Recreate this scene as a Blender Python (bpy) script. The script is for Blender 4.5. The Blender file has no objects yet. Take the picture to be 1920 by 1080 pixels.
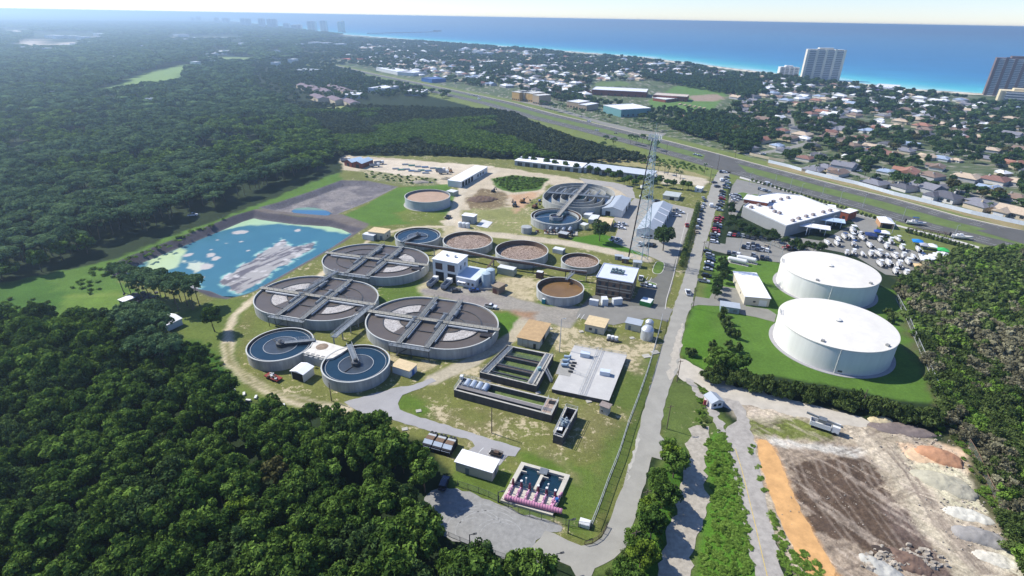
import bpy, math, random
import numpy as np
from mathutils import Vector, Matrix
random.seed(7); RNG = np.random.default_rng(7)
SC = bpy.context.scene; COL = SC.collection
# ------------------------------------------------------------------ camera
F = 1025.0; PITCH = 0.459377; ROLL = 0.0177966; H = 110.0
cp, sp, cr, sr = math.cos(PITCH), math.sin(PITCH), math.cos(ROLL), math.sin(ROLL)
cam = bpy.data.cameras.new("camera"); co = bpy.data.objects.new("camera", cam); COL.objects.link(co)
cam.sensor_width = 36; cam.lens = 36 * F / 1920; cam.clip_start = 1; cam.clip_end = 200000
Rt = Vector((1, 0, 0)); Up = Vector((0, sp, cp)); Bk = Vector((0, -cp, sp))
M = Matrix((Rt, Up, Bk)).transposed() @ Matrix.Rotation(ROLL, 3, 'Z')
co.matrix_world = Matrix.Translation((0, 0, H)) @ M.to_4x4()
SC.camera = co
# ------------------------------------------------------------------ light
SUN_EL = math.radians(44); SUN_AZ = math.atan2(0.4226, -0.9063)      # direction towards the sun
sv = Vector((math.cos(SUN_AZ) * math.cos(SUN_EL), math.sin(SUN_AZ) * math.cos(SUN_EL), math.sin(SUN_EL)))
sl = bpy.data.lights.new("sun", 'SUN'); sl.energy = 5.0; sl.angle = math.radians(.5); sl.color = (1, .955, .88)
so = bpy.data.objects.new("sun", sl); COL.objects.link(so); so.rotation_euler = sv.to_track_quat('Z', 'Y').to_euler()
W = bpy.data.worlds.new("World"); SC.world = W; W.use_nodes = True
wn = W.node_tree.nodes; wl = W.node_tree.links
sky = wn.new('ShaderNodeTexSky'); sky.sky_type = 'NISHITA'; sky.sun_disc = False; sky.sun_elevation = SUN_EL
sky.sun_rotation = math.pi / 2 - SUN_AZ; sky.altitude = 0; sky.air_density = 1.0; sky.dust_density = 0.0; sky.ozone_density = 1.6
wt = wn.new('ShaderNodeVectorMath'); wt.operation = 'MULTIPLY'; wt.inputs[1].default_value = (.82, .935, 1.29)   # white balance of a cool sea sky
wl.new(sky.outputs[0], wt.inputs[0]); wl.new(wt.outputs[0], wn['Background'].inputs[0]); wn['Background'].inputs[1].default_value = 0.1
SC.view_settings.view_transform = 'Standard'; SC.view_settings.look = 'None'; SC.view_settings.gamma = 1
SC.view_settings.exposure = 0.5
HAZE = 2.5e-4; HAZE_G = 0.64
SC.render.engine = 'CYCLES'; cy = SC.cycles
cy.max_bounces = 5; cy.diffuse_bounces = 2; cy.glossy_bounces = 2; cy.transmission_bounces = 2; cy.transparent_max_bounces = 8
cy.volume_bounces = 0; cy.use_denoising = True; cy.caustics_reflective = False; cy.caustics_refractive = False

# ------------------------------------------------------------------ helpers
def U(px, py, z=0.0):
    x = (px - 960) / F; y = -(py - 540) / F
    a = cr * x - sr * y; b = sr * x + cr * y
    dz = b * cp - sp; dy = b * sp + cp
    t = (z - H) / dz
    return (a * t, dy * t, z)
def UL(pts, z=0.0): return [U(p[0], p[1], z) for p in pts]
def PX(X, Y, Z=0.0):
    Z = Z - H; f = Y * cp - Z * sp; b = (Z * cp + Y * sp) / f; a = X / f
    return 960 + F * (cr * a + sr * b), 540 - F * (-sr * a + cr * b)
def ht(b, ty):
    x, y, _ = U(*b); lo, hi = 0, 109
    for _ in range(30):
        m = (lo + hi) / 2
        if PX(x, y, m)[1] > ty: lo = m
        else: hi = m
    return lo
def lin(c):
    return tuple((v / 12.92 if v <= .04045 else ((v + .055) / 1.055) ** 2.4) for v in (c[0] / 255, c[1] / 255, c[2] / 255))
MATS = {}
def nodes(name):
    m = bpy.data.materials.new(name); m.use_nodes = True
    nt = m.node_tree; b = nt.nodes['Principled BSDF']
    return m, nt, b
def mat(name, col, rough=.8, var=.18, sc=.6, metal=0, bump=0, spec=.3, streak=0):
    """plain procedural surface: base colour broken by two scales of noise"""
    if name in MATS: return MATS[name]
    m, nt, b = nodes(name); N = nt.nodes; L = nt.links
    tc = N.new('ShaderNodeTexCoord')
    mp = N.new('ShaderNodeMapping'); L.new(tc.outputs['Object'], mp.inputs[0])
    if streak: mp.inputs['Scale'].default_value = (1, 1, streak)
    n1 = N.new('ShaderNodeTexNoise'); n1.inputs['Scale'].default_value = sc; n1.inputs['Detail'].default_value = 6; n1.inputs['Roughness'].default_value = .65
    L.new(mp.outputs[0], n1.inputs['Vector'])
    r = N.new('ShaderNodeMapRange'); r.inputs[1].default_value = .3; r.inputs[2].default_value = .7
    r.inputs[3].default_value = 1 - var; r.inputs[4].default_value = 1 + var * .8
    L.new(n1.outputs[0], r.inputs[0])
    mx = N.new('ShaderNodeVectorMath'); mx.operation = 'SCALE'; mx.inputs[0].default_value = col[:3]; L.new(r.outputs[0], mx.inputs['Scale'])
    L.new(mx.outputs[0], b.inputs['Base Color'])
    b.inputs['Roughness'].default_value = rough; b.inputs['Metallic'].default_value = metal
    b.inputs['Specular IOR Level'].default_value = spec
    if bump:
        bp = N.new('ShaderNodeBump'); bp.inputs['Strength'].default_value = bump; bp.inputs['Distance'].default_value = .3
        L.new(n1.outputs[0], bp.inputs['Height']); L.new(bp.outputs[0], b.inputs['Normal'])
    MATS[name] = m
    return m
class MB:
    def __init__(s): s.v = []; s.f = []; s.m = []
    def add(s, vs, fs, m=0):
        o = len(s.v); s.v += [tuple(v) for v in vs]; s.f += [tuple(i + o for i in f) for f in fs]; s.m += [m] * len(fs)
        return s
    def box(s, x0, x1, y0, y1, z0, z1, m=0):
        return s.add([(x0, y0, z0), (x1, y0, z0), (x1, y1, z0), (x0, y1, z0), (x0, y0, z1), (x1, y0, z1), (x1, y1, z1), (x0, y1, z1)],
              [(0, 3, 2, 1), (4, 5, 6, 7), (0, 1, 5, 4), (1, 2, 6, 5), (2, 3, 7, 6), (3, 0, 4, 7)], m)
    def obox(s, c, size, rz=0, m=0):
        a, b, h = size[0] / 2, size[1] / 2, size[2]; k, q = math.cos(rz), math.sin(rz)
        P = [(c[0] + x * k - y * q, c[1] + x * q + y * k, c[2] + z) for z in (0, h) for x, y in ((-a, -b), (a, -b), (a, b), (-a, b))]
        return s.add(P, [(0, 3, 2, 1), (4, 5, 6, 7), (0, 1, 5, 4), (1, 2, 6, 5), (2, 3, 7, 6), (3, 0, 4, 7)], m)
    def beam(s, p, q, w, h, m=0):
        """box beam from p to q, w wide, h high (top at the given points)"""
        p = Vector(p); q = Vector(q); d = (q - p); n = Vector((-d.y, d.x, 0)).normalized() * w / 2 if (abs(d.x) + abs(d.y)) > 1e-6 else Vector((w / 2, 0, 0))
        dn = Vector((0, 0, -h))
        if (abs(d.x) + abs(d.y)) <= 1e-6: dn = Vector((0, h, 0))
        P = [p - n + dn, p + n + dn, p + n, p - n, q - n + dn, q + n + dn, q + n, q - n]
        return s.add(P, [(0, 1, 2, 3), (7, 6, 5, 4), (0, 4, 5, 1), (1, 5, 6, 2), (2, 6, 7, 3), (3, 7, 4, 0)], m)
    def tube(s, p, q, r, n=6, m=0, r2=None, cap=True):
        p = Vector(p); q = Vector(q); d = (q - p).normalized(); r2 = r if r2 is None else r2
        a = d.orthogonal().normalized(); b = d.cross(a)
        P = [p + (a * math.cos(t) + b * math.sin(t)) * r for t in [2 * math.pi * i / n for i in range(n)]] + \
            [q + (a * math.cos(t) + b * math.sin(t)) * r2 for t in [2 * math.pi * i / n for i in range(n)]]
        fs = [(i, (i + 1) % n, n + (i + 1) % n, n + i) for i in range(n)]
        if cap: fs += [tuple(range(n))[::-1], tuple(range(n, 2 * n))]
        return s.add(P, fs, m)
    def prism(s, poly, z0, z1, m=0):
        n = len(poly)
        a = sum(poly[i][0] * poly[(i + 1) % n][1] - poly[(i + 1) % n][0] * poly[i][1] for i in range(n))
        if a < 0: poly = poly[::-1]
        P = [(p[0], p[1], z0) for p in poly] + [(p[0], p[1], z1) for p in poly]
        return s.add(P, [tuple(range(n, 2 * n))] + [(i, (i + 1) % n, n + (i + 1) % n, n + i) for i in range(n)], m)
    def wallring(s, out, inn, z0, z1, m=0, zi=None):
        """closed ring wall between two matching outlines"""
        n = len(out); zi = z0 if zi is None else zi
        P = [(p[0], p[1], z0) for p in out] + [(p[0], p[1], z1) for p in out] + [(p[0], p[1], z1) for p in inn] + [(p[0], p[1], zi) for p in inn]
        fs = []
        for i in range(n):
            j = (i + 1) % n
            fs += [(i, j, n + j, n + i), (n + i, n + j, 2 * n + j, 2 * n + i), (2 * n + i, 2 * n + j, 3 * n + j, 3 * n + i)]
        return s.add(P, fs, m)
    def lathe(s, prof, n=32, m=0, c=(0, 0)):
        P = []; fs = []; k = len(prof)
        for i in range(n):
            t = 2 * math.pi * i / n
            P += [(c[0] + r * math.cos(t), c[1] + r * math.sin(t), z) for r, z in prof]
        for i in range(n):
            j = (i + 1) % n
            fs += [(i * k + a, j * k + a, j * k + a + 1, i * k + a + 1) for a in range(k - 1)]
        return s.add(P, fs, m)
    def railing(s, pts, h=1.05, r=.05, step=2.2, m=0):
        for a, b in zip(pts[:-1], pts[1:]):
            a = Vector(a); b = Vector(b); L = (b - a).length; n = max(1, int(L / step))
            for i in range(n + 1):
                p = a.lerp(b, i / n); s.tube(p, p + Vector((0, 0, h)), r, 4, m)
            for z in (h, h * .5): s.tube(a + Vector((0, 0, z)), b + Vector((0, 0, z)), r, 4, m)
        return s
    def mesh(s, name, mats, smooth=False):
        me = bpy.data.meshes.new(name); me.from_pydata(s.v, [], s.f)
        for mm in (mats if isinstance(mats, (list, tuple)) else [mats]): me.materials.append(mm)
        if any(s.m): me.polygons.foreach_set('material_index', s.m)
        if smooth: me.polygons.foreach_set('use_smooth', [True] * len(s.f))
        me.update(); return me
    def build(s, name, mats, parent=None, smooth=False, loc=None, rz=0):
        o = bpy.data.objects.new(name, s.mesh(name, mats, smooth)); COL.objects.link(o)
        if parent: o.parent = parent
        if loc: o.location = loc
        if rz: o.rotation_euler = (0, 0, rz)
        return o
def tag(o, label=None, cat=None, group=None, kind=None):
    if label: o['label'] = label
    if cat: o['category'] = cat
    if group: o['group'] = group
    if kind: o['kind'] = kind
    return o
def thing(name, label, cat, loc=(0, 0, 0), rz=0, group=None):
    o = bpy.data.objects.new(name, None); COL.objects.link(o); o.empty_display_size = .1
    o.location = loc; o.rotation_euler = (0, 0, rz)
    return tag(o, label, cat, group)
def copy_thing(src, loc, rz=0, label=None, scale=None, group=None, cat=None):
    c = src.copy(); COL.objects.link(c); c.location = loc; c.rotation_euler = (0, 0, rz)
    if scale is not None: c.scale = scale if isinstance(scale, (tuple, list)) else (scale,) * 3
    if label: c['label'] = label
    if group: c['group'] = group
    if cat: c['category'] = cat
    for ch in KIDS.get(src.name, list(src.children)):
        d = ch.copy(); COL.objects.link(d); d.parent = c
    return c
KIDS = {}
ORD = ["first", "second", "third", "fourth", "fifth", "sixth", "seventh", "eighth", "ninth", "tenth", "eleventh", "twelfth", "thirteenth", "fourteenth",
       "fifteenth", "sixteenth", "seventeenth", "eighteenth", "nineteenth", "twentieth"]
# ---- noise and polygon fields in numpy
def vnoise(x, y, s, seed=0):
    x = np.asarray(x) / s + 1000.5; y = np.asarray(y) / s + 1000.5
    xi = np.floor(x).astype(np.int64); yi = np.floor(y).astype(np.int64); fx = x - xi; fy = y - yi
    fx = fx * fx * (3 - 2 * fx); fy = fy * fy * (3 - 2 * fy)
    def h(a, b):
        n = (a * 374761393 + b * 668265263 + seed * 1442695041) & 0x7fffffff
        n = ((n ^ (n >> 13)) * 1274126177) & 0x7fffffff
        return ((n ^ (n >> 16)) & 0xffff) / 65535.0
    return (h(xi, yi) * (1 - fx) + h(xi + 1, yi) * fx) * (1 - fy) + (h(xi, yi + 1) * (1 - fx) + h(xi + 1, yi + 1) * fx) * fy
def fbm(x, y, s, seed=0, o=4):
    r = 0; a = .5; t = 0
    for i in range(o): r = r + a * vnoise(x, y, s / 2 ** i, seed + i); t += a; a *= .55
    return r / t
def sdf(poly, x, y):
    """signed distance, positive inside"""
    d = np.full(x.shape, 1e18); ins = np.zeros(x.shape, bool); n = len(poly)
    for i in range(n):
        ax, ay = poly[i][:2]; bx, by = poly[(i + 1) % n][:2]
        ex, ey = bx - ax, by - ay; wx, wy = x - ax, y - ay
        t = np.clip((wx * ex + wy * ey) / max(ex * ex + ey * ey, 1e-9), 0, 1)
        d = np.minimum(d, (wx - ex * t) ** 2 + (wy - ey * t) ** 2)
        c = ((ay > y) != (by > y))
        if ey != 0: ins ^= c & (x < ex * (y - ay) / ey + ax)
    return np.where(ins, 1, -1) * np.sqrt(d)
def grid(xs, ys):
    X, Y = np.meshgrid(xs, ys); nx, ny = len(xs), len(ys)
    i = np.arange(nx - 1)[None, :] + np.arange(ny - 1)[:, None] * nx
    q = np.stack([i, i + 1, i + 1 + nx, i + nx], -1).reshape(-1, 4)
    return X.ravel(), Y.ravel(), q
def npmesh(name, V, Q, mats, smooth=True, mi=None):
    me = bpy.data.meshes.new(name); n = len(V); k = Q.shape[1]
    me.vertices.add(n); me.vertices.foreach_set('co', np.asarray(V, np.float32).ravel())
    me.loops.add(Q.size); me.loops.foreach_set('vertex_index', Q.ravel().astype(np.int32))
    me.polygons.add(len(Q)); me.polygons.foreach_set('loop_start', np.arange(0, Q.size, k, dtype=np.int32))
    try: me.polygons.foreach_set('loop_total', np.full(len(Q), k, np.int32))
    except Exception: pass
    for m in (mats if isinstance(mats, (list, tuple)) else [mats]): me.materials.append(m)
    if mi is not None: me.polygons.foreach_set('material_index', np.asarray(mi, np.int32))
    me.polygons.foreach_set('use_smooth', np.full(len(Q), smooth)); me.update(calc_edges=True); me.validate()
    return me
def setcol(me, name, arr):
    a = me.attributes.new(name, 'FLOAT_COLOR', 'POINT')
    A = np.ones((len(arr), 4), np.float32); A[:, :arr.shape[1]] = arr; a.data.foreach_set('color', A.ravel())
def link(name, me, parent=None):
    o = bpy.data.objects.new(name, me); COL.objects.link(o)
    if parent: o.parent = parent
    return o
def rough_outline(pts, step=2.0, amp=.5, seed=0, closed=True):
    """world outline with worn, slightly wandering edges"""
    out = []; n = len(pts); r = random.Random(seed)
    for i in range(n if closed else n - 1):
        a = pts[i]; b = pts[(i + 1) % n]; L = math.hypot(b[0] - a[0], b[1] - a[1]); k = max(1, min(60, int(L / step)))
        nx, ny = -(b[1] - a[1]) / max(L, .01), (b[0] - a[0]) / max(L, .01)
        for j in range(k):
            t = j / k; w = r.uniform(-1, 1) * amp * (1 if j else .3)
            out.append((a[0] + (b[0] - a[0]) * t + nx * w, a[1] + (b[1] - a[1]) * t + ny * w))
    if not closed: out.append(pts[-1][:2])
    return out
def smooth_poly(pts, it=2):
    for _ in range(it):
        q = []
        for i in range(len(pts)):
            a = pts[i]; b = pts[(i + 1) % len(pts)]
            q += [(a[0] * .75 + b[0] * .25, a[1] * .75 + b[1] * .25), (a[0] * .25 + b[0] * .75, a[1] * .25 + b[1] * .75)]
        pts = q
    return pts
from mathutils.geometry import tessellate_polygon
def sheet(name, pts, z, m, parent=None, kind='structure', sm=0, amp=.0, step=2.5, seed=1):
    p = [(a[0], a[1]) for a in pts]
    if sm: p = smooth_poly(p, sm)
    if amp: p = rough_outline(p, step, amp, seed)
    tri = tessellate_polygon([[Vector((a[0], a[1], 0)) for a in p]])
    b = MB(); b.add([(a[0], a[1], z) for a in p], [])
    for t in tri:
        A, B, C = [p[i] for i in t]
        cr_ = (B[0] - A[0]) * (C[1] - A[1]) - (B[1] - A[1]) * (C[0] - A[0])
        b.f.append(tuple(t) if cr_ > 0 else tuple(t)[::-1]); b.m.append(0)
    o = b.build(name, m, parent)
    if kind: o['kind'] = kind
    return o
def strip(name, a, b, z, m, kind='structure', parent=None):
    """surface between two world polylines with the same number of points"""
    n = len(a); bb = MB().add([(p[0], p[1], z) for p in a] + [(p[0], p[1], z) for p in b], [(i, n + i, n + i + 1, i + 1) for i in range(n - 1)])
    o = bb.build(name, m, parent)
    if o.data.polygons[0].normal.z < 0: o.data.flip_normals()
    if kind: o['kind'] = kind
    return o
def offset(line, d):
    out = []
    for i, p in enumerate(line):
        a = line[max(0, i - 1)]; b = line[min(len(line) - 1, i + 1)]
        dx, dy = b[0] - a[0], b[1] - a[1]; L = math.hypot(dx, dy) or 1
        out.append((p[0] - dy / L * d, p[1] + dx / L * d))
    return out
def resample(line, step):
    out = []; carry = 0
    for a, b in zip(line[:-1], line[1:]):
        L = math.hypot(b[0] - a[0], b[1] - a[1]); t = carry
        while t < L: out.append((a[0] + (b[0] - a[0]) * t / L, a[1] + (b[1] - a[1]) * t / L)); t += step
        carry = t - L
    out.append(tuple(line[-1][:2])); return out
K = 0.82
def C(r, g, b, k=1.0):
    c = lin((r, g, b)); return (c[0] * K * k, c[1] * K * k, c[2] * K * k)
# ================================================================== GROUND
def axis(lo, hi, step, far, g=1.045):
    a = list(np.arange(lo, hi, step)); s = step; x = hi
    while x < far: a.append(x); s *= g; x += s
    a.append(far); s = step; x = lo - step; pre = []
    while x > -far: pre.append(x); s *= g; x -= s
    pre.append(-far); return np.array(pre[::-1] + a)
ys = [v for v in axis(66, 560, 1.05, 70000, 1.028) if v > -3000]
GX, GY, GQ = grid(axis(-235, 255, 1.05, 70000, 1.035), np.array(ys))
n0 = fbm(GX, GY, 9, 1); n1 = fbm(GX, GY, 45, 5, 5); n2 = fbm(GX, GY, 3.2, 9, 3); n3 = fbm(GX, GY, 240, 21, 4)
GCol = np.zeros((len(GX), 3)); GZ = np.zeros(len(GX)); GA = np.zeros((len(GX), 3))
def blend(w, col):
    w = np.clip(w, 0, 1)[:, None]; global GCol
    GCol = GCol * (1 - w) + np.array(col)[None, :] * w
def paint(px, col, soft=1.5, rag=2.5, patch=None, tex=None, strength=1, world=False, where=None):
    P = px if world else UL(px)
    xs = [p[0] for p in P]; yy = [p[1] for p in P]; m = 12 + rag
    s = (GX > min(xs) - m) & (GX < max(xs) + m) & (GY > min(yy) - m) & (GY < max(yy) + m)
    d = np.full(GX.shape, -1e3); d[s] = sdf(P, GX[s], GY[s])
    w = np.clip((d + (n0 - .5) * rag * 2 + (n2 - .5) * rag) / soft + .5, 0, 1) * strength
    if where is not None: w = w * where
    blend(w, col)
    if patch is not None: GA[:, 0] = GA[:, 0] * (1 - w) + patch * w
    if tex is not None: GA[:, 1] = GA[:, 1] * (1 - w) + tex * w
    return d
def band(px, width, col, soft=.8, rag=1.0, patch=0, strength=1, twin=0):
    """worn track: a soft ribbon along a line, twin = distance between two wheel ruts"""
    P = UL(px); d = np.full(GX.shape, 1e9)
    xs = [p[0] for p in P]; yy = [p[1] for p in P]; m = width + 8
    s = (GX > min(xs) - m) & (GX < max(xs) + m) & (GY > min(yy) - m) & (GY < max(yy) + m); x, y = GX[s], GY[s]; dd = np.full(x.shape, 1e9)
    for a, b in zip(P[:-1], P[1:]):
        ex, ey = b[0] - a[0], b[1] - a[1]; t = np.clip(((x - a[0]) * ex + (y - a[1]) * ey) / (ex * ex + ey * ey), 0, 1)
        dd = np.minimum(dd, np.hypot(x - a[0] - ex * t, y - a[1] - ey * t))
    if twin: dd = np.abs(dd - twin / 2)
    d[s] = dd
    w = np.clip((width / 2 - d + (n0 - .5) * rag * 2 + (n2 - .5) * rag) / soft + .5, 0, 1) * strength
    blend(w, col); GA[:, 0] = GA[:, 0] * (1 - w) + patch * w; GA[:, 1] = GA[:, 1] * (1 - w)
GRASS = C(112, 118, 62); LUSH = C(90, 122, 50); OLIVE = C(118, 122, 66); SAND = C(214, 200, 172); FLOOR = C(44, 58, 34); MEAD = C(92, 124, 52)
TAN = C(190, 176, 150); DRY = C(150, 146, 96)
GCol[:] = FLOOR
blend((n3 - .42) * 6 * (GY > 600), C(58, 74, 42))
# suburb ground: lawns, drives and sandy lots
SUB = [(1345, 290), (1150, 240), (960, 193), (805, 159), (640, 122), (560, 108), (560, 84), (650, 66), (780, 75), (960, 88), (1200, 109), (1440, 140), (1700, 170), (1920, 185), (2150, 205), (2150, 500), (1920, 421), (1750, 382), (1515, 324)]
paint(SUB, C(98, 110, 76), 4, 6, .15, .6)
SUBW = UL(SUB)
ds = sdf(SUBW, GX, GY); ins = ds > 0
blend(ins * np.clip((n2 - .55) * 6, 0, 1) * (n0 > .42), C(168, 162, 148)); blend(ins * np.clip((n0 - .6) * 8, 0, 1), C(60, 84, 44))
# the works: olive grass with sandy wear
SITE = [(200, 500), (480, 392), (640, 322), (640, 290), (830, 292), (960, 300), (1230, 335), (1345, 315), (1300, 560), (1270, 700), (1247, 760), (1237, 815), (1110, 1060), (990, 1030), (860, 905), (800, 830), (690, 790), (560, 765), (430, 740), (345, 640), (330, 590), (190, 560)]
paint(SITE, OLIVE, 2, 3, .42, .5)
# meadow left of the pond
paint([(-60, 540), (60, 520), (180, 496), (480, 385), (640, 322), (642, 345), (480, 420), (215, 520), (290, 560), (330, 600), (300, 625), (150, 612), (-60, 625)], MEAD, 3, 4, .02, .9)
paint([(100, 560), (215, 545), (290, 575), (330, 600), (240, 605), (120, 590)], C(106, 134, 56), 4, 4, .02, .4)
band([(20, 575), (120, 556), (220, 552), (300, 556)], 3, C(116, 138, 62), 2, 1)
paint([(330, 590), (400, 560), (470, 560), (440, 640), (470, 735), (560, 770), (430, 745), (380, 690), (345, 640)], C(104, 120, 56), 3, 3, .15, .4)
paint([(345, 640), (380, 640), (430, 690), (440, 745), (400, 720)], C(62, 100, 34), 3, 3, .0, .9)
# green triangle by the upper tank, verges
paint([(632, 412), (745, 352), (840, 345), (865, 385), (845, 415), (700, 424), (655, 420)], C(92, 124, 50), 2, 1.5, .04, .3)
paint([(740, 400), (775, 385), (850, 405), (830, 420), (760, 418)], C(112, 124, 58), 4, 4, .3)
paint([(1075, 445), (1130, 438), (1165, 452), (1230, 470), (1275, 480), (1245, 484), (1150, 472), (1070, 458)], C(80, 122, 36), 1.5, 1, .03, .3)
paint([(700, 530), (790, 520), (800, 560), (720, 590), (690, 560)], C(98, 120, 52), 3, 3, .3)
paint([(920, 585), (980, 585), (985, 610), (930, 640), (925, 610)], C(90, 124, 44), 2, 2, .15)
paint([(1000, 545), (1010, 575), (1060, 590), (1100, 585), (1110, 560), (1095, 520)], C(100, 118, 56), 2, 2, .45)
paint([(755, 742), (850, 785), (985, 838), (1110, 870), (1060, 960), (980, 870), (870, 800), (750, 765)], C(94, 118, 46), 3, 4, .12, .3)
paint([(860, 870), (960, 885), (1110, 870), (1150, 930), (1110, 1020), (1050, 985), (850, 905)], C(98, 118, 52), 3, 4, .12)
paint([(1170, 690), (1240, 650), (1200, 800), (1130, 990), (1110, 900), (1150, 760)], C(98, 114, 54), 3, 3, .18)
paint([(820, 790), (880, 820), (990, 850), (1080, 900), (1080, 870), (900, 790), (830, 770)], C(136, 128, 88), 5, 7, .75)
paint([(900, 770), (1000, 800), (1100, 850), (1130, 820), (1180, 780), (1120, 770), (1010, 790)], C(124, 122, 76), 6, 7, .6)
paint([(1040, 610), (1100, 620), (1160, 640), (1230, 645), (1200, 700), (1150, 690), (1060, 655), (1030, 650)], C(140, 134, 96), 5, 6, .8)
paint([(860, 690), (905, 700), (1000, 740), (1060, 760), (1040, 740), (960, 735), (860, 700)], C(140, 134, 96), 5, 5, .8)
paint([(590, 600), (690, 600), (700, 660), (750, 700), (820, 690), (800, 670), (740, 680), (690, 640), (690, 590)], C(186, 172, 136), 4, 5, .5)
paint([(930, 520), (1000, 520), (1010, 560), (980, 575), (935, 548)], C(176, 164, 128), 5, 5, .7)
paint([(490, 545), (470, 590), (460, 620), (500, 640), (540, 610)], C(112, 122, 62), 4, 4, .3)
# sand yard and tracks at the top of the works
YARD = [(640, 290), (690, 293), (800, 302), (940, 314), (1030, 328), (1085, 336), (1150, 350), (1180, 352), (1175, 385), (1120, 395), (1030, 345), (1020, 360), (970, 395), (940, 430), (870, 440), (842, 420), (835, 410), (870, 350), (835, 345), (770, 345), (700, 325), (640, 318)]
paint(YARD, C(200, 186, 160), 2, 3, .3, 0)
paint([(670, 318), (740, 325), (820, 335), (820, 348), (750, 348), (690, 335)], C(124, 128, 86), 3, 4, .6, .5)
paint([(645, 295), (800, 303), (930, 312), (900, 320), (760, 330), (660, 312)], C(216, 202, 178), 2, 3, .2, 0)
paint([(870, 372), (905, 355), (945, 360), (950, 385), (915, 398), (880, 392)], C(128, 112, 84), 3, 4, .4)
paint([(920, 335), (960, 328), (1030, 335), (1015, 355), (960, 362), (930, 352)], C(86, 116, 48), 2, 2, 0, .9)
paint([(865, 395), (1000, 385), (1010, 440), (1040, 445), (960, 440), (880, 432)], C(140, 142, 88), 4, 5, .5)
paint([(960, 365), (1010, 360), (990, 385), (965, 400)], C(196, 162, 128), 4, 4, .3)
paint([(1230, 320), (1330, 335), (1320, 350), (1290, 345), (1240, 345)], C(206, 194, 170), 3, 3, .2)
paint([(1100, 292), (1240, 295), (1335, 325), (1330, 335), (1230, 318), (1110, 303)], C(160, 152, 104), 3, 4, .3)
# pale sand and gravel ways between the tanks
TR = C(206, 192, 162)
band([(830, 415), (842, 425), (800, 425), (750, 430), (700, 445), (640, 488), (560, 545), (480, 555), (440, 590), (425, 635), (430, 680), (470, 715), (530, 745), (600, 762), (650, 768)], 3.2, TR, 1.2, 1.4, .1)
band([(425, 645), (432, 680), (470, 715), (530, 742), (600, 760)], 1.4, C(132, 130, 84), 1, .8, .3)
band([(842, 430), (880, 436), (950, 443), (1060, 455), (1120, 466), (1210, 486)], 8, C(196, 184, 160), 1, 1.2, .1)
band([(845, 425), (825, 470), (800, 545)], 5, C(180, 170, 136), 2, 3, .6)
band([(985, 600), (965, 628), (930, 652), (870, 685), (810, 712)], 5.5, C(184, 174, 150), 1, 1, .2)
band([(660, 555), (720, 590), (800, 556), (850, 552)], 3, C(178, 166, 130), 3, 3, .6)
band([(842, 420), (870, 350), (930, 320)], 7, C(206, 194, 170), 1.5, 1.5, .1)
paint([(792, 543), (830, 535), (905, 541), (940, 551), (1026, 573), (1092, 574), (1085, 600), (1070, 615), (1035, 608), (990, 600), (955, 583), (908, 580), (873, 568), (792, 553)], C(158, 152, 140), 1.2, 1.2, .12, 0)
paint([(955, 578), (1010, 585), (1000, 600), (960, 590)], C(158, 128, 100), 3, 2.5, .1)
paint([(795, 545), (900, 556), (960, 575), (900, 572), (820, 556)], C(146, 138, 132), 1.5, 2, .0)
# right of the road: lush lawn
LAWN = [(1305, 540), (1330, 480), (1400, 480), (1470, 495), (1680, 545), (1765, 757), (1700, 752), (1600, 730), (1450, 705), (1330, 700), (1300, 680), (1277, 665), (1283, 620), (1297, 574)]
paint(LAWN, LUSH, 1.5, 1, 0, .3)
paint([(1297, 574), (1330, 572), (1340, 640), (1330, 700), (1290, 675), (1278, 650)], C(88, 126, 42), 4, 3, .06)
paint([(1350, 480), (1420, 480), (1410, 510), (1345, 560)], C(96, 128, 54), 2, 1, 0)
paint([(1345, 315), (1375, 318), (1362, 370), (1335, 480), (1320, 560), (1300, 565), (1303, 540)], C(108, 120, 62), 2, 2, .2)
# wild green band, bottom centre and around the old roads
GRN_ = 0
paint([(1237, 760), (1260, 715), (1300, 715), (1340, 760), (1370, 800), (1400, 1090), (1100, 1090), (1200, 930), (1255, 845)], C(96, 112, 56), 2, 3, .25, .6)
paint([(1400, 760), (1500, 775), (1560, 820), (1440, 825), (1405, 800)], C(118, 124, 66), 3, 4, .35, .3)
paint([(1700, 480), (1780, 450), (1990, 450), (1990, 1100), (1880, 1090), (1760, 780), (1680, 555)], C(96, 96, 66), 4, 5, .1, .8)
paint([(1340, 810), (1355, 818), (1385, 925), (1420, 1100), (1305, 1100), (1320, 965), (1345, 920), (1325, 880), (1320, 850)], C(88, 130, 42), 1.5, 1.5, 0, 1); paint([(1262, 850), (1286, 840), (1280, 900), (1240, 1040), (1225, 1110), (1130, 1110), (1200, 990)], C(70, 108, 34), 1.5, 1.5, 0, .9)
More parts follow.
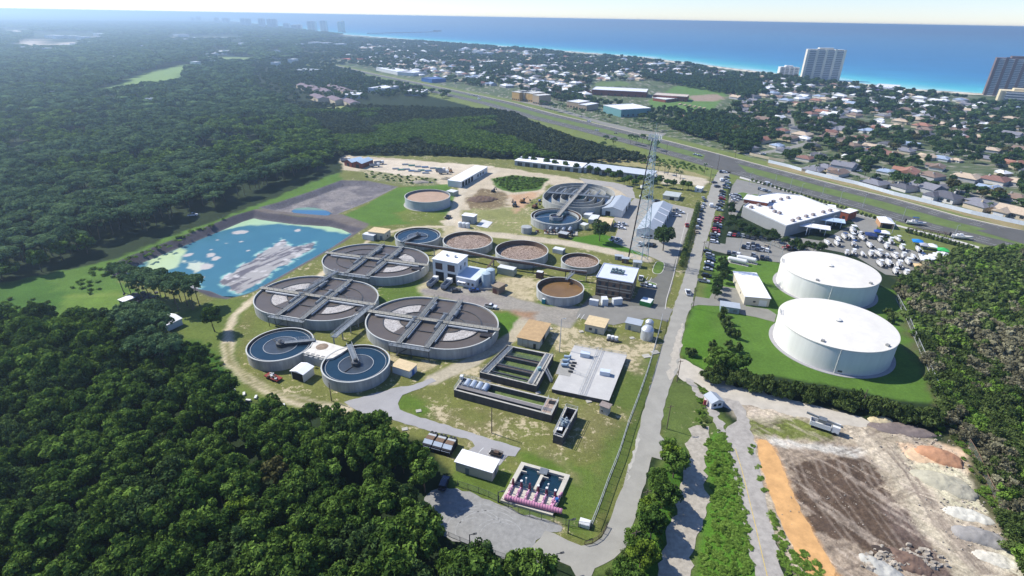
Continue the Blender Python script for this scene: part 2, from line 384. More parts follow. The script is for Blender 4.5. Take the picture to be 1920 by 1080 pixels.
# dirt lot, bottom right
DIRT = [(1270, 690), (1300, 700), (1370, 735), (1500, 765), (1560, 780), (1660, 790), (1740, 820), (1800, 850), (1830, 930), (1900, 1030), (1940, 1100), (1700, 1100), (1500, 1100), (1450, 1010), (1410, 900), (1400, 830), (1395, 765), (1360, 740), (1275, 705)]
paint([(-60, 540), (60, 520), (120, 560), (90, 600), (-60, 600)], C(76, 112, 44), 3, 5, 0, .9)
def dirt_paint():
    global dD
    dD = paint(DIRT, C(180, 166, 142), 1.2, 3, .05, 0); GA[:, 2] = np.maximum(GA[:, 2], np.clip(dD, 0, 1))
    paint([(1400, 765), (1490, 778), (1560, 805), (1560, 830), (1440, 824), (1402, 805)], C(116, 124, 64), 2, 3, .3, .3)
    paint([(1430, 823), (1620, 838), (1640, 870), (1680, 960), (1760, 1100), (1560, 1100), (1480, 950)], C(160, 144, 124), 2, 5, .0, 0)
    paint([(1500, 870), (1570, 865), (1640, 890), (1700, 990), (1730, 1050), (1620, 1030), (1530, 1000), (1490, 930)], C(98, 82, 68), 2.5, 9, 0, 0)
    paint([(1640, 940), (1700, 950), (1800, 1100), (1740, 1100)], C(112, 96, 86), 2, 4, 0, 0)
    paint([(1640, 850), (1680, 840), (1740, 920), (1850, 1060), (1880, 1100), (1810, 1100), (1720, 980)], C(196, 184, 158), 2, 4, 0, 0)
    paint([(1418, 822), (1445, 828), (1470, 880), (1495, 950), (1545, 1030), (1590, 1100), (1520, 1100), (1490, 1030), (1450, 940), (1425, 870)], C(214, 164, 108), 1.5, 1.2, 0, 0)
    paint([(1690, 835), (1780, 838), (1820, 870), (1800, 890), (1720, 870)], C(222, 192, 158), 2, 5, 0, 0)
    paint([(1700, 870), (1800, 880), (1840, 960), (1790, 985), (1730, 930)], C(208, 200, 168), 2, 5, 0, 0)
    paint([(1820, 1020), (1880, 1020), (1920, 1080), (1860, 1080)], C(220, 214, 190), 3, 4, .05, 0)
    paint([(1440, 822), (1530, 832), (1620, 845), (1600, 855), (1500, 842), (1440, 832)], C(202, 196, 182), 1.5, 2, 0, 0)
    band([(1395, 770), (1500, 772), (1600, 800), (1700, 890), (1850, 1060)], 7, C(200, 186, 162), 4, 3)
    dd_ = sdf(UL(DIRT), GX, GY); sk = fbm(GX * .75 + GY * .55, (GY * .75 - GX * .55) * .12, 1.6, 91, 4); sk2 = fbm(GX * .3 - GY * .9, (GY * .3 + GX * .9) * .1, 1.3, 95, 3)
    blend(np.clip(dd_, 0, 1) * np.clip((sk - .56) * 5, 0, .45), C(206, 190, 170)); blend(np.clip(dd_, 0, 1) * np.clip((sk2 - .6) * 5, 0, .4), C(96, 82, 72))
    return dD
dirt_paint()
# highway verges
HW_FAR = [(600, 116), (705, 139), (805, 159), (905, 180), (960, 192), (1045, 215), (1150, 239), (1252, 264), (1345, 288), (1440, 313), (1560, 344), (1680, 373), (1800, 406), (1920, 433), (2100, 476)]
HWW = UL(HW_FAR)
paint([(a[0], a[1]) for a in offset(HWW, 16)] + [(a[0], a[1]) for a in offset(HWW, -72)][::-1], C(120, 132, 72), 2, 2, .12, .2, world=True)
paint([(1440, 300), (1515, 320), (1675, 360), (1800, 393), (1920, 420), (1920, 432), (1680, 371), (1440, 311)], C(158, 144, 104), 2, 2, .3, .2)
# school field, clearings and golf course
paint([(1215, 190), (1270, 160), (1360, 165), (1362, 178), (1330, 212), (1290, 215), (1222, 200)], C(106, 138, 70), 3, 3, .05)
paint([(1290, 180), (1345, 176), (1360, 184), (1340, 190), (1300, 190)], C(170, 150, 130), 5, 4, .2)
paint([(1110, 155), (1170, 152), (1185, 160), (1120, 163)], C(112, 132, 76), 4, 4)
paint([(160, 170), (215, 160), (250, 145), (290, 133), (345, 122), (392, 123), (380, 128), (345, 136), (330, 152), (250, 165), (205, 173)], C(130, 156, 90), 6, 6, .05)
paint([(390, 106), (470, 108), (480, 118), (420, 120)], C(134, 154, 96), 6, 6, .1)
paint([(600, 203), (640, 199), (660, 206), (610, 208)], C(150, 158, 96), 3, 4, .2)
for q in ([(30, 82), (70, 72), (80, 84), (60, 90)], [(80, 88), (120, 80), (160, 78), (150, 88), (95, 90)], [(320, 70), (430, 69), (430, 72), (325, 73)], [(170, 68), (190, 67), (190, 70), (172, 70)], [(0, 57), (50, 56), (50, 60), (0, 60)]):
    paint(q, C(224, 206, 188), 10, 10, 0)
# beach between the last houses and the water
COAST = [(2300, 222), (1920, 180), (1700, 166), (1440, 136), (1200, 106.5), (960, 88), (780, 74.5), (650, 65), (600, 60), (520, 49), (440, 38.5), (385, 31)]
CW = UL(COAST); FARC = (CW[-1][0] * 80000 / CW[-1][1], 80000)
paint([p[:2] for p in offset(CW, 2)] + [p[:2] for p in offset(CW, 38)][::-1], C(236, 226, 204), 6, 8, 0, 0, world=True)
# lagoon basin pressed into the ground
RIM1 = [(197, 506), (230, 486), (300, 459), (375, 430), (440, 404), (478, 393), (500, 398), (560, 406), (627, 410), (655, 416), (682, 428), (640, 456), (562, 500), (492, 540), (460, 552), (425, 560), (395, 556), (370, 545), (300, 532), (215, 518)]
RIM2 = [(486, 389), (520, 380), (580, 360), (640, 338), (690, 339), (745, 350), (690, 378), (630, 402), (610, 404), (560, 400), (510, 394)]
d1 = sdf(UL(RIM1), GX, GY); d2 = sdf(UL(RIM2), GX, GY)
GZ -= np.clip(d1 * .5, 0, 3.6); GZ -= np.clip(d2 * .45, 0, 2.6)
lin1 = np.clip(d1 / 1.2 + .8, 0, 1); blend(lin1, C(90, 86, 92)); GA[:, 0] *= 1 - lin1; GA[:, 1] *= 1 - lin1
lin2 = np.clip(d2 / 1.2 + .8, 0, 1); blend(lin2, C(118, 114, 116)); GA[:, 2] = GA[:, 2] * (1 - lin2) + lin2; GA[:, 0] *= 1 - lin2; GA[:, 1] *= 1 - lin2
blend(np.clip(d2 - 5, 0, 1) * np.clip((n0 - .45) * 5, 0, 1), C(146, 140, 136)); blend(np.clip(1.2 - abs(d1 - 6.3), 0, 1) * .6, C(150, 150, 140))
dam = sdf(UL([(478, 393), (500, 398), (627, 411), (684, 428), (690, 420), (640, 402), (510, 390)]), GX, GY)
blend(np.clip(dam + 1, 0, 1), C(120, 112, 106)); GA[:, 0] *= 1 - np.clip(dam + 1, 0, 1)
# relief of the land: none at the works, soft heaps in the dirt lot are separate things
GZ += (n2 - .5) * .12 * (GY > 90) * ((d1 < -1) & (d2 < -1))
gm, nt, bs = nodes('ground_mat'); N = nt.nodes; L = nt.links
ca = N.new('ShaderNodeAttribute'); ca.attribute_name = 'Col'; au = N.new('ShaderNodeAttribute'); au.attribute_name = 'Aux'
geo = N.new('ShaderNodeNewGeometry'); sx = N.new('ShaderNodeSeparateXYZ'); L.new(au.outputs['Vector'], sx.inputs[0])
def tnoise(s, d=6, r=.65):
    n = N.new('ShaderNodeTexNoise'); n.inputs['Scale'].default_value = s; n.inputs['Detail'].default_value = d; n.inputs['Roughness'].default_value = r
    L.new(geo.outputs['Position'], n.inputs['Vector']); return n
def rng(sock, a, b, c, d):
    r = N.new('ShaderNodeMapRange'); L.new(sock, r.inputs[0]); r.inputs[1].default_value = a; r.inputs[2].default_value = b; r.inputs[3].default_value = c; r.inputs[4].default_value = d; return r.outputs[0]
def mth(op, a, b):
    r = N.new('ShaderNodeMath'); r.operation = op
    for i, q in enumerate((a, b)):
        if isinstance(q, (int, float)): r.inputs[i].default_value = q
        else: L.new(q, r.inputs[i])
    return r.outputs[0]
na = tnoise(.9, 8, .75); nb = tnoise(.11, 5, .6); nc = tnoise(3.2, 4, .7)
v1 = rng(na.outputs[0], .3, .7, .72, 1.25); v2 = rng(nb.outputs[0], .3, .7, .84, 1.14)
tx = mth('MULTIPLY', mth('SUBTRACT', rng(nc.outputs[0], .3, .7, .35, 1.55), 1.0), sx.outputs[1])
nd = tnoise(.55, 12, .8); nd.inputs['Distortion'].default_value = 1.2; ne = tnoise(2.6, 10, .85); dt = mth('MULTIPLY', mth('SUBTRACT', mth('MULTIPLY', rng(nd.outputs[0], .3, .7, .5, 1.45), rng(ne.outputs[0], .3, .7, .7, 1.3)), 1.0), sx.outputs[2])
k = mth('MULTIPLY', mth('MULTIPLY', mth('MULTIPLY', v1, v2), mth('ADD', tx, 1.0)), mth('ADD', dt, 1.0))
sc_ = N.new('ShaderNodeVectorMath'); sc_.operation = 'SCALE'; L.new(ca.outputs['Color'], sc_.inputs[0]); L.new(k, sc_.inputs['Scale'])
np_ = tnoise(.42, 9, .78); nq = tnoise(.06, 3, .5)
# bare sand shows where patch weight beats the noise
th = mth('ADD', mth('MULTIPLY', np_.outputs[0], 1.0), mth('MULTIPLY', nq.outputs[0], .35))
pm = rng(mth('ADD', th, mth('MULTIPLY', sx.outputs[0], .30)), .86, .93, 0, 1)
pm = mth('MULTIPLY', pm, rng(sx.outputs[0], .0, .12, 0, 1))
mx = N.new('ShaderNodeMix'); mx.data_type = 'RGBA'; L.new(pm, mx.inputs[0]); L.new(sc_.outputs[0], mx.inputs[6]); mx.inputs[7].default_value = (*C(196, 182, 148), 1)
L.new(mx.outputs[2], bs.inputs['Base Color']); bs.inputs['Roughness'].default_value = .95; bs.inputs['Specular IOR Level'].default_value = .1
bp = N.new('ShaderNodeBump'); bp.inputs['Distance'].default_value = .25; bp.inputs['Strength'].default_value = .5; L.new(nc.outputs[0], bp.inputs['Height']); L.new(bp.outputs[0], bs.inputs['Normal'])
# keep the land out from under the sea: past the coast it drops below the water
dco = sdf([p[:2] for p in CW] + [FARC, (80000, 80000), (80000, 900)], GX, GY)
GZ = np.where(dco > 0, -np.clip(dco * .06, 0, 6) - .0, GZ); land = dco < 0
me = npmesh('ground', np.stack([GX, GY, GZ], 1), GQ, gm); setcol(me, 'Col', GCol); setcol(me, 'Aux', GA)
ground = tag(link('ground', me), kind='structure')
# the dirt lot again as a finer, rutted sheet
GX, GY, dq = grid(np.arange(45, 150, .36), np.arange(72, 192, .36)); n0 = fbm(GX, GY, 7, 1, 5); n2 = fbm(GX, GY, 2.2, 9, 5); GCol = np.tile(np.array(C(180, 166, 142)), (len(GX), 1)); GA = np.zeros((len(GX), 3)); dd2 = dirt_paint()
ru = fbm((GX * .6 + GY * .8) * 4, (GY * .6 - GX * .8) * .22, 1.5, 97, 4); ru2 = fbm((GX * .95 + GY * .3) * .25, (GY * .95 - GX * .3) * 4, 1.5, 98, 4); gr = fbm(GX, GY, .9, 99, 3)
GCol *= (1 + (ru - .5) * .55 + (ru2 - .5) * .35 + (gr - .5) * .5)[:, None]; GA[:, 2] = 1
for i in range(7):
    x = 1490 + i * 22; band([(x, 862 + i * 2), (x + 16, 905), (x + 60, 960), (x + 120, 1040)], .5, C(90, 76, 64) if i % 2 else C(190, 176, 158), .3, .5, 0, .28, 1.9)
for i in range(5): band([(1620 + i * 12, 800 + i * 9), (1690 + i * 6, 870 + i * 8), (1780 - i * 6, 980), (1860 - i * 8, 1070)], .45, C(150, 136, 120), .3, .4, 0, .6, 1.9)
pen = np.maximum(sdf(UL([(1419, 822), (1442, 827), (1462, 862), (1478, 905), (1500, 955), (1530, 1008), (1580, 1090), (1520, 1090), (1488, 1030), (1460, 970), (1440, 915), (1424, 868)]), GX, GY), sdf(UL([(1276, 672), (1300, 684), (1372, 722), (1520, 758), (1640, 795), (1600, 800), (1420, 764), (1385, 758), (1275, 710)]), GX, GY))
pen = np.maximum(pen, sdf(UL([(1345, 745), (1385, 752), (1400, 775), (1430, 900), (1455, 1020), (1470, 1090), (1420, 1090), (1385, 930), (1360, 820)]), GX, GY))
rz_ = ((ru - .5) * .5 + (gr - .5) * .22 + (n2 - .5) * .3) * np.clip(-pen - .6, 0, 1) * np.clip(dd2 - 1, 0, 1)
ed_ = dd2 + (n0 - .5) * 6 + (n2 - .5) * 3; kq = (ed_[dq] > .6).all(1) & (dd2[dq] > -1.5).all(1)
me = npmesh('dirt_lot', np.stack([GX, GY, .115 + rz_ - .07 * (pen > -.8)], 1), dq[kq], gm); setcol(me, 'Col', GCol); setcol(me, 'Aux', GA); tag(link('dirt_lot', me), kind='structure')
# ------------------------------------------------------------------ sea
def colmat(name, rough=.15, spec=.5, bump=.3, bscale=.5, var=.12, vs=.02, bd=.3):
    m, nt, b = nodes(name); N = nt.nodes; L = nt.links
    c = N.new('ShaderNodeAttribute'); c.attribute_name = 'Col'; g = N.new('ShaderNodeNewGeometry')
    n = N.new('ShaderNodeTexNoise'); n.inputs['Scale'].default_value = vs; n.inputs['Detail'].default_value = 8; n.inputs['Roughness'].default_value = .7
    L.new(g.outputs['Position'], n.inputs['Vector'])
    r = N.new('ShaderNodeMapRange'); r.inputs[1].default_value = .3; r.inputs[2].default_value = .7; r.inputs[3].default_value = 1 - var; r.inputs[4].default_value = 1 + var; L.new(n.outputs[0], r.inputs[0])
    s = N.new('ShaderNodeVectorMath'); s.operation = 'SCALE'; L.new(c.outputs['Color'], s.inputs[0]); L.new(r.outputs[0], s.inputs['Scale']); L.new(s.outputs[0], b.inputs['Base Color'])
    b.inputs['Roughness'].default_value = rough; b.inputs['Specular IOR Level'].default_value = spec
    n2 = N.new('ShaderNodeTexNoise'); n2.inputs['Scale'].default_value = bscale; n2.inputs['Detail'].default_value = 5; L.new(g.outputs['Position'], n2.inputs['Vector'])
    bp = N.new('ShaderNodeBump'); bp.inputs['Strength'].default_value = bump; bp.inputs['Distance'].default_value = bd; L.new(n2.outputs[0], bp.inputs['Height']); L.new(bp.outputs[0], b.inputs['Normal'])
    return m
def geom(lo, hi, s0, g):
    a = [lo]; s = s0
    while a[-1] < hi: a.append(a[-1] + s); s *= g
    return a
sx_ = sorted(set([-v for v in geom(0, 60000, 60, 1.05)] + geom(0, 60000, 60, 1.05)))
SX, SY, SQ = grid(np.array(sx_), np.array(geom(500, 75000, 14, 1.02)))
dl = sdf([p[:2] for p in CW] + [FARC, (80000, 80000), (80000, 900)], SX, SY)
keep = (dl[SQ] > -60).any(1); SQ = SQ[keep]
wob = (fbm(SX, SY, 160, 3) - .5) * 60
t = np.clip(dl + wob, 0, 6000)
def ramp(t, ks):
    out = np.zeros((len(t), 3))
    xs = [k[0] for k in ks]
    for c in range(3): out[:, c] = np.interp(t, xs, [k[1][c] for k in ks])
    return out
SCOL = ramp(t, [(0, C(235, 245, 238)), (10, C(170, 230, 224)), (50, C(104, 208, 210)), (130, C(78, 184, 202)), (230, C(70, 158, 194)), (480, C(60, 138, 184)), (1000, C(60, 132, 178)), (3000, C(76, 146, 186)), (6000, C(92, 158, 194))])
st = fbm(SX + SY * .25, SY * 6, 300, 8, 3)
SCOL *= (1 + (st - .5) * .25)[:, None]
me = npmesh('sea', np.stack([SX, SY, np.full(len(SX), -.35)], 1), SQ, colmat('sea_mat', .42, .16, .6, .12, .10, .01, .5)); setcol(me, 'Col', SCOL)
tag(link('sea', me), kind='structure')
# ------------------------------------------------------------------ lagoon water with algae and a raft of scum
lx, ly, lq = grid(np.arange(-185, -60, .7), np.arange(215, 400, .7))
ld = sdf(UL(RIM1), lx, ly); kq = (ld[lq] > 4.5).all(1); lq = lq[kq]
lc = np.tile(np.array(C(54, 112, 128)), (len(lx), 1)); na_ = fbm(lx, ly, 14, 31, 5); nb_ = fbm(lx, ly, 3, 37, 4)
def lblend(w, c):
    global lc
    w = np.clip(w, 0, 1)[:, None]; lc = lc * (1 - w) + np.array(c) * w
lblend((na_ - .45) * 1.2, C(68, 124, 134))
LZ = -3.0
def lpoly(px): return sdf([U(p[0], p[1], LZ)[:2] for p in px], lx, ly)
AL = C(176, 206, 160)
lblend((lpoly([(470, 404), (520, 405), (600, 410), (680, 430), (650, 440), (590, 428), (520, 420), (470, 424), (420, 432), (370, 445), (330, 455), (300, 470), (265, 500), (262, 480), (330, 448), (400, 425)]) + (na_ - .5) * 9) / 2.5, AL)
lblend((lpoly([(275, 488), (340, 462), (352, 470), (340, 500), (300, 510), (270, 505)]) + (na_ - .5) * 6) / 2, C(190, 210, 160))
lblend((lpoly([(340, 488), (395, 490), (392, 500), (370, 512), (345, 505)]) + (nb_ - .5) * 6 - .6) / .8, C(200, 206, 180))
for (x, y, a, b_, r) in ((353, 478, 8, 4, .2), (395, 478, 9, 5, .5), (405, 484, 9, 4, .6), (396, 468, 4, 1.5, .5), (452, 453, 4, 1.2, .4), (424, 456, 4, 1.2, .2), (452, 435, 16, 4, .3), (375, 522, 11, 4, .2), (386, 500, 12, 6, .4), (408, 450, 3, 1, 0), (558, 432, 6, 3, 0), (465, 470, 3, 1.3, 0)):
    w0 = U(x, y, LZ); w1 = U(x + a, y, LZ); w2 = U(x, y - b_, LZ); ra = abs(w1[0] - w0[0]); rb = abs(w2[1] - w0[1])
    q = np.sqrt(((lx - w0[0]) / ra) ** 2 + ((ly - w0[1]) / rb) ** 2) + (nb_ - .5) * 1.1
    lblend((1 - q) * 4, C(196, 188, 176))
sc1 = np.maximum(lpoly([(430, 540), (415, 528), (425, 518), (440, 512), (480, 478), (510, 462), (530, 444), (540, 448), (540, 460), (560, 462), (584, 456), (588, 462), (560, 485), (535, 500), (520, 505), (495, 525), (470, 540), (450, 548)]), lpoly([(335, 548), (360, 530), (372, 540), (350, 552)])) + (na_ - .5) * 7 + (nb_ - .5) * 3.5
strk = fbm(lx * .45 + ly * .9, (ly * .45 - lx * .9) * 5, 12, 44, 4)
lblend((sc1 + 2.2) * .5 * (nb_ > .5), C(150, 196, 180))
lblend(sc1 / .8, C(172, 166, 156)); lblend((sc1 > 0) * np.clip((strk - .5) * 9, 0, 1), C(108, 100, 96)); lblend((sc1 > 0) * np.clip((nb_ - .6) * 8, 0, 1), C(208, 202, 194))
me = npmesh('lagoon_water', np.stack([lx, ly, np.full(len(lx), LZ) + np.clip(sc1, 0, 1) * .12 * nb_], 1), lq, colmat('lagoon_mat', .3, .3, .1, 1.5, .06, .1, .05)); setcol(me, 'Col', lc)
tag(link('lagoon_water', me), kind='structure')
lz2 = -1.6
px2 = sdf([U(p[0], p[1], lz2)[:2] for p in [(545, 392), (556, 387), (590, 386), (610, 391), (622, 398), (616, 405), (590, 407), (552, 404)]], lx, ly) + (nb_ - .5) * 3
q2 = grid(np.arange(-185, -60, .7), np.arange(215, 400, .7))[2]; q2 = q2[(px2[q2] > 0).all(1)]
c2 = np.tile(np.array(C(60, 110, 140)), (len(lx), 1)); w_ = np.clip((ly - U(590, 393, lz2)[1]) / 3, 0, 1)[:, None]; c2 = c2 * (1 - w_) + np.array(C(120, 150, 110)) * w_
me = npmesh('puddle_water', np.stack([lx, ly, np.full(len(lx), -2.45)], 1), q2, MATS.get('x') or colmat('puddle_mat', .15, .5, .05, 1.5, .06, .1, .05)); setcol(me, 'Col', c2)
tag(link('puddle_water', me), kind='structure')
# ================================================================== ROADS
ASPH = mat('asphalt', C(142, 140, 130), .9, .14, .25, bump=0); ASPHD = mat('dark_asphalt', C(116, 115, 106), .9, .16, .2); ASPHN = mat('highway_asphalt', C(98, 97, 92), .9, .2, .08)
ASPHO = mat('old_asphalt', C(172, 166, 156), .95, .25, .5); GRAV = mat('gravel_lot', C(152, 151, 146), .95, .2, .8); CONC = mat('concrete', C(186, 182, 170), .9, .16, .5)
PAINTW = mat('white_paint_line', C(235, 235, 230), .7, .1, 2); PAINTY = mat('yellow_paint_line', C(214, 186, 96), .7, .1, 2); KERBM = mat('kerb_concrete', C(206, 202, 192), .9, .1, 1)
GRAVM = GRAV
Z1, Z2, Z3, Z4 = .085, .10, .115, .13
def road(name, left, right, m=ASPH, z=Z1, amp=.35, seed=3):
    p = UL(left) + UL(right)[::-1]
    return sheet(name, p, z, m, amp=amp, step=2.2, seed=seed)
main_l = [(1349, 318), (1340, 332), (1332, 352), (1320, 390), (1310, 420), (1297, 470), (1285, 510), (1274, 545), (1264, 575), (1255, 605), (1242, 647), (1225, 705), (1210, 755), (1197, 810), (1187, 850), (1175, 887), (1162, 925), (1150, 960), (1139, 987), (1128, 1008), (1110, 1020), (1090, 1024), (1065, 1014), (1040, 1000), (1022, 995), (992, 1035), (1010, 1046), (1045, 1052), (1070, 1062), (1082, 1085)]
main_r = [(1372, 320), (1362, 338), (1352, 365), (1342, 395), (1330, 435), (1318, 475), (1308, 520), (1302, 545), (1296, 575), (1286, 602), (1278, 640), (1275, 672), (1269, 700), (1260, 715), (1253, 740), (1247, 760), (1240, 790), (1237, 815), (1257, 842), (1246, 864), (1222, 857), (1217, 880), (1210, 907), (1200, 945), (1192, 972), (1184, 1002), (1172, 1027), (1152, 1048), (1115, 1066), (1107, 1085)]
road('access_road', main_l, main_r, mat('road_asphalt', C(162, 159, 148), .9, .13, .22))
sheet('road_shoulder', UL([(1196, 812), (1187, 852), (1176, 888), (1182, 893), (1172, 902), (1178, 890), (1190, 855), (1200, 815)]), Z2, CONC, amp=.5, step=1)
sheet('worn_junction', UL([(1267, 700), (1277, 640), (1285, 602), (1272, 620), (1262, 660), (1250, 705), (1258, 716)]), Z2, mat('sand_wash', C(188, 180, 164), .95, .2, .6), amp=.9, step=1.5, sm=1)
sheet('plant_drive', UL([(645, 754), (742, 727), (775, 722), (810, 709), (818, 715), (782, 731), (755, 741), (746, 757), (750, 768), (780, 780), (861, 805), (930, 827), (977, 841), (966, 856), (953, 855), (946, 862), (939, 871), (925, 880), (868, 862), (862, 852), (876, 846), (890, 837), (885, 828), (874, 822), (812, 810), (745, 790), (688, 778), (655, 762)]), Z1, mat('drive_asphalt', C(166, 164, 162), .9, .1, .2), amp=.25, step=1.5)
sheet('gravel_lot', UL([(855, 917), (905, 932), (955, 955), (1010, 970), (1057, 985), (1050, 1000), (1022, 996), (996, 1037), (1034, 1056), (1016, 1064), (955, 1052), (905, 1035), (850, 1012), (800, 992), (790, 940), (815, 915)]), Z1 - .004, GRAV, amp=.7, step=1.6, sm=1)
# turning circles worn into the gravel
gm_l = mat('pale_wheel_mark', C(166, 166, 162), .95, .3, 1.2)
for i, (cx, cy_, ra, a0, a1) in enumerate([(885, 990, 5, .4, 3.4), (885, 990, 5.8, .2, 2.9), (915, 995, 6, .6, 2.8), (905, 990, 7, .7, 2.4), (935, 1002, 4.5, .3, 2.6), (935, 1002, 3.6, .9, 3.0), (890, 995, 3.8, 1.5, 4.2)]):
    c = U(cx, cy_); A = [(c[0] + ra * 1.25 * math.cos(t), c[1] + ra * math.sin(t)) for t in np.linspace(a0, a1, 20)]
    strip('wheel_mark', A, offset(A, .22), Z1 + .004, gm_l)
# works yard
yard = mat('yard_asphalt', C(150, 146, 142), .92, .2, .25)
sheet('office_yard', UL([(1080, 592), (1092, 572), (1106, 556), (1120, 553), (1140, 562), (1190, 560), (1205, 530), (1230, 520), (1243, 500), (1240, 482), (1262, 498), (1282, 450), (1302, 392), (1308, 390), (1286, 452), (1268, 500), (1258, 545), (1246, 578), (1255, 602), (1240, 600), (1215, 594), (1150, 594)]), Z1, ASPHD, amp=.2)
sheet('gate_apron', UL([(1080, 594), (1092, 572), (1190, 574), (1246, 576), (1262, 580), (1252, 604), (1238, 600), (1215, 596), (1150, 610), (1098, 600)]), Z2, mat('apron_asphalt', C(136, 134, 126), .9, .12, .2), amp=.15)
sheet('tank_road', UL([(1085, 334), (1150, 342), (1185, 350), (1192, 372), (1180, 372), (1165, 360), (1145, 350), (1100, 345)]), Z1 + .002, mat('pale_road', C(170, 166, 158), .9, .12, .3), amp=.3)
sheet('parking_apron', UL([(1150, 410), (1190, 372), (1240, 378), (1302, 392), (1282, 450), (1262, 500), (1212, 478), (1150, 455), (1160, 425)]), Z2 + .001, mat('apron_concrete', C(164, 160, 150), .9, .1, .25), amp=.1)
def line(name, a, b, w=.14, z=Z3, m=None, k='structure'):
    A = U(*a); B = U(*b); o = offset([A, B], w); return strip(name, [A, B], o, z, m or PAINTW, k)
for a, b in (((906, 840), (897, 849)), ((921, 843), (914, 852)), ((935, 847), (929, 858)), ((1082, 598), (1088, 589)), ((1089, 600), (1096, 590)), ((1207, 517), (1203, 525)), ((1215, 519), (1210, 527)), ((1222, 520), (1216, 530))): line('parking_line', a, b, .16, Z2 + .02)
# highway
hwf = UL(HW_FAR); n0_, n1_ = offset(hwf, -1.2), offset(hwf, -15.5)
strip('far_shoulder', offset(hwf, .8), n0_, Z1, mat('shoulder_concrete', C(196, 188, 168), .9, .1, .3))
strip('highway_far_carriageway', n0_, n1_, Z1, ASPHN)
strip('median', n1_, offset(hwf, -31.5), Z1 - .004, mat('median_grass', C(104, 122, 62), .95, .25, .15))
nr = offset(hwf, -31.5); nr2 = offset(hwf, -48)
strip('highway_near_carriageway', nr, nr2, Z1, ASPHN)
for a in (-3.3, -7.2, -11.2, -35.3, -39.4, -43.6):
    ln = resample(offset(hwf, a), 6); b = MB()
    for i in range(0, len(ln) - 1, 2 if a not in (-3.3, -43.6) else 1):
        p, q = ln[i], ln[i + 1]; o = offset([p, q], .2); b.add([(p[0], p[1], Z2), (q[0], q[1], Z2), (o[1][0], o[1][1], Z2), (o[0][0], o[0][1], Z2)], [(0, 1, 2, 3)])
    ob = b.build('lane_marking', PAINTW); ob['kind'] = 'structure'
    if ob.data.polygons[0].normal.z < 0: ob.data.flip_normals()
sheet('highway_junction', UL([(1325, 284), (1372, 298), (1400, 322), (1372, 322), (1345, 319), (1318, 300)]), Z2 + .006, ASPHN)
sheet('highway_turning_lane', UL([(1890, 427), (1960, 440), (1990, 480), (1935, 462), (1830, 432)]), Z2 + .006, ASPHN)
strip('highway_pavement', UL([(1388, 331), (1440, 346), (1560, 386), (1680, 421), (1800, 452), (1850, 467)]), UL([(1386, 334), (1440, 349), (1560, 389), (1680, 424), (1800, 456), (1848, 470)]), Z2, KERBM)
strip('frontage_road', UL([(960, 184), (1010, 194), (1070, 210), (1130, 228), (1200, 244), (1250, 250)]), UL([(960, 188), (1010, 199), (1068, 215), (1128, 233), (1196, 250), (1242, 256)]), Z1, ASPH)
# car parks of the store and the boat sales lot
LOT = mat('lot_asphalt', C(142, 140, 132), .9, .12, .15)
sheet('store_car_park', UL([(1382, 336), (1440, 349), (1560, 388), (1650, 414), (1640, 438), (1620, 440), (1585, 400), (1500, 368), (1440, 362), (1393, 384), (1378, 408), (1366, 402), (1366, 376), (1372, 350)]), Z1, LOT, amp=.1)
sheet('boat_lot', UL([(1473, 442), (1540, 452), (1590, 425), (1630, 440), (1665, 455), (1700, 466), (1775, 490), (1782, 496), (1715, 522), (1660, 515), (1600, 478), (1545, 467), (1500, 478), (1466, 480), (1445, 468), (1440, 455)]), Z1, mat('boat_lot_asphalt', C(140, 138, 130), .9, .1, .15), amp=.1)
sheet('lower_car_park', UL([(1362, 445), (1430, 450), (1470, 466), (1478, 478), (1462, 492), (1400, 486), (1336, 470), (1322, 462), (1325, 452), (1360, 458)]), Z1 + .001, LOT, amp=.1)
sheet('pump_house_drive', UL([(1296, 575), (1304, 556), (1330, 560), (1342, 535), (1395, 543), (1400, 512), (1398, 574), (1440, 580), (1456, 590), (1452, 604), (1418, 595), (1392, 590), (1348, 574), (1310, 572)]), Z1, ASPH, amp=.1)
sheet('dirt_road', UL([(1276, 672), (1300, 684), (1335, 702), (1372, 722), (1450, 740), (1520, 758), (1600, 778), (1640, 795), (1600, 800), (1500, 782), (1420, 764), (1385, 758), (1345, 745), (1310, 722), (1275, 710), (1268, 702)]), Z1 - .01, mat('dirt_road_mat', C(196, 188, 172), .95, .15, .3), amp=.9, step=1.5)
sheet('old_road', UL([(1345, 745), (1385, 752), (1400, 775), (1418, 840), (1430, 900), (1442, 960), (1455, 1020), (1470, 1090), (1420, 1090), (1400, 1010), (1385, 930), (1370, 860), (1360, 820), (1365, 800), (1382, 790), (1375, 770), (1350, 760)]), Z1 + .004, ASPHO, amp=.5, step=1.5)
sheet('overgrown_road', UL([(1297, 800), (1330, 800), (1327, 830), (1322, 860), (1322, 900), (1330, 930), (1325, 970), (1305, 1020), (1290, 1090), (1235, 1090), (1245, 1030), (1258, 980), (1275, 930), (1282, 880), (1288, 840)]), Z1 + .004, mat('broken_asphalt', C(176, 168, 152), .95, .3, .7), amp=.9, step=1.4)
sheet('broken_path', UL([(1285, 708), (1300, 715), (1318, 735), (1335, 760), (1355, 790), (1362, 812), (1345, 812), (1330, 775), (1310, 745), (1293, 722)]), Z1 + .008, ASPHO, amp=.8, step=1)
strip('centre_line', UL([(1378, 842), (1390, 880), (1400, 920), (1412, 970), (1428, 1040), (1440, 1090)]), offset(UL([(1378, 842), (1390, 880), (1400, 920), (1412, 970), (1428, 1040), (1440, 1090)]), .16), Z2, PAINTY)
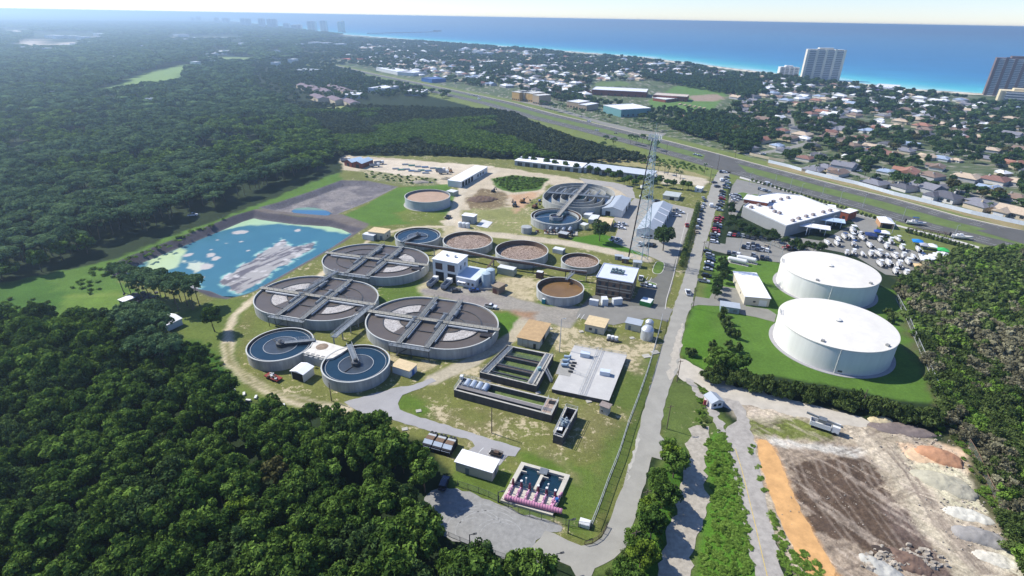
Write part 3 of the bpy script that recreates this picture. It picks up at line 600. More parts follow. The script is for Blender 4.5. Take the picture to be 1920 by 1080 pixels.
# suburb streets
for st, w in (([(1478, 205), (1482, 222), (1487, 250), (1490, 270)], 7), ([(1395, 290), (1440, 285), (1490, 275), (1540, 262)], 7), ([(1585, 320), (1620, 332), (1660, 340), (1720, 345), (1790, 352)], 7), ([(1740, 335), (1790, 352), (1860, 378), (1920, 392), (2000, 420)], 8),
              ([(1380, 160), (1385, 172), (1380, 185)], 6), ([(1790, 352), (1830, 348), (1925, 350)], 6), ([(1560, 250), (1640, 270), (1800, 290), (1925, 310)], 6), ([(1480, 205), (1600, 230), (1760, 250), (1920, 262)], 6), ([(1365, 208), (1372, 222), (1376, 235)], 7)):
    c = UL(st); strip('street', offset(c, w / 2), offset(c, -w / 2), Z1, mat('street_asphalt', C(150, 148, 138), .9, .1, .2))
sheet('clay_strip', smooth_poly(UL([(1419, 822), (1442, 827), (1462, 862), (1478, 905), (1500, 955), (1530, 1008), (1580, 1090), (1520, 1090), (1488, 1030), (1460, 970), (1440, 915), (1424, 868)]), 1), Z1 - .02, mat('orange_clay', C(216, 168, 110), .95, .22, .35, streak=1), amp=.35, step=1.2)
def kerb(px, w=.3, z=.14, closed=True, name='kerb'):
    P = smooth_poly(UL(px), 2) if closed else UL(px); o = [(p[0], p[1]) for p in P]
    b = MB(); n = len(o)
    for i in range(n if closed else n - 1): b.beam((*o[i], z + .02), (*o[(i + 1) % n], z + .02), w, .14)
    k = b.build(name, KERBM); k['kind'] = 'structure'
GRS = mat('island_grass', C(96, 122, 48), .95, .25, .6)
for q in ([(1232, 489), (1246, 492), (1245, 505), (1238, 515), (1222, 512), (1226, 498)], [(1378, 362), (1400, 360), (1412, 372), (1400, 378), (1382, 372)], [(1408, 362), (1440, 370), (1446, 385), (1420, 382), (1408, 376)], [(1210, 527), (1232, 532), (1230, 537), (1208, 533)]):
    sheet('planting_island', smooth_poly(UL(q), 2), Z3, GRS); kerb(q)
kerb([(1290, 400), (1275, 460), (1262, 520), (1250, 560), (1247, 580), (1262, 582), (1275, 545)][:5], closed=False)
# ================================================================== ROUND TANKS
STEELC = mat('tank_concrete', C(170, 174, 172), .9, .2, .35, bump=0, streak=.15); WALL = mat('stained_concrete', C(178, 180, 176), .92, .36, .5, streak=.12)
INNER = mat('inner_wall_dark', C(118, 98, 80), .9, .25, .5, streak=.2); RIMM = mat('rim_concrete', C(196, 198, 192), .85, .1, 1)
STEEL = mat('galvanised_steel', C(140, 146, 148), .5, .2, 1, metal=.5); DSTEEL = mat('dark_steel', C(84, 86, 88), .6, .25, 1, metal=.3); PIPEM = mat('grey_pipe', C(186, 190, 190), .5, .15, 1)
def watermat(name, col, rough=.12, var=.1, foam=None, fcol=None, fs=.6, spec=.5):
    m, nt, b = nodes(name); N = nt.nodes; L = nt.links
    tc = N.new('ShaderNodeTexCoord'); n = N.new('ShaderNodeTexNoise'); n.inputs['Scale'].default_value = .25; n.inputs['Detail'].default_value = 7; L.new(tc.outputs['Object'], n.inputs['Vector'])
    r = N.new('ShaderNodeMapRange'); r.inputs[1].default_value = .3; r.inputs[2].default_value = .7; r.inputs[3].default_value = 1 - var; r.inputs[4].default_value = 1 + var; L.new(n.outputs[0], r.inputs[0])
    s = N.new('ShaderNodeVectorMath'); s.operation = 'SCALE'; s.inputs[0].default_value = col; L.new(r.outputs[0], s.inputs['Scale']); out = s.outputs[0]
    if foam is not None:
        v = N.new('ShaderNodeTexNoise'); v.inputs['Scale'].default_value = fs; v.inputs['Detail'].default_value = 8; v.inputs['Roughness'].default_value = .72; v.inputs['Distortion'].default_value = 2.2; L.new(tc.outputs['Object'], v.inputs['Vector'])
        a = N.new('ShaderNodeMath'); a.operation = 'SUBTRACT'; L.new(v.outputs[0], a.inputs[0]); a.inputs[1].default_value = .5
        a2 = N.new('ShaderNodeMath'); a2.operation = 'ABSOLUTE'; L.new(a.outputs[0], a2.inputs[0])
        r2 = N.new('ShaderNodeMapRange'); r2.inputs[1].default_value = foam; r2.inputs[2].default_value = 0; r2.inputs[3].default_value = 0; r2.inputs[4].default_value = 1; L.new(a2.outputs[0], r2.inputs[0])
        mx = N.new('ShaderNodeMix'); mx.data_type = 'RGBA'; L.new(r2.outputs[0], mx.inputs[0]); L.new(out, mx.inputs[6]); mx.inputs[7].default_value = (*fcol, 1); out = mx.outputs[2]
    L.new(out, b.inputs['Base Color']); b.inputs['Roughness'].default_value = rough; b.inputs['Specular IOR Level'].default_value = spec
    bp = N.new('ShaderNodeBump'); bp.inputs['Strength'].default_value = .15; bp.inputs['Distance'].default_value = .1
    n3 = N.new('ShaderNodeTexNoise'); n3.inputs['Scale'].default_value = 2.5; L.new(tc.outputs['Object'], n3.inputs['Vector']); L.new(n3.outputs[0], bp.inputs['Height']); L.new(bp.outputs[0], b.inputs['Normal'])
    return m
W_CLEAR = watermat('clear_tank_water', C(34, 60, 78), .22, spec=.22); W_BROWN = watermat('mixed_liquor', C(100, 92, 84), .35, .12, spec=.2); W_FOAM = watermat('foaming_liquor', C(108, 84, 66), .6, .15, .045, C(214, 196, 178), .42, .2)
W_FOAM2 = watermat('white_foam', C(156, 150, 144), .8, .15, .06, C(216, 212, 206), .5, .2); W_MUD = watermat('muddy_water', C(126, 98, 62), .35, .15, spec=.2); W_TEAL = watermat('deep_tank_water', C(24, 52, 66), .1); W_ALGAE = watermat('algae_water', C(84, 104, 58), .4, .35, .05, C(128, 140, 84), .4)
W_PUR = watermat('dark_channel_water', C(56, 48, 50), .2, .3); W_SLUDGE = watermat('settled_sludge', C(184, 158, 136), .85, .1, spec=.1)
def circle(r, n=96, c=(0, 0)): return [(c[0] + r * math.cos(2 * math.pi * i / n), c[1] + r * math.sin(2 * math.pi * i / n)) for i in range(n)]
def disc(r, z, m=0, n=96, c=(0, 0)): b = MB(); b.add([(x, y, z) for x, y in circle(r, n, c)], [tuple(range(n))], m); return b
def round_tank(c, r, h, label, wl_, wm, cat='tank', name='round_tank', outm=WALL, inm=INNER, group=None, t=.35):
    o = thing(name, label, cat, (c[0], c[1], 0), 0, group)
    b = MB(); b.lathe([(r, -.1), (r, h - .35)], 96, 0); b.lathe([(r, h - .35), (r + .12, h - .35), (r + .12, h), (r - t, h)], 96, 1); b.lathe([(r - t, h), (r - t, .05)], 96, 2)
    b.build('wall', [outm, RIMM, inm], o, smooth=False)
    disc(r - t - .01, wl_).build('water', wm, o)
    return o
def PXc(px, py, z): return U(px, py, z)
# two clarifiers south-west, one north (dark blue water)
def clarifier(c, r, h, label, ang, bl, wlv=.5, scum=.52, grp='clarifiers with dark blue water'):
    o = round_tank(c, r, h, label, h - .75, W_CLEAR, 'clarifier', 'clarifier', group=grp)
    b = MB(); b.lathe([(r - 1.25, h - .9), (r - 1.25, h - .55), (r - 1.38, h - .55), (r - 1.38, h - .9)], 96); b.build('weir_ring', PIPEM, o)
    b = MB(); b.lathe([(r * scum, h - .9), (r * scum, h - .6), (r * scum - .16, h - .6), (r * scum - .16, h - .9)], 64); b.build('baffle_ring', PIPEM, o)
    disc(r * scum - .18, h - .745, n=64).build('scum_pool', watermat('scum_pool_water' + name_id(), C(62, 70, 76), .3, .3), o)
    ca_, sa_ = math.cos(ang), math.sin(ang)
    b = MB(); w = .9
    p0 = Vector((ca_ * (r + .6), sa_ * (r + .6), h + .35)); p1 = Vector((-ca_ * bl, -sa_ * bl, h + .35)); nn = Vector((-sa_, ca_, 0)) * w
    b.beam(p0, p1, 1.6, .12, 0)
    for s_ in (-1, 1): b.beam(p0 + nn * s_ * .95, p1 + nn * s_ * .95, .16, .75, 1)
    b.build('walkway', [STEEL, DSTEEL], o)
    b = MB()
    for s_ in (-1, 1): b.railing([p0 + nn * s_, p1 + nn * s_], 1.05, .045, 1.8)
    b.build('railing', PIPEM, o)
    b = MB(); b.lathe([(0, h + 1.6), (.55, h + 1.5), (.7, h + .5), (1.5, h + .4), (1.5, h - .6), (1.35, h - .6)], 24); b.tube((0, 0, .1), (0, 0, h), .35, 10); b.build('drive_unit', DSTEEL, o)
    b = MB(); q = ang + 2.2; b.beam((0, 0, h - .5), (math.cos(q) * r * .5, math.sin(q) * r * .5, h - .5), .2, .3); b.build('skimmer_arm', DSTEEL, o)
    return o
NID = [0]
def name_id(): NID[0] += 1; return '_' + 'abcdefghijklmnop'[NID[0]]
clarifier((-52.6, 154.8), 11.3, 4.2, 'round dark blue clarifier beside the open white carport, bridge pointing to the sand covered slab', 2.02, 1.2)
clarifier((-82.5, 165.8), 11.3, 4.2, 'round dark blue clarifier nearest the sandy track bend, its bridge lying east', .22, 1.2)
clarifier((-51.4, 276.6), 12.2, 4.0, 'round blue clarifier behind the oval basins and next to the small tan shed', -2.1, 1.5, scum=.45)
# sand covered slab and channel between the two lower clarifiers
o = thing('splitter_box', 'concrete splitter box with pale sand covered deck between the two blue clarifiers', 'splitter box', (0, 0, 0))
sp_ = [U(*p, 4.1)[:2] for p in [(588, 637), (608, 640), (642, 650), (655, 652), (640, 662), (624, 671), (612, 673), (596, 669), (567, 661), (583, 652)]]
MB().prism(sp_, 0, 4.1).build('deck', mat('sandy_deck', C(226, 220, 206), .95, .2, .6), o)
b = MB()
for i in range(4):
    for j in range(2):
        a = U(577 + i * 9.5 + j * -3.5, 661.5 + i * 2.4 + j * 4.5, 4.13); b.obox((a[0], a[1], 4.11), (1.3, .8, .06), -.3)
b.build('grating', mat('grating_grey', C(150, 150, 146), .7, .2, 2), o)
b = MB(); b.lathe([(0, 4.32), (1.2, 4.25), (2.2, 4.13)], 12, 0, U(604, 650, 4.1)[:2]); b.build('rust_stain', mat('silt_heap', C(150, 132, 112), .95, .3, 1), o)
# digesters and foaming tanks
t1 = round_tank((-23.9, 270.8), 13.1, 4.0, 'round tank of foaming brown liquor next to the blue clarifier', 2.3, W_FOAM, group='round foaming tanks')
t2 = round_tank((4.6, 257.2), 13.4, 4.6, 'middle round tank of foaming brown liquor with high rusty inner wall', 2.0, W_FOAM, group='round foaming tanks')
cc = U(1088, 487, 4.0); t3 = round_tank((cc[0], cc[1] + .5), 9.3, 3.6, 'smaller round tank of swirling brown liquor near the radio tower', 2.0, W_FOAM, group='round foaming tanks')
cc = U(1050.5, 538, 4.2); t4 = round_tank((cc[0], cc[1]), 10.4, 4.2, 'round tank of flat muddy brown water beside the brick office', 2.2, W_MUD)
cc = U(801.5, 366, 6.0); t5 = round_tank((cc[0], cc[1]), 14.6, 5.8, 'tall pale round tank alone on the green lawn, part filled with pink brown sludge', 4.4, W_SLUDGE, outm=mat('pale_tank_wall', C(182, 190, 190), .85, .12, .4), inm=mat('blue_grey_inner', C(120, 124, 132), .9, .15, .4))
b = MB(); b.lathe([(14.6, .02), (15.6, .12), (15.6, 0)], 96); b.build('footing', CONC, t5)
# big clarifier and the concentric treatment tank in the north
cc = (25.6, 311.5); o = round_tank(cc, 15.1, 4.4, 'large clarifier with a raised round centre well below the ring tank', 2.6, W_TEAL, 'clarifier', 'clarifier')
b = MB(); b.lathe([(13.4, 2.4), (13.4, 4.0), (13.1, 4.0), (13.1, 2.4)], 96, 0); b.build('launder', RIMM, o)
b = MB(); b.lathe([(4.0, 1), (4.0, 4.6), (3.6, 4.6), (3.6, 1)], 40, 0); b.build('centre_well', STEELC, o)
o2 = disc(3.55, 3.9, n=32).build('well_water', W_PUR, o)
b = MB(); b.beam((-14.6, -5, 4.5), (-3.8, -1, 4.5), .3, .25); b.build('scum_arm', PIPEM, o)
T0c = Vector((43.5, 353.5, 0)); ax = math.atan2(.95, .31)
def oval(r, half, n=48, ang=0.0, c=(0, 0)):
    P = []
    for i in range(n + 1): t = -math.pi / 2 + math.pi * i / n; P.append((half + r * math.cos(t), r * math.sin(t)))
    for i in range(n + 1): t = math.pi / 2 + math.pi * i / n; P.append((-half + r * math.cos(t), r * math.sin(t)))
    k, q = math.cos(ang), math.sin(ang)
    return [(c[0] + x * k - y * q, c[1] + x * q + y * k) for x, y in P]
o = thing('ring_channel_tank', 'large ring channel tank with three nested walls and a long diagonal walkway', 'treatment tank', T0c, 0)
b = MB(); b.wallring(oval(22.5, 6.5, ang=ax), oval(22.0, 6.5, ang=ax), 0, 5.4); b.build('wall', mat('pale_tank_concrete', C(178, 178, 170), .9, .2, .4, streak=.15), o)
for r in (16.5, 11, 5.5): b = MB(); b.wallring(oval(r, 6.5, ang=ax), oval(r - .35, 6.5, ang=ax), .1, 5.2); b.build('inner_wall', mat('pale_tank_concrete', C(1, 1, 1)), o)
b = MB(); b.add([(x, y, 1.6) for x, y in oval(21.95, 6.5, ang=ax)], [tuple(range(98))]); b.build('water', W_TEAL, o)
# cross wall, platform with railings across
b = MB(); e1 = Vector(U(1027, 360, 5.6)) - T0c; e2 = Vector(U(1142, 369, 5.6)) - T0c; b.beam((e1.x, e1.y, 5.6), (e2.x, e2.y, 5.6), 3.2, .35); b.build('platform', STEEL, o)
b = MB(); d_ = Vector((e2.y - e1.y, e1.x - e2.x, 0)).normalized() * 1.6
for s_ in (-1, 1): b.railing([(e1.x + d_.x * s_, e1.y + d_.y * s_, 5.6), (e2.x + d_.x * s_, e2.y + d_.y * s_, 5.6)], 1.1, .06, 2.5)
for k_ in range(5):
    u = .12 + k_ * .19; q = e1.lerp(e2, u); b.railing([(q.x, q.y, 5.6), (q.x + 5.5, q.y + 13, 5.6)], 1.1, .06, 2.5)
b.build('railing', PIPEM, o)
b = MB()
for k_ in range(4):
    u = .2 + k_ * .19; q = e1.lerp(e2, u); b.beam((q.x, q.y, 5.5), (q.x + 5.5, q.y + 13, 5.5), 1.2, .3)
b.build('catwalk', STEEL, o)
o = thing('diagonal_walkway', 'long elevated steel walkway running from the ring tank to the big clarifier centre', 'walkway', (0, 0, 0))
w0 = Vector(U(1099, 345, 6.2)); w1 = Vector(U(1046, 404, 5.4)); dn = (w1 - w0).normalized(); nn = Vector((-dn.y, dn.x, 0))
MB().beam(w0, w1, 2.0, .5).build('deck', mat('walkway_deck', C(178, 172, 158), .8, .12, 1), o)
b = MB()
for s_ in (-1, 1): b.railing([w0 + nn * s_, w1 + nn * s_], 1.1, .06, 2.2)
b.build('railing', PIPEM, o); b = MB()
for u in (.25, .5, .72, .95): q = w0.lerp(w1, u); MB().tube((q.x, q.y, .5), (q.x, q.y, q.z - .4), .25, 8).build('post', DSTEEL, o)
# ------------------------------------------------------------------ three oval aeration basins
def basin(a1, a2, b1, b2, label, sides, grp='oval aeration basins'):
    """a1-a2 and b1-b2: ends of the two cross walkways (far, near) in world coordinates"""
    A1, A2, B1, B2 = [Vector(U(*q, 4.9)) for q in (a1, a2, b1, b2)]
    c = (A1 + A2 + B1 + B2) / 4; ydir = ((A1 - A2) + (B1 - B2)).normalized(); ang = math.atan2(ydir.y, ydir.x) - math.pi / 2
    R = 18.2; hf = 7.8; h = 4.4; zl = h - .7; w = 5.4
    o = thing('aeration_basin', label, 'aeration basin', (c.x, c.y, 0), ang, grp)
    b = MB(); O = oval(R, hf); b.wallring(O, oval(R - .35, hf), -.1, h - .3, 0, 0); b.wallring(oval(R + .1, hf), oval(R - .36, hf), h - .3, h, 1); b.build('wall', [WALL, RIMM], o)
    b = MB(); b.add([(x, y, zl) for x, y in oval(R - .37, hf)], [tuple(range(98))]); b.build('water', W_BROWN, o)
    for rr, nm in ((12.2, 'ring_wall'), (5.9, 'ring_wall')):
        for s_ in (-1, 1):
            P = [(s_ * (hf - 0.5) + s_ * rr * math.cos(t), rr * math.sin(t)) for t in np.linspace(-math.pi / 2, math.pi / 2, 40)]
            Q = [(s_ * (hf - 0.5) + s_ * (rr - .3) * math.cos(t), (rr - .3) * math.sin(t)) for t in np.linspace(-math.pi / 2, math.pi / 2, 40)]
            P = [p for p in P if s_ * p[0] > w]; Q = [q for q in Q if s_ * q[0] > w]; n = min(len(P), len(Q)); P, Q = P[:n], Q[:n]
            b = MB()
            for i in range(n - 1):
                b.add([(P[i][0], P[i][1], zl - .3), (P[i + 1][0], P[i + 1][1], zl - .3), (P[i + 1][0], P[i + 1][1], zl + .3), (P[i][0], P[i][1], zl + .3),
                       (Q[i][0], Q[i][1], zl - .3), (Q[i + 1][0], Q[i + 1][1], zl - .3), (Q[i + 1][0], Q[i + 1][1], zl + .3), (Q[i][0], Q[i][1], zl + .3)], [(0, 1, 2, 3), (5, 4, 7, 6), (3, 2, 6, 7)])
            b.build(nm, DSTEEL, o)
    # white foam arcs between the ring walls
    for s_, t0, t1 in sides:
        n = 26; T = np.linspace(t0, t1, n); b = MB()
        P = [(s_ * (hf - .5) + s_ * 11.85 * math.cos(t), 11.85 * math.sin(t), zl + .05) for t in T] + [(s_ * (hf - .5) + s_ * (6.0 + .3 * math.sin(3 * t)) * math.cos(t), 6.0 * math.sin(t), zl + .05) for t in T]
        P = [(p[0] if s_ * p[0] > w + .4 else s_ * (w + .4), p[1], p[2]) for p in P]
        f = [(i, i + 1, n + i + 1, n + i) for i in range(n - 1)]
        if s_ < 0: f = [q[::-1] for q in f]
        fo = b.add(P, f).build('foam', W_FOAM2, o)
        if fo.data.polygons[0].normal.z < 0: fo.data.flip_normals()
    # cross walls and walkways
    for x in (-w, w):
        MB().box(x - .5, x + .5, -R + .4, R - .4, zl - .5, h - .1).build('cross_wall', DSTEEL, o)
        MB().box(x - .9, x + .9, -R - .6, R + .6, h + .05, h + .25).build('walkway', mat('walkway_grating', C(136, 138, 134), .7, .25, 1.2), o)
        b = MB()
        for q in (-.85, .85): b.railing([(x + q, -R - .5, h + .25), (x + q, R + .5, h + .25)], 1.05, .05, 2.4)
        b.build('railing', STEEL, o)
        MB().tube((x + 1.4, -R + 4, h - .1), (x + 1.4, R - 3, h - .1), .28, 8).build('air_pipe', PIPEM, o)
    for q in (-7.5, 7.5): MB().box(-w + .6, w - .6, q - .15, q + .15, zl - .3, zl + .35).build('divider', DSTEEL, o)
    # long central bridge
    MB().box(-R - hf - 1, R + hf + 1, -1.1, 1.1, h + .3, h + .5).build('centre_bridge', mat('bridge_deck', C(168, 164, 150), .8, .2, 1), o)
    b = MB()
    for q in (-1.1, 1.1): b.railing([(-R - hf - 1, q, h + .5), (R + hf + 1, q, h + .5)], 1.05, .05, 2.4)
    b.build('railing', STEEL, o)
    for x0, x1 in ((-R - hf + 3, -w - 2), (w + 2, R + hf - 3)): MB().tube((x0, -1.9, h), (x1, -1.9, h), .4, 8).build('air_pipe', PIPEM, o)
    # aerator housings hung on the walkways
    for x, y in ((-w - 1.6, -6), (-w + 1.9, 9.5), (w - 1.8, -3.5), (w + 1.8, 7.5), (w - 2, 2.8), (-w - 1.7, -3)):
        b = MB(); b.tube((x, y - 2.2, h + .1), (x, y + 2.2, h + .1), .75, 10); b.box(x - .9, x + .9, y + 2.3, y + 3.2, h - .2, h + .9); b.build('aerator_cover', STEEL, o)
    # landing and stairs on the near side
    MB().box(-w - 3.2, w + 1.6, -R - 2.2, -R - .3, h - .4, h - .2).build('landing', STEEL, o)
    b = MB(); b.railing([(-w - 3.2, -R - 2.2, h - .2), (w + 1.6, -R - 2.2, h - .2)], 1.1, .06, 1.6); b.railing([(-w - 3.2, -R - .4, h - .2), (-w - 3.2, -R - 2.2, h - .2)], 1.1, .06, 1.6); b.build('railing', STEEL, o)
    for x in (-w - 3, -w, 0, w + 1.4): MB().tube((x, -R - 2.1, 0), (x, -R - 2.1, h - .4), .12, 6).build('post', DSTEEL, o)
    b = MB(); b.beam((-w - 1, -R - 1.4, 0.1), (-w + 4.5, -R - 1.4, h - .3), 1.0, .15); b.build('stair', DSTEEL, o)
    MB().box(R + hf - 5, R + hf - .6, -5.6, -3.4, zl + .05, h + .1).build('outlet_weir', mat('weir_black', C(52, 50, 54), .8, .2, 2), o)
    return o
hp = math.pi / 2
basin((817.4, 557.6), (753, 637.5), (862.8, 564.4), (797.8, 649.7), 'nearest oval aeration basin, brown liquor with bright foam in both ends, beside the plant drive', [(-1, -1.25, 1.4), (1, -1.45, .05)])
q = lambda x, y: (470 + x / 5.647, 440 + y / 5.647)
basin(q(845, 440), q(300, 830), q(1040, 470), q(530, 890), 'oval aeration basin directly above the two blue clarifiers, foam at its lagoon side end', [(-1, -1.15, 1.3), (1, -1.4, -.1)])
basin(q(1400, 90), q(1020, 400), q(1610, 120), q(1220, 430), 'oval aeration basin nearest the lagoon corner, foam only in the half facing the white building', [(1, -1.4, -.1), (1, .1, 1.35)])
# inclined walkways and pipe bridges
def walkway(label, pts, w=1.6, posts=1, name='elevated_walkway', step=9, rail=True, cat='walkway', deck=None):
    o = thing(name, label, cat, (0, 0, 0)); V = [Vector(p) for p in pts]; b = MB()
    for a, c in zip(V[:-1], V[1:]): b.beam(a, c, w, .3)
    b.build('deck', deck or STEEL, o); b = MB()
    for a, c in zip(V[:-1], V[1:]):
        d = c - a; n = Vector((-d.y, d.x, 0)).normalized() * w / 2
        if rail:
            for s_ in (-1, 1): b.railing([a + n * s_, c + n * s_], 1.05, .06, 2.2)
    if rail: b.build('railing', PIPEM, o)
    if posts:
        for a, c in zip(V[:-1], V[1:]):
            L = (c - a).length; k = max(1, int(L / step))
            for i in range(k + 1):
                p = a.lerp(c, i / k)
                if p.z > 1.0: bb = MB(); bb.box(p.x - .2, p.x + .2, p.y - .2, p.y + .2, 0, p.z - .3); bb.build('post', CONC, o)
    return o
walkway('sloping railed walkway on concrete legs from the oval basins down to the sandy splitter box', [U(697, 573, 5.0), U(684, 582, 4.6), U(625, 632, 4.2)], 2.2, step=5)
walkway('railed walkway linking the lagoon corner basin to the basin below it', [U(632, 508, 5.0), U(592, 533, 5.0), U(570, 545, 5.0)], 1.6, posts=0)
RUST = mat('brown_pipe', C(96, 78, 66), .7, .25, 1); PR = [U(760, 457, 4.4), U(869, 472, 4.2), U(926, 485.5, 4.2), U(1000, 496, 4.2), U(1061, 508, 4.2), U(1100, 512, 4.2)]
o = walkway('long brown pipe bridge on posts running past the round foaming tanks towards the brick office', PR, 1.4, name='pipe_bridge', rail=False, step=11, cat='pipe bridge', deck=RUST)
for dz, dd in ((.5, -.4), (.5, .4), (.95, 0)):
    b = MB()
    for a, c in zip(PR[:-1], PR[1:]): b.tube((a[0], a[1] + dd, a[2] + dz), (c[0], c[1] + dd, c[2] + dz), .22, 6)
    b.build('pipe', PIPEM if dz > .6 else RUST, o)
walkway('short railed stair bridge between the two lower round tanks', [U(1075, 512, 4.4), U(1062, 524, 4.4)], 1.3, posts=0)
walkway('brown pipe run from the white building to the pipe bridge', [U(906, 512, 3.5), U(925, 487, 4.2)], .8, name='pipe_bridge', rail=False, cat='pipe bridge', deck=RUST)
# ------------------------------------------------------------------ two white water tanks
WHT = mat('white_tank_paint', C(240, 238, 228), .6, .08, .5, streak=.08); WHR = mat('white_roof_coating', C(234, 229, 216), .65, .09, .2)
def white_tank(c, r, label):
    o = thing('water_tank', label, 'water tank', (c[0], c[1], 0), 0, 'white water storage tanks')
    b = MB(); b.lathe([(r, 0), (r, 9.6)], 128); b.build('wall', WHT, o, smooth=True)
    b = MB(); b.lathe([(r, 9.6), (r + .18, 9.62), (r + .18, 9.95), (r, 10.0), (r * .5, 10.75), (.01, 11.0)], 128); b.build('roof', WHR, o)
    b = MB(); b.lathe([(r, .1), (r + 1.5, .14), (r + 1.5, 0)], 128); b.build('footing', mat('footing_grey', C(170, 168, 168), .9, .1, .6), o)
    b = MB(); b.lathe([(.9, 10.9), (.9, 11.4), (1.3, 11.5), (0, 11.9)], 20); b.build('vent', WHT, o)
    for a in (-2.3, -1.05): b = MB(); b.obox((math.cos(a) * (r - 1.6), math.sin(a) * (r - 1.6), 10.05), (1.1, 1.1, .7), a); b.build('hatch', mat('hatch_grey', C(150, 150, 146), .7, .1, 1), o)
    a = 2.75; b = MB(); b.railing([(math.cos(a + t) * (r - .5), math.sin(a + t) * (r - .5), 10) for t in np.linspace(-.12, .12, 4)], 1.1, .06, 1.2); b.build('railing', PIPEM, o)
    b = MB(); t = -1.98; b.tube((math.cos(t) * (r + .15), math.sin(t) * (r + .15), 0), (math.cos(t) * (r + .15), math.sin(t) * (r + .15), 9.7), .1, 6); b.build('drain_pipe', WHT, o)
    b = MB(); t = -1.9; b.obox((math.cos(t) * (r + .05), math.sin(t) * (r + .05), .9), (1.3, .2, .6), t + math.pi / 2); b.build('manhole', DSTEEL, o)
white_tank((121.35, 177.9), 19.95, 'nearer white domed water tank above the hedge and dirt road')
white_tank((144.5, 228.5), 20.3, 'farther white domed water tank next to the boat sales lot')
# ================================================================== BUILDINGS
def frame(A, B, Cc, h):
    a, b, c = Vector(U(*A, h)), Vector(U(*B, h)), Vector(U(*Cc, h)); u = (b - a); w = u.length; u.normalize()
    v = Vector((-u.y, u.x, 0)); mid = (c - a).dot(v); 
    if mid < 0: a = b; u = -u; v = -v; mid = -mid; a0 = a
    # centre of front edge
    f = (a + u * w / 2); return Vector((f.x, f.y, 0)), math.atan2(u.y, u.x), w, mid
M_WHITE = mat('white_metal_wall', C(232, 232, 228), .6, .06, .3); M_CREAM = mat('cream_block_wall', C(214, 206, 184), .85, .12, .4); M_GREYW = mat('grey_metal_wall', C(176, 180, 180), .6, .08, .3)
M_WROOF = mat('white_metal_roof', C(248, 248, 248, 1.0), .5, .05, .2); M_GROOF = mat('grey_metal_roof', C(176, 184, 190), .5, .08, .25); M_TROOF = mat('tan_gravel_roof', C(190, 160, 118), .95, .2, .7); M_LTROOF = mat('pale_tan_roof', C(218, 196, 154), .95, .15, .8)
M_WIN = mat('dark_window', C(46, 56, 66), .15, .2, 2, spec=.6); M_DOOR = mat('grey_door', C(120, 128, 136), .6, .1, 2); M_BLACK = mat('black_opening', C(34, 34, 38), .8, .2, 2); M_BRICK = mat('brown_brick', C(128, 104, 86), .9, .2, 1.5); M_BRICKL = mat('pale_band', C(196, 184, 162), .9, .12, 1)
M_RED = mat('red_paint', C(176, 52, 44), .5, .1, 1); M_BLUE = mat('blue_paint', C(60, 110, 180), .5, .1, 1); M_GREEN = mat('green_paint', C(52, 140, 70), .5, .1, 1); M_PINK = mat('pink_pipe_paint', C(204, 144, 170), .5, .12, 1.5); M_DPINK = mat('dark_pump_paint', C(110, 52, 72), .6, .2, 2)
def holes(o, w, d, z0, z1, specs):
    """doors and windows, each its own part: (side, name, pos 0..1, width, z0, z1, material)"""
    for side, nm, p, ww, za, zb, m in specs:
        b = MB(); e = .06
        if side == 'f': x = -w / 2 + p * w; b.box(x - ww / 2, x + ww / 2, -e, .05, za, zb)
        elif side == 'b': x = -w / 2 + p * w; b.box(x - ww / 2, x + ww / 2, d - .05, d + e, za, zb)
        elif side == 'l': y = p * d; b.box(-w / 2 - e, -w / 2 + .05, y - ww / 2, y + ww / 2, za, zb)
        else: y = p * d; b.box(w / 2 - .05, w / 2 + e, y - ww / 2, y + ww / 2, za, zb)
        b.build(nm, m, o)
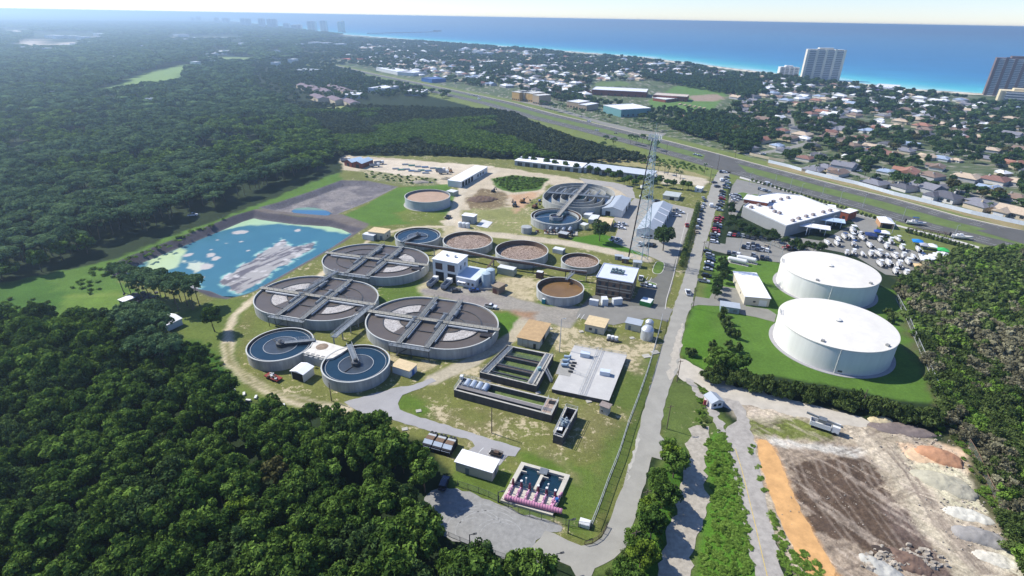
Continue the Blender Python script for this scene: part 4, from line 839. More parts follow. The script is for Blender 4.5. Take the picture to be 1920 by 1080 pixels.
def bld(name, label, cat, A, B, Cc, h, wall=M_WHITE, roof=M_WROOF, style='flat', ridge=1.2, specs=(), group=None, over=.3, par=0, base=0):
    loc, rz, w, d = frame(A, B, Cc, h + base); o = thing(name, label, cat, (loc.x, loc.y, base), rz, group)
    b = MB().box(-w / 2, w / 2, 0, d, 0, h); 
    if style == 'gable_y': b.add([(-w / 2, .001, h), (w / 2, .001, h), (0, .001, h + ridge), (-w / 2, d, h), (w / 2, d, h), (0, d, h + ridge)], [(0, 1, 2), (4, 3, 5)])
    if style == 'gable_x': b.add([(-w / 2, 0, h), (-w / 2, d, h), (-w / 2, d / 2, h + ridge), (w / 2, 0, h), (w / 2, d, h), (w / 2, d / 2, h + ridge)], [(1, 0, 2), (3, 4, 5)])
    b.build('wall', wall, o); r = MB(); x = w / 2 + over; t = .18
    if style == 'flat':
        r.box(-x, x, -over, d + over, h, h + t)
        if par:
            for q in ((-x, x, -over, -over + .25), (-x, x, d + over - .25, d + over), (-x, -x + .25, -over + .25, d + over - .25), (x - .25, x, -over + .25, d + over - .25)): r.box(*q, h + t, h + t + par)
    elif style == 'gable_y':
        y0, y1 = -over, d + over
        r.add([(-x, y0, h), (0, y0, h + ridge + .1), (x, y0, h), (-x, y1, h), (0, y1, h + ridge + .1), (x, y1, h), (-x, y0, h - .15), (x, y0, h - .15), (-x, y1, h - .15), (x, y1, h - .15), (0, y0, h + ridge - .1), (0, y1, h + ridge - .1)],
              [(0, 1, 4, 3), (1, 2, 5, 4), (6, 10, 1, 0), (10, 7, 2, 1), (3, 4, 11, 8), (4, 5, 9, 11), (0, 3, 8, 6), (2, 7, 9, 5)])
    elif style == 'gable_x':
        y0, y1 = -over, d + over; m_ = d / 2
        r.add([(-x, y0, h), (-x, m_, h + ridge + .1), (-x, y1, h), (x, y0, h), (x, m_, h + ridge + .1), (x, y1, h), (-x, y0, h - .15), (x, y0, h - .15), (-x, y1, h - .15), (x, y1, h - .15), (-x, m_, h + ridge - .1), (x, m_, h + ridge - .1)],
              [(0, 3, 4, 1), (1, 4, 5, 2), (6, 7, 3, 0), (2, 5, 9, 8), (0, 1, 10, 6), (1, 2, 8, 10), (4, 3, 7, 11), (5, 4, 11, 9)])
    elif style == 'hip':
        y0, y1 = -over, d + over; k_ = min(x, (y1 - y0) / 2) * .95
        if x * 2 > (y1 - y0): R0, R1 = (-x + k_, (y0 + y1) / 2), (x - k_, (y0 + y1) / 2)
        else: R0, R1 = (0, y0 + k_), (0, y1 - k_)
        V = [(-x, y0, h), (x, y0, h), (x, y1, h), (-x, y1, h), (*R0, h + ridge), (*R1, h + ridge)]
        Fs = [(0, 1, 5, 4), (1, 2, 5), (2, 3, 4, 5), (3, 0, 4)] if x * 2 > (y1 - y0) else [(0, 1, 4), (1, 2, 5, 4), (2, 3, 5), (3, 0, 4, 5)]
        r.add(V, Fs)
    r.build('roof', roof, o); holes(o, w, d, 0, h, specs); o['_w'] = w; o['_d'] = d
    return o
W_ = 'window'; D_ = 'door'; G_ = 'garage_door'
# white two storey building with truck bays
o = bld('treatment_building', 'white two storey building with two open truck bays and a lower wing', 'building', (810.8, 485.5), (857.8, 494.2), (833.8, 471.3), 10.2, M_WHITE, M_WROOF, par=0, specs=[
    ('f', 'bay_opening', .27, 4.2, .1, 4.4, M_BLACK), ('f', 'bay_opening', .75, 4.2, .1, 4.4, M_BLACK), ('f', W_, .25, 3.6, 5.6, 8.8, mat('brown_louvre', C(88, 66, 58), .7, .3, 3)), ('f', W_, .74, 3.6, 5.6, 8.8, mat('brown_louvre', C(1, 1, 1))), ('r', W_, .3, 1, 6, 8, M_WIN), ('r', W_, .7, 1, 6, 8, M_WIN)])
w, d = o['_w'], o['_d']
for x in (-2, 2.4): b = MB(); b.lathe([(.5, 10.38), (.5, 11), (.8, 11.1), (0, 11.5)], 12, 0, (x, d * .55)); b.build('roof_vent', PIPEM, o)
wi = MB().box(w / 2 + .02, w / 2 + 9.5, -1.5, d + 1, 0, 4.2).build('wing', M_WHITE, o); MB().box(w / 2 + .02, w / 2 + 9.9, -1.9, d + 1.4, 4.2, 4.4).build('wing_roof', mat('blue_white_roof', C(216, 224, 232), .5, .08, .3), o)
b = MB().box(w / 2 + 1, w / 2 + 5, -3.2, -1.5, 2.6, 2.75).build('canopy', M_WROOF, o); MB().box(w / 2 + 9.5, w / 2 + 9.58, 2, 7, .8, 3).build('door', M_BLUE, o)
for i in range(4): MB().box(w / 2 + 1.3 + i * 2.1, w / 2 + 2.3 + i * 2.1, -1.58, -1.5, 1.2, 2.4).build('window', M_WIN, o)
# brick office
sp_ = []
for k_ in range(5): sp_ += [('f', W_, .1 + k_ * .2, 1.3, 1.2, 2.9, M_WIN), ('f', W_, .1 + k_ * .2, 1.3, 5.2, 7, M_WIN)]
for k_ in range(3): sp_ += [('r', W_, .2 + k_ * .3, 1.3, 1.2, 2.9, M_WIN), ('r', W_, .2 + k_ * .3, 1.3, 5.2, 7, M_WIN)]
o = bld('office_building', 'two storey brown brick office with pale bands and air conditioners on its white roof', 'building', (1119, 520), (1186, 531), (1135, 495), 8.6, M_BRICK, mat('office_roof', C(214, 220, 232), .7, .06, .3), par=.25, specs=sp_)
w, d = o['_w'], o['_d']
for z in (.9, 3.4, 4.7, 7.4): MB().box(-w / 2 - .04, w / 2 + .04, -.04, d + .04, z, z + .42).build('stone_band', M_BRICKL, o)
for p in (-w / 2 + .1, -w / 6, w / 6, w / 2 - .1): MB().tube((p, -.12, 0), (p, -.12, 8.6), .12, 6).build('downpipe', DSTEEL, o)
MB().box(-3.2, 2.6, d * .38, d * .72, 8.8, 9.0).build('equipment_pad', STEEL, o)
for i in range(7): x = -3 + (i % 4) * 1.6; y = d * .42 + (i // 4) * 2.4; b = MB(); b.box(x, x + 1.1, y, y + 1.1, 9.0, 9.9 + .3 * (i % 2)); b.build('air_conditioner', mat('ac_unit_grey', C(120, 140, 142), .6, .25, 2), o)
bld('workshop', 'grey gabled metal workshop beside the ring channel tank', 'building', (1129, 390.4), (1167, 395.5), (1147.4, 368), 4.4, M_WHITE, M_GROOF, 'gable_y', 1.6, [('f', 'bay_door', .3, 3, 0, 3, M_BLACK), ('r', 'bay_door', .5, 4, 0, 3.4, M_BLACK), ('r', 'bay_door', .8, 4, 0, 3.4, M_BLACK)])
o = bld('long_workshop', 'long grey roofed workshop with pale skylight strips, right of the radio tower', 'building', (1194, 430), (1234, 436), (1222, 380), 4.2, M_WHITE, M_GROOF, 'gable_y', 2.2, [('r', 'bay_door', .2 + .15 * i, 3.2, 0, 3.2, M_BLACK) for i in range(5)] + [('f', D_, .3, 1.2, 0, 2.2, M_DOOR), ('f', W_, .7, 1.6, 1, 2.2, M_WIN)])
w, d = o['_w'], o['_d']
for u in (.3, .55, .72): b = MB(); b.add([(.2, d * u, 6.52), (w / 2 + .2, d * u, 4.36), (w / 2 + .2, d * u + 1.6, 4.36), (.2, d * u + 1.6, 6.52)], [(0, 1, 2, 3)]); b.build('skylight', M_WROOF, o)
bld('pump_shed', 'small flat white roofed shed with the dark oak at its corner', 'building', (1118.5, 421.5), (1143.7, 424.4), (1128, 407.4), 3, M_CREAM, M_LTROOF, specs=[('r', G_, .5, 3, 0, 2.4, M_DOOR), ('f', D_, .7, 1.1, 0, 2.1, M_DOOR)])
bld('storage_shed', 'long low shed with bright white roof behind the works, left one of the pair', 'building', (965, 301), (1090, 315), (975, 292.5), 4, M_GREYW, M_WROOF, specs=[('f', G_, .08 + i * .12, 4, 0, 3, M_WIN) for i in range(8)])
bld('storage_shed', 'long low shed with pale grey roof ending near the palms, right one of the pair', 'building', (1095, 314), (1222, 330), (1103, 305), 4, M_GREYW, mat('pale_grey_roof', C(206, 212, 218), .5, .06, .2), specs=[('f', G_, .08 + i * .12, 4, 0, 3, M_WIN) for i in range(8)])
o = bld('vehicle_shed', 'white roofed vehicle shed with open bays at the edge of the sand yard', 'building', (864, 341), (914, 313), (837.5, 339), 4.4, M_WHITE, M_WROOF, specs=[('f', 'open_bay', .08 + i * .105, 3.6, 0, 3.6, M_BLACK) for i in range(4)] + [('f', 'open_bay', .62 + i * .1, 2.4, .8, 2.8, M_WIN) for i in range(3)])
for i, (A_, B_, C_) in enumerate([((645, 301), (659, 304.5), (659, 293.5)), ((661, 305), (678, 307), (672, 296))]):
    bld('barn', ['red walled barn with pale blue roof, left one at the forest edge', 'red walled barn with pale blue roof, right one at the forest edge'][i], 'building', A_, B_, C_, 4, mat('barn_red', C(132, 66, 52), .8, .2, .6), mat('pale_blue_roof', C(196, 216, 232), .5, .08, .3), 'gable_y', 1.6, [('f', D_, .5, 3, 0, 3, M_BLACK)])
bld('tan_shed', 'small tan flat roofed shed between the lagoon and the blue clarifier', 'building', (690, 434), (720, 438), (700, 426), 4, M_CREAM, M_LTROOF, specs=[('f', D_, .8, 1.6, 0, 2.4, M_DOOR), ('r', W_, .5, 1, 1, 2, M_WIN)])
CONTW = mat('container_white', C(222, 226, 226), .6, .05, .5); CONTG = mat('container_green_grey', C(166, 176, 160), .6, .08, .5)
def container(label, A, B, Cc, h=2.6, m=CONTW, name='shipping_container', group=None, cat='container'):
    loc, rz, w, d = frame(A, B, Cc, h); o = thing(name, label, cat, (loc.x, loc.y, 0), rz, group); b = MB(); b.box(-w / 2, w / 2, 0, d, .08, h)
    n = int(w / .45)
    for i in range(n): x = -w / 2 + (i + .25) * w / n; b.box(x, x + .2, -.05, 0, .2, h - .15)
    b.build('box', m, o); MB().box(w / 2, w / 2 + .06, .15, d - .15, .2, h - .1).build('door', M_DOOR if m == CONTW else m, o); MB().box(-w / 2 + .1, w / 2 - .1, .1, d - .1, h, h + .05).build('lid', mat('container_roof', C(224, 226, 226), .6, .06, .5), o); return o
container('white container standing in front of the small tan shed near the lagoon', (679, 439), (700, 442.5), (682, 434), 3, CONTW)
container('pale green container behind the white two storey building', (932, 501), (963, 507), (937, 495), 3.4, CONTG)
container('white storage box left of two others in front of the brick office', (1105, 562), (1122, 565), (1107, 559), 2.6, group='white boxes by the office'); container('white storage box in the middle of three before the brick office', (1130, 562), (1141, 562), (1138, 555), 3.0, group='white boxes by the office')
container('white storage box right of two others in front of the brick office', (1151, 562), (1168, 560), (1150, 558), 3.0, group='white boxes by the office')
container('green waste skip with white lid beside the brick office', (1200, 564), (1220, 569), (1206, 556), 2.2, M_GREEN, 'waste_skip', cat='skip')
container('white metal box by the round building next to the upper clarifier walkway', (1094, 402), (1107, 404), (1097, 392), 2.6); container('white metal cabin beside the big northern clarifier', (1103, 411), (1119, 413), (1104, 401), 2.8)
container('pale electrical cabin near the northern clarifier on the grass', (1086, 420), (1097, 423), (1092, 416), 3.0, mat('cabin_cream', C(214, 212, 176), .7, .1, 1), 'electrical_cabin', cat='cabin')
container('white box container between two round foaming tanks and the pale road', (1036, 466), (1055, 470), (1038, 461), 2.4); container('grey green container next to the tall pale tank', (836, 358), (850, 361), (839, 353), 2.8, CONTG)
container('teal portable toilet at the edge of the central yard', (1016, 561), (1022, 562), (1018, 558), 2.2, mat('teal_plastic', C(40, 140, 150), .5, .1, 1), 'portable_toilet', cat='portable toilet')
container('brown metal cabinet beneath the pipe bridge by the muddy round tank', (1005, 510), (1017, 512), (1007, 506), 3.2, mat('rust_brown', C(96, 76, 70), .8, .2, 1), 'cabinet', cat='cabinet')
o = bld('control_house', 'tall grey concrete control house with white roof on the grass below the sand yard', 'building', (866, 404), (888, 407), (870, 399), 4.6, STEELC, M_WROOF, specs=[('f', D_, .7, 1.1, 0, 2.2, M_DOOR)])
tag(sheet('concrete_slab', UL([(893, 424), (914, 428), (924, 417), (905, 412)]), .2, mat('slab_white', C(216, 216, 214), .9, .08, .4)), kind='structure')
def vtank(label, px, py, r, h, m=CONTW, name='storage_tank', group=None, dome=.4):
    c = U(px, py); o = thing(name, label, 'tank', (c[0], c[1], 0), 0, group); b = MB(); b.lathe([(r, 0), (r, h)], 28, 0); b.build('shell', m, o, smooth=True)
    b = MB(); b.lathe([(r, h), (r * .7, h + dome * .7), (.01, h + dome)], 28, 0); b.build('roof', m, o, smooth=True); b = MB(); b.tube((r + .1, 0, .2), (r + .1, 0, h), .08, 5); b.build('pipe', PIPEM, o); return o
for i in range(3): vtank('small white chemical tank, %s from the left, below the concrete control house' % ORD[i], 863 + i * 7, 425 + i * .8, 1.3, 2.6, group='small white chemical tanks')
vtank('pale blue vertical silo, left one beside the white two storey building', 911.5, 536.5, 2.0, 6.6, mat('silo_blue', C(178, 196, 204), .5, .08, .5), 'silo', 'pair of silos'); vtank('pale blue vertical silo, right one beside the white two storey building', 919.5, 529.5, 2.0, 6.6, MATS['silo_blue'], 'silo', 'pair of silos')
bld('brick_hut', 'small brown brick hut beside the two silos', 'hut', (923, 536), (935, 540), (933, 528), 3.4, mat('hut_brown', C(142, 124, 106), .9, .2, .8), mat('hut_roof', C(158, 142, 120), .9, .15, .8), specs=[('f', D_, .4, 2, 0, 2.3, mat('rusty_door', C(96, 60, 50), .7, .2, 1))])
o = thing('bund_wall', 'low concrete bund around the two silos', 'bund', U(913, 540)); MB().box(-5, 5, -2.2, 5, 0, .3).build('slab', CONC, o); MB().wallring([(-5, -2.2), (5, -2.2), (5, 5), (-5, 5)], [(-4.8, -2), (4.8, -2), (4.8, 4.8), (-4.8, 4.8)], .3, .9).build('kerb_wall', CONC, o)
bld('filter_house', 'square building with flat rust tan roof above the algae filters', 'building', (970, 632.5), (1011, 641), (994, 600), 3.4, M_CREAM, M_TROOF, specs=[('f', D_, .8, 1.0, .0, 2.1, M_WIN), ('f', 'pier', .25, .5, 0, 3.2, M_BRICKL), ('f', 'pier', .5, .5, 0, 3.2, M_BRICKL), ('r', 'bay_opening', .4, 3, .2, 2.6, M_BLACK)])
bld('chlorine_house', 'low cream building with patchy pale tan roof beside the white gravel', 'building', (1097, 607.5), (1133, 615), (1108, 592.5), 3.2, M_CREAM, M_LTROOF, specs=[('f', D_, .6, 1.0, .0, 2.1, M_DOOR), ('f', W_, .3, 1.2, 1, 2, M_WIN)])
bld('store_room', 'narrow cream store with grey roof next to the silver dome tank', 'building', (1173, 605), (1201, 611), (1180, 596), 3.0, M_CREAM, M_GROOF, specs=[('f', D_, .3, 1.0, .0, 2.1, M_DOOR)])
vtank('silver tank with domed top by the entrance road fence', 1212, 634, 2.4, 4.0, mat('silver_paint', C(206, 210, 212), .35, .08, 1, metal=.3), 'silver_tank', dome=1.6); vtank('smaller silver tank behind the domed one', 1216, 617, 1.6, 3.4, MATS['silver_paint'], 'silver_tank', dome=1.0)
bld('pump_house', 'long pump house with bright white roof on the lush lawn', 'building', (1397.5, 556), (1444.5, 560), (1401, 511), 4.0, M_CREAM, M_WROOF, specs=[('f', G_, .75, 3.2, .0, 2.8, M_WHITE), ('f', W_, .4, 1, 1.5, 2.3, M_WIN), ('l', W_, .3, 1, 1.5, 2.3, M_WIN), ('l', W_, .7, 1, 1.5, 2.3, M_WIN)])
bld('generator_shed', 'small blue grey shed beside the pump house drive', 'shed', (1352, 574), (1387, 579), (1361, 566), 2.6, mat('blue_grey_wall', C(150, 168, 176), .7, .1, .6), M_GROOF, specs=[('f', D_, .4, 1.0, .0, 2.0, M_WHITE), ('f', 'louvre', .8, 1.6, .6, 1.8, M_DOOR)])
bld('blower_house', 'long white roofed building at the trees beside the gravel lot', 'building', (854, 865.5), (922.6, 886), (870.6, 845), 3.3, mat('beige_wall', C(206, 196, 182), .8, .1, .5), M_WROOF, specs=[('f', D_, .32, 1.1, .0, 2.1, M_DOOR), ('f', 'awning', .32, 1.3, 2.35, 2.6, M_WHITE), ('r', D_, .5, 1.2, 0, 2.2, M_DOOR)])
bld('gate_hut', 'little white gabled hut with grey roof beside the old road', 'hut', (1335, 756), (1357, 752.5), (1327.5, 740), 2.4, M_WHITE, M_GROOF, 'gable_y', 1.0, [('f', W_, .3, 1, .9, 1.8, M_WIN), ('f', W_, .7, 1, .9, 1.8, M_WIN)])
container('pink and white portable toilet against the little white hut', (1320.5, 750), (1325.5, 751), (1321, 747), 2.3, mat('toilet_pink', C(206, 96, 96), .5, .1, 1), 'portable_toilet', cat='portable toilet')
o = bld('carport', 'open fronted white carport between the two lower blue clarifiers', 'carport', (545, 695), (568, 702), (566, 681), 3.2, M_WHITE, M_WROOF, 'gable_y', .6, [('f', 'opening', .5, 4.4, 0, 2.9, M_BLACK)])
bld('pump_cabin', 'cream flat roofed cabin right of the nearest blue clarifier', 'cabin', (735, 686), (767, 696), (747, 673), 2.9, M_WHITE, M_LTROOF, specs=[('r', D_, .5, 1.4, 0, 2.2, M_BLUE)])
bld('field_shed', 'small white roofed shed at the meadow edge under the trees', 'shed', (291, 600), (313, 609), (315, 587), 2.8, mat('shed_blue_white', C(196, 206, 216), .7, .08, .6), M_WROOF, 'gable_y', .7, [('f', D_, .5, 1.6, 0, 2.2, M_DOOR)])
bld('lean_to', 'pale corrugated lean-to beside the pines above the meadow', 'shed', (222, 562), (232, 566), (240, 554), 2.6, mat('lean_to_wall', C(96, 90, 84), .9, .2, 1), M_WROOF, specs=[('f', 'opening', .5, 2.5, 0, 2.2, M_BLACK)])
o = thing('scrap_pile', 'pile of dark scrap timber and metal under the tall pines', 'scrap pile', U(262, 562)); b = MB()
for i in range(60): x, y = random.gauss(0, 4), random.gauss(0, 2.4); b.obox((x, y, random.uniform(0, 1.2)), (random.uniform(.6, 3), random.uniform(.3, 1.2), random.uniform(.2, .8)), random.uniform(0, 3))
b.build('scrap', mat('scrap_grey', C(92, 86, 86), .8, .5, .8), o)
# low house and tin shed by the highway gate
bld('site_trailer', 'white trailer beside the access road near the highway', 'trailer', (1345 - 42, 352), (1315, 354), (1304, 348), 2.8, M_WHITE, M_WROOF, specs=[('f', W_, .5, 1, 1, 2, M_WIN)])
bld('pool_frame_shed', 'low pale shed with open framed roof behind the long workshop', 'shed', (1243, 366), (1272, 370), (1247, 358), 2.6, M_CREAM, mat('tin_pale', C(190, 196, 190), .6, .12, .5), specs=[('f', 'opening', .6, 3, 0, 2, M_BLACK)])
# ------------------------------------------------------------------ concrete contact tank, filters, channels
def basinbox(name, label, cat, pts, h, outm=mat('dark_wet_wall', C(94, 90, 88), .85, .3, .8, streak=.3), top=CONC, wl=None, wm=None, t=.5):
    P = [Vector(U(*q, h)) for q in pts]; c = sum(P, Vector()) / len(P); o = thing(name, label, cat, (c.x, c.y, 0)); L_ = [(p.x - c.x, p.y - c.y) for p in P]
    a = sum(L_[i][0] * L_[(i + 1) % 4][1] - L_[(i + 1) % 4][0] * L_[i][1] for i in range(4))
    if a < 0: L_ = L_[::-1]
    I = []; n = len(L_)
    for i in range(n):
        p, q, r = Vector(L_[i - 1]), Vector(L_[i]), Vector(L_[(i + 1) % n]); e1 = (q - p).normalized(); e2 = (r - q).normalized(); n1 = Vector((-e1.y, e1.x)); n2 = Vector((-e2.y, e2.x)); m = (n1 + n2); m = m / max(m.dot(n1), .3); I.append(tuple(q + m * t))
    b = MB(); b.wallring(L_, I, 0, h - .02, 0); b.wallring(L_, I, h - .02, h + .06, 1, zi=h - .02); b.build('wall', [outm, top], o)
    b = MB(); b.add([(p[0], p[1], wl) for p in I], [tuple(range(n))]); b.build('water', wm, o); return o, P, c, I
# covered concrete tank
P = [Vector(U(*q, 1.5)) for q in [(1035, 729), (1077, 648), (1175, 666), (1141.5, 751)]]; c = sum(P, Vector()) / 4
o = thing('contact_tank', 'broad concrete tank roof with a railed walkway down its middle', 'concrete tank', (c.x, c.y, 0)); L_ = [(p.x - c.x, p.y - c.y) for p in P]
MB().prism(L_, 0, 1.42).build('wall', MATS['dark_wet_wall'], o); MB().prism([(x * 1.012, y * 1.012) for x, y in L_], 1.42, 1.56).build('slab_roof', mat('deck_concrete', C(196, 194, 188), .9, .1, .35, streak=1), o)
def lp(px, py, z=1.56): q = U(px, py, z); return (q[0] - c.x, q[1] - c.y, z)
a_, b_ = Vector(lp(1125, 655)), Vector(lp(1089, 739)); dn = (b_ - a_).normalized(); nn = Vector((-dn.y, dn.x, 0)) * .7
b = MB()
for s_ in (-1, 1): b.railing([a_ + nn * s_, b_ + nn * s_], 1.05, .05, 2)
b.railing([lp(1078, 649), lp(1174, 666)], 1.05, .05, 2.4); b.railing([lp(1068, 697), lp(1098, 708)], 1.05, .05, 2); b.build('railing', PIPEM, o)
for q in ((1097, 668), (1134, 702)):
    p = lp(*q); MB().obox((p[0], p[1], 1.56), (3.4, 2.0, 1.6), -.25).build('equipment_cabinet', mat('pale_cabinet', C(206, 216, 224), .6, .06, 1), o)
MB().obox(lp(1060, 690), (5, 9, .05), -.28).build('pump_pad', mat('pad_grey', C(160, 158, 150), .9, .15, 1), o)
for i, q in enumerate(((1063, 672), (1060, 679), (1058, 687))):
    p = lp(*q); b = MB(); b.tube((p[0] - 1.1, p[1], 2.4), (p[0] + 1, p[1] - .2, 2.4), .55, 12); b.tube((p[0] + 1.2, p[1] - .2, 1.7), (p[0] + 1.2, p[1] - .2, 3.1), .3, 8); b.build('pump', mat('pump_blue_grey', C(170, 190, 206), .5, .15, 2), o)
for i in range(4): p = lp(1077 - i * 2.4, 682 + i * 5.5); MB().obox(p, (1.6, .15, .8), -.25).build('pipe_support', DSTEEL, o)
tag(bld('valve_box', 'small concrete valve box at the lower corner of the concrete tank roof', 'valve box', (1125, 760), (1141, 766), (1128, 752.5), 3.0, CONC, mat('box_top', C(150, 138, 130), .9, .2, 1), specs=[('f', 'vent', .3, .5, 1, 1.5, M_BLACK)]))
# algae filters: three long cells
o, P, c, I = basinbox('filter_basin', 'three celled open filter basin with green algae between railed channels', 'filter basin', [(899, 698), (951, 647), (1038, 664.5), (1006, 724)], 2.6, wl=1.2, wm=W_ALGAE, t=.7)
a0, a1, b0, b1 = P[0], P[3], P[1], P[2]   # near edge a0-a1, far edge b0-b1
def pt(u, v, z): q = a0.lerp(a1, u).lerp(b0.lerp(b1, u), v); return (q.x - c.x, q.y - c.y, z)
for v in (.30, .37, .62, .69): b = MB(); b.beam(pt(.02, v, 2.6), pt(.84, v, 2.6), .45, 1.6); b.build('channel_wall', DSTEEL, o)
for v in (.335, .655): b = MB(); b.beam(pt(.02, v, 2.25), pt(.84, v, 2.25), 1.1, .3); b.build('trough', mat('trough_brown', C(110, 100, 92), .8, .25, .8), o)
for u in (.13, .84, .93): b = MB(); b.beam(pt(u, .02, 2.62), pt(u, .98, 2.62), .5, 1.6); b.build('cross_wall', CONC, o)
b = MB(); b.beam(pt(.07, .02, 2.66), pt(.07, .98, 2.66), 2.2, .15); b.beam(pt(.885, .02, 2.66), pt(.885, .98, 2.66), 1.2, .12); b.build('walkway', STEEL, o)
b = MB()
for pq in ((pt(.02, .02, 2.66), pt(.02, .98, 2.66)), (pt(.12, .02, 2.66), pt(.12, .98, 2.66)), (pt(.98, .02, 2.66), pt(.98, .98, 2.66)), (pt(.0, 0, 2.66), pt(1, 0, 2.66)), (pt(.14, .31, 2.66), pt(.84, .31, 2.66)), (pt(.14, .69, 2.66), pt(.84, .69, 2.66))): b.railing(pq, 1.0, .05, 2)
b.build('railing', STEEL, o)
MB().beam(pt(.15, .13, 2.5), pt(.83, .13, 2.5), .5, .5).build('launder', DSTEEL, o); MB().obox(pt(.9, .45, 2.6), (1.2, 1, 1.1), .3).build('gate_actuator', mat('actuator_teal', C(140, 176, 180), .5, .1, 1), o)
walkway('short access stair from the algae filter basin to the grass', [pt(1, .5, 2.5), pt(1.12, .3, .3)] and [tuple(Vector(pt(1, .5, 2.5)) + Vector((c.x, c.y, 0))), tuple(Vector(pt(1.16, .36, .3)) + Vector((c.x, c.y, 0)))], .9, posts=0, name='stair', cat='stair')
# long channel with four curved covers
o, P, c, I = basinbox('disinfection_channel', 'long open channel with four silver curved covers at its upper end', 'channel', [(851, 731), (868, 706.5), (1048, 750), (1034, 779)], 2.8, wl=.9, wm=W_ALGAE, t=.6)
a0, a1, b0, b1 = P[0], P[3], P[1], P[2]
b = MB(); b.beam(pt(.005, .30, 2.82), pt(.99, .30, 2.82), 1.5, .2); b.build('side_channel', mat('channel_top', C(128, 124, 122), .85, .2, .8), o)
for v in (.42, ): b = MB(); b.beam(pt(.32, v, 2.7), pt(.9, v, 2.7), .35, 2); b.build('inner_wall', CONC, o)
b = MB(); b.add([pt(0.33, .16, 1.6), pt(.9, .16, 1.6), pt(.9, .24, 1.6), pt(.33, .24, 1.6)], [(0, 1, 2, 3)]); b.build('algae_strip', W_ALGAE, o)
MB().beam(pt(.02, .66, 2.5), pt(.31, .66, 2.5), 3.9, .3).build('cover_deck', STEEL, o)
for i in range(4):
    u = .08 + i * .065; b = MB(); p0, p1 = Vector(pt(u, .42, 2.5)), Vector(pt(u, .88, 2.5)); n = 10; ax_ = (Vector(pt(u + .01, .42, 2.5)) - p0).normalized(); P8 = []
    for q in (p0, p1):
        for k_ in range(n + 1): t = math.pi * k_ / n; P8.append(q + ax_ * math.cos(t) * .95 + Vector((0, 0, .95 * math.sin(t))))
    b.add(P8, [(k_, k_ + 1, n + 2 + k_, n + 1 + k_) for k_ in range(n)] + [tuple(range(n + 1))[::-1], tuple(range(n + 1, 2 * n + 2))]); b.build('curved_cover', mat('silver_cover', C(206, 214, 220), .35, .08, 1, metal=.4), o, smooth=False)
b = MB(); b.railing([pt(0, 1, 2.86), pt(.3, 1, 2.86)], 1, .05, 1.6); b.railing([pt(.9, 0, 2.86), pt(.9, 1, 2.86)], 1, .05, 1.6); b.railing([pt(.995, 0, 2.86), pt(.995, 1, 2.86)], 1, .05, 1.6); b.railing([pt(0, 0, 2.86), pt(0, 1, 2.86)], 1, .05, 1.6); b.railing([pt(.02, .42, 2.86), pt(.3, .42, 2.86)], 1, .05, 1.6); b.build('railing', PIPEM, o)
MB().beam(pt(.945, .05, 2.75), pt(.945, .95, 2.75), 3.6, .3).build('platform', mat('rust_streaked_deck', C(176, 156, 140), .9, .4, 1.2), o); MB().obox(pt(.955, .75, 2.8), (2.2, 1.6, .15), -.25).build('hatch', M_BLACK, o)
MB().obox(pt(.0, .85, 2.86), (1.0, 1.2, 1.2), -.25).build('control_box', M_WHITE, o)
o, P, c, I = basinbox('flow_meter_pit', 'small railed steel pit at the lower end of the long channel', 'pit', [(1037, 815), (1061.5, 762), (1083.5, 768), (1055, 821)], 3.0, wl=1.2, wm=W_PUR, t=.5)
a0, a1, b0, b1 = P[0], P[3], P[1], P[2]; b = MB()
for pq in ((pt(0, 0, 3.05), pt(1, 0, 3.05)), (pt(1, 0, 3.05), pt(1, 1, 3.05)), (pt(0, 0, 3.05), pt(0, 1, 3.05)), (pt(0, 1, 3.05), pt(1, 1, 3.05))): b.railing(pq, 1.0, .06, 1.6)
b.build('railing', PIPEM, o); MB().beam(pt(.02, .46, 3.05), pt(.98, .46, 3.05), 3.6, .2).build('platform', STEEL, o)
for u, v in ((.25, .45), (.6, .5), (.5, .36), (.75, .42)): b = MB(); q = pt(u, v, 3.05); b.obox(q, (.9, .9, 1.1), .3); b.tube((q[0], q[1], 4.1), (q[0], q[1], 4.7), .3, 8); b.build('valve_actuator', mat('actuator_grey', C(150, 164, 172), .5, .15, 1), o)
MB().obox(pt(.35, .22, 3.05), (1.6, 1.4, .25), -.25).build('hatch', M_WHITE, o)
# pink reuse water pump station
pk = [Vector(U(*q, .6)) for q in [(938, 938), (977.5, 867), (1069, 892), (1036, 966)]]; c = sum(pk, Vector()) / 4
o = thing('pump_station', 'pump station with two open wells and six pumps on a thick pink pipe', 'pump station', (c.x, c.y, 0)); a0, a1, b0, b1 = pk[0], pk[3], pk[1], pk[2]
V0, V1 = .42, 1.0
def ptl(u, v, z): return pt(u, v, z)
DK = mat('pump_deck', C(204, 198, 182), .9, .12, .6)
for q in (((0, 0), (1, 0), (1, V0), (0, V0)), ((0, V0), (.09, V0), (.09, 1), (0, 1)), ((.91, V0), (1, V0), (1, 1), (.91, 1)), ((.47, V0), (.53, V0), (.53, .93), (.47, .93)), ((.09, .93), (.91, .93), (.91, 1), (.09, 1))):
    z0_, z1_ = (0, .62) if q[0][0] == 0 and q[2][1] == V0 else (0, .9); MB().prism([ptl(u, v, 0)[:2] for u, v in q], -.2, z1_).build('deck', DK, o)
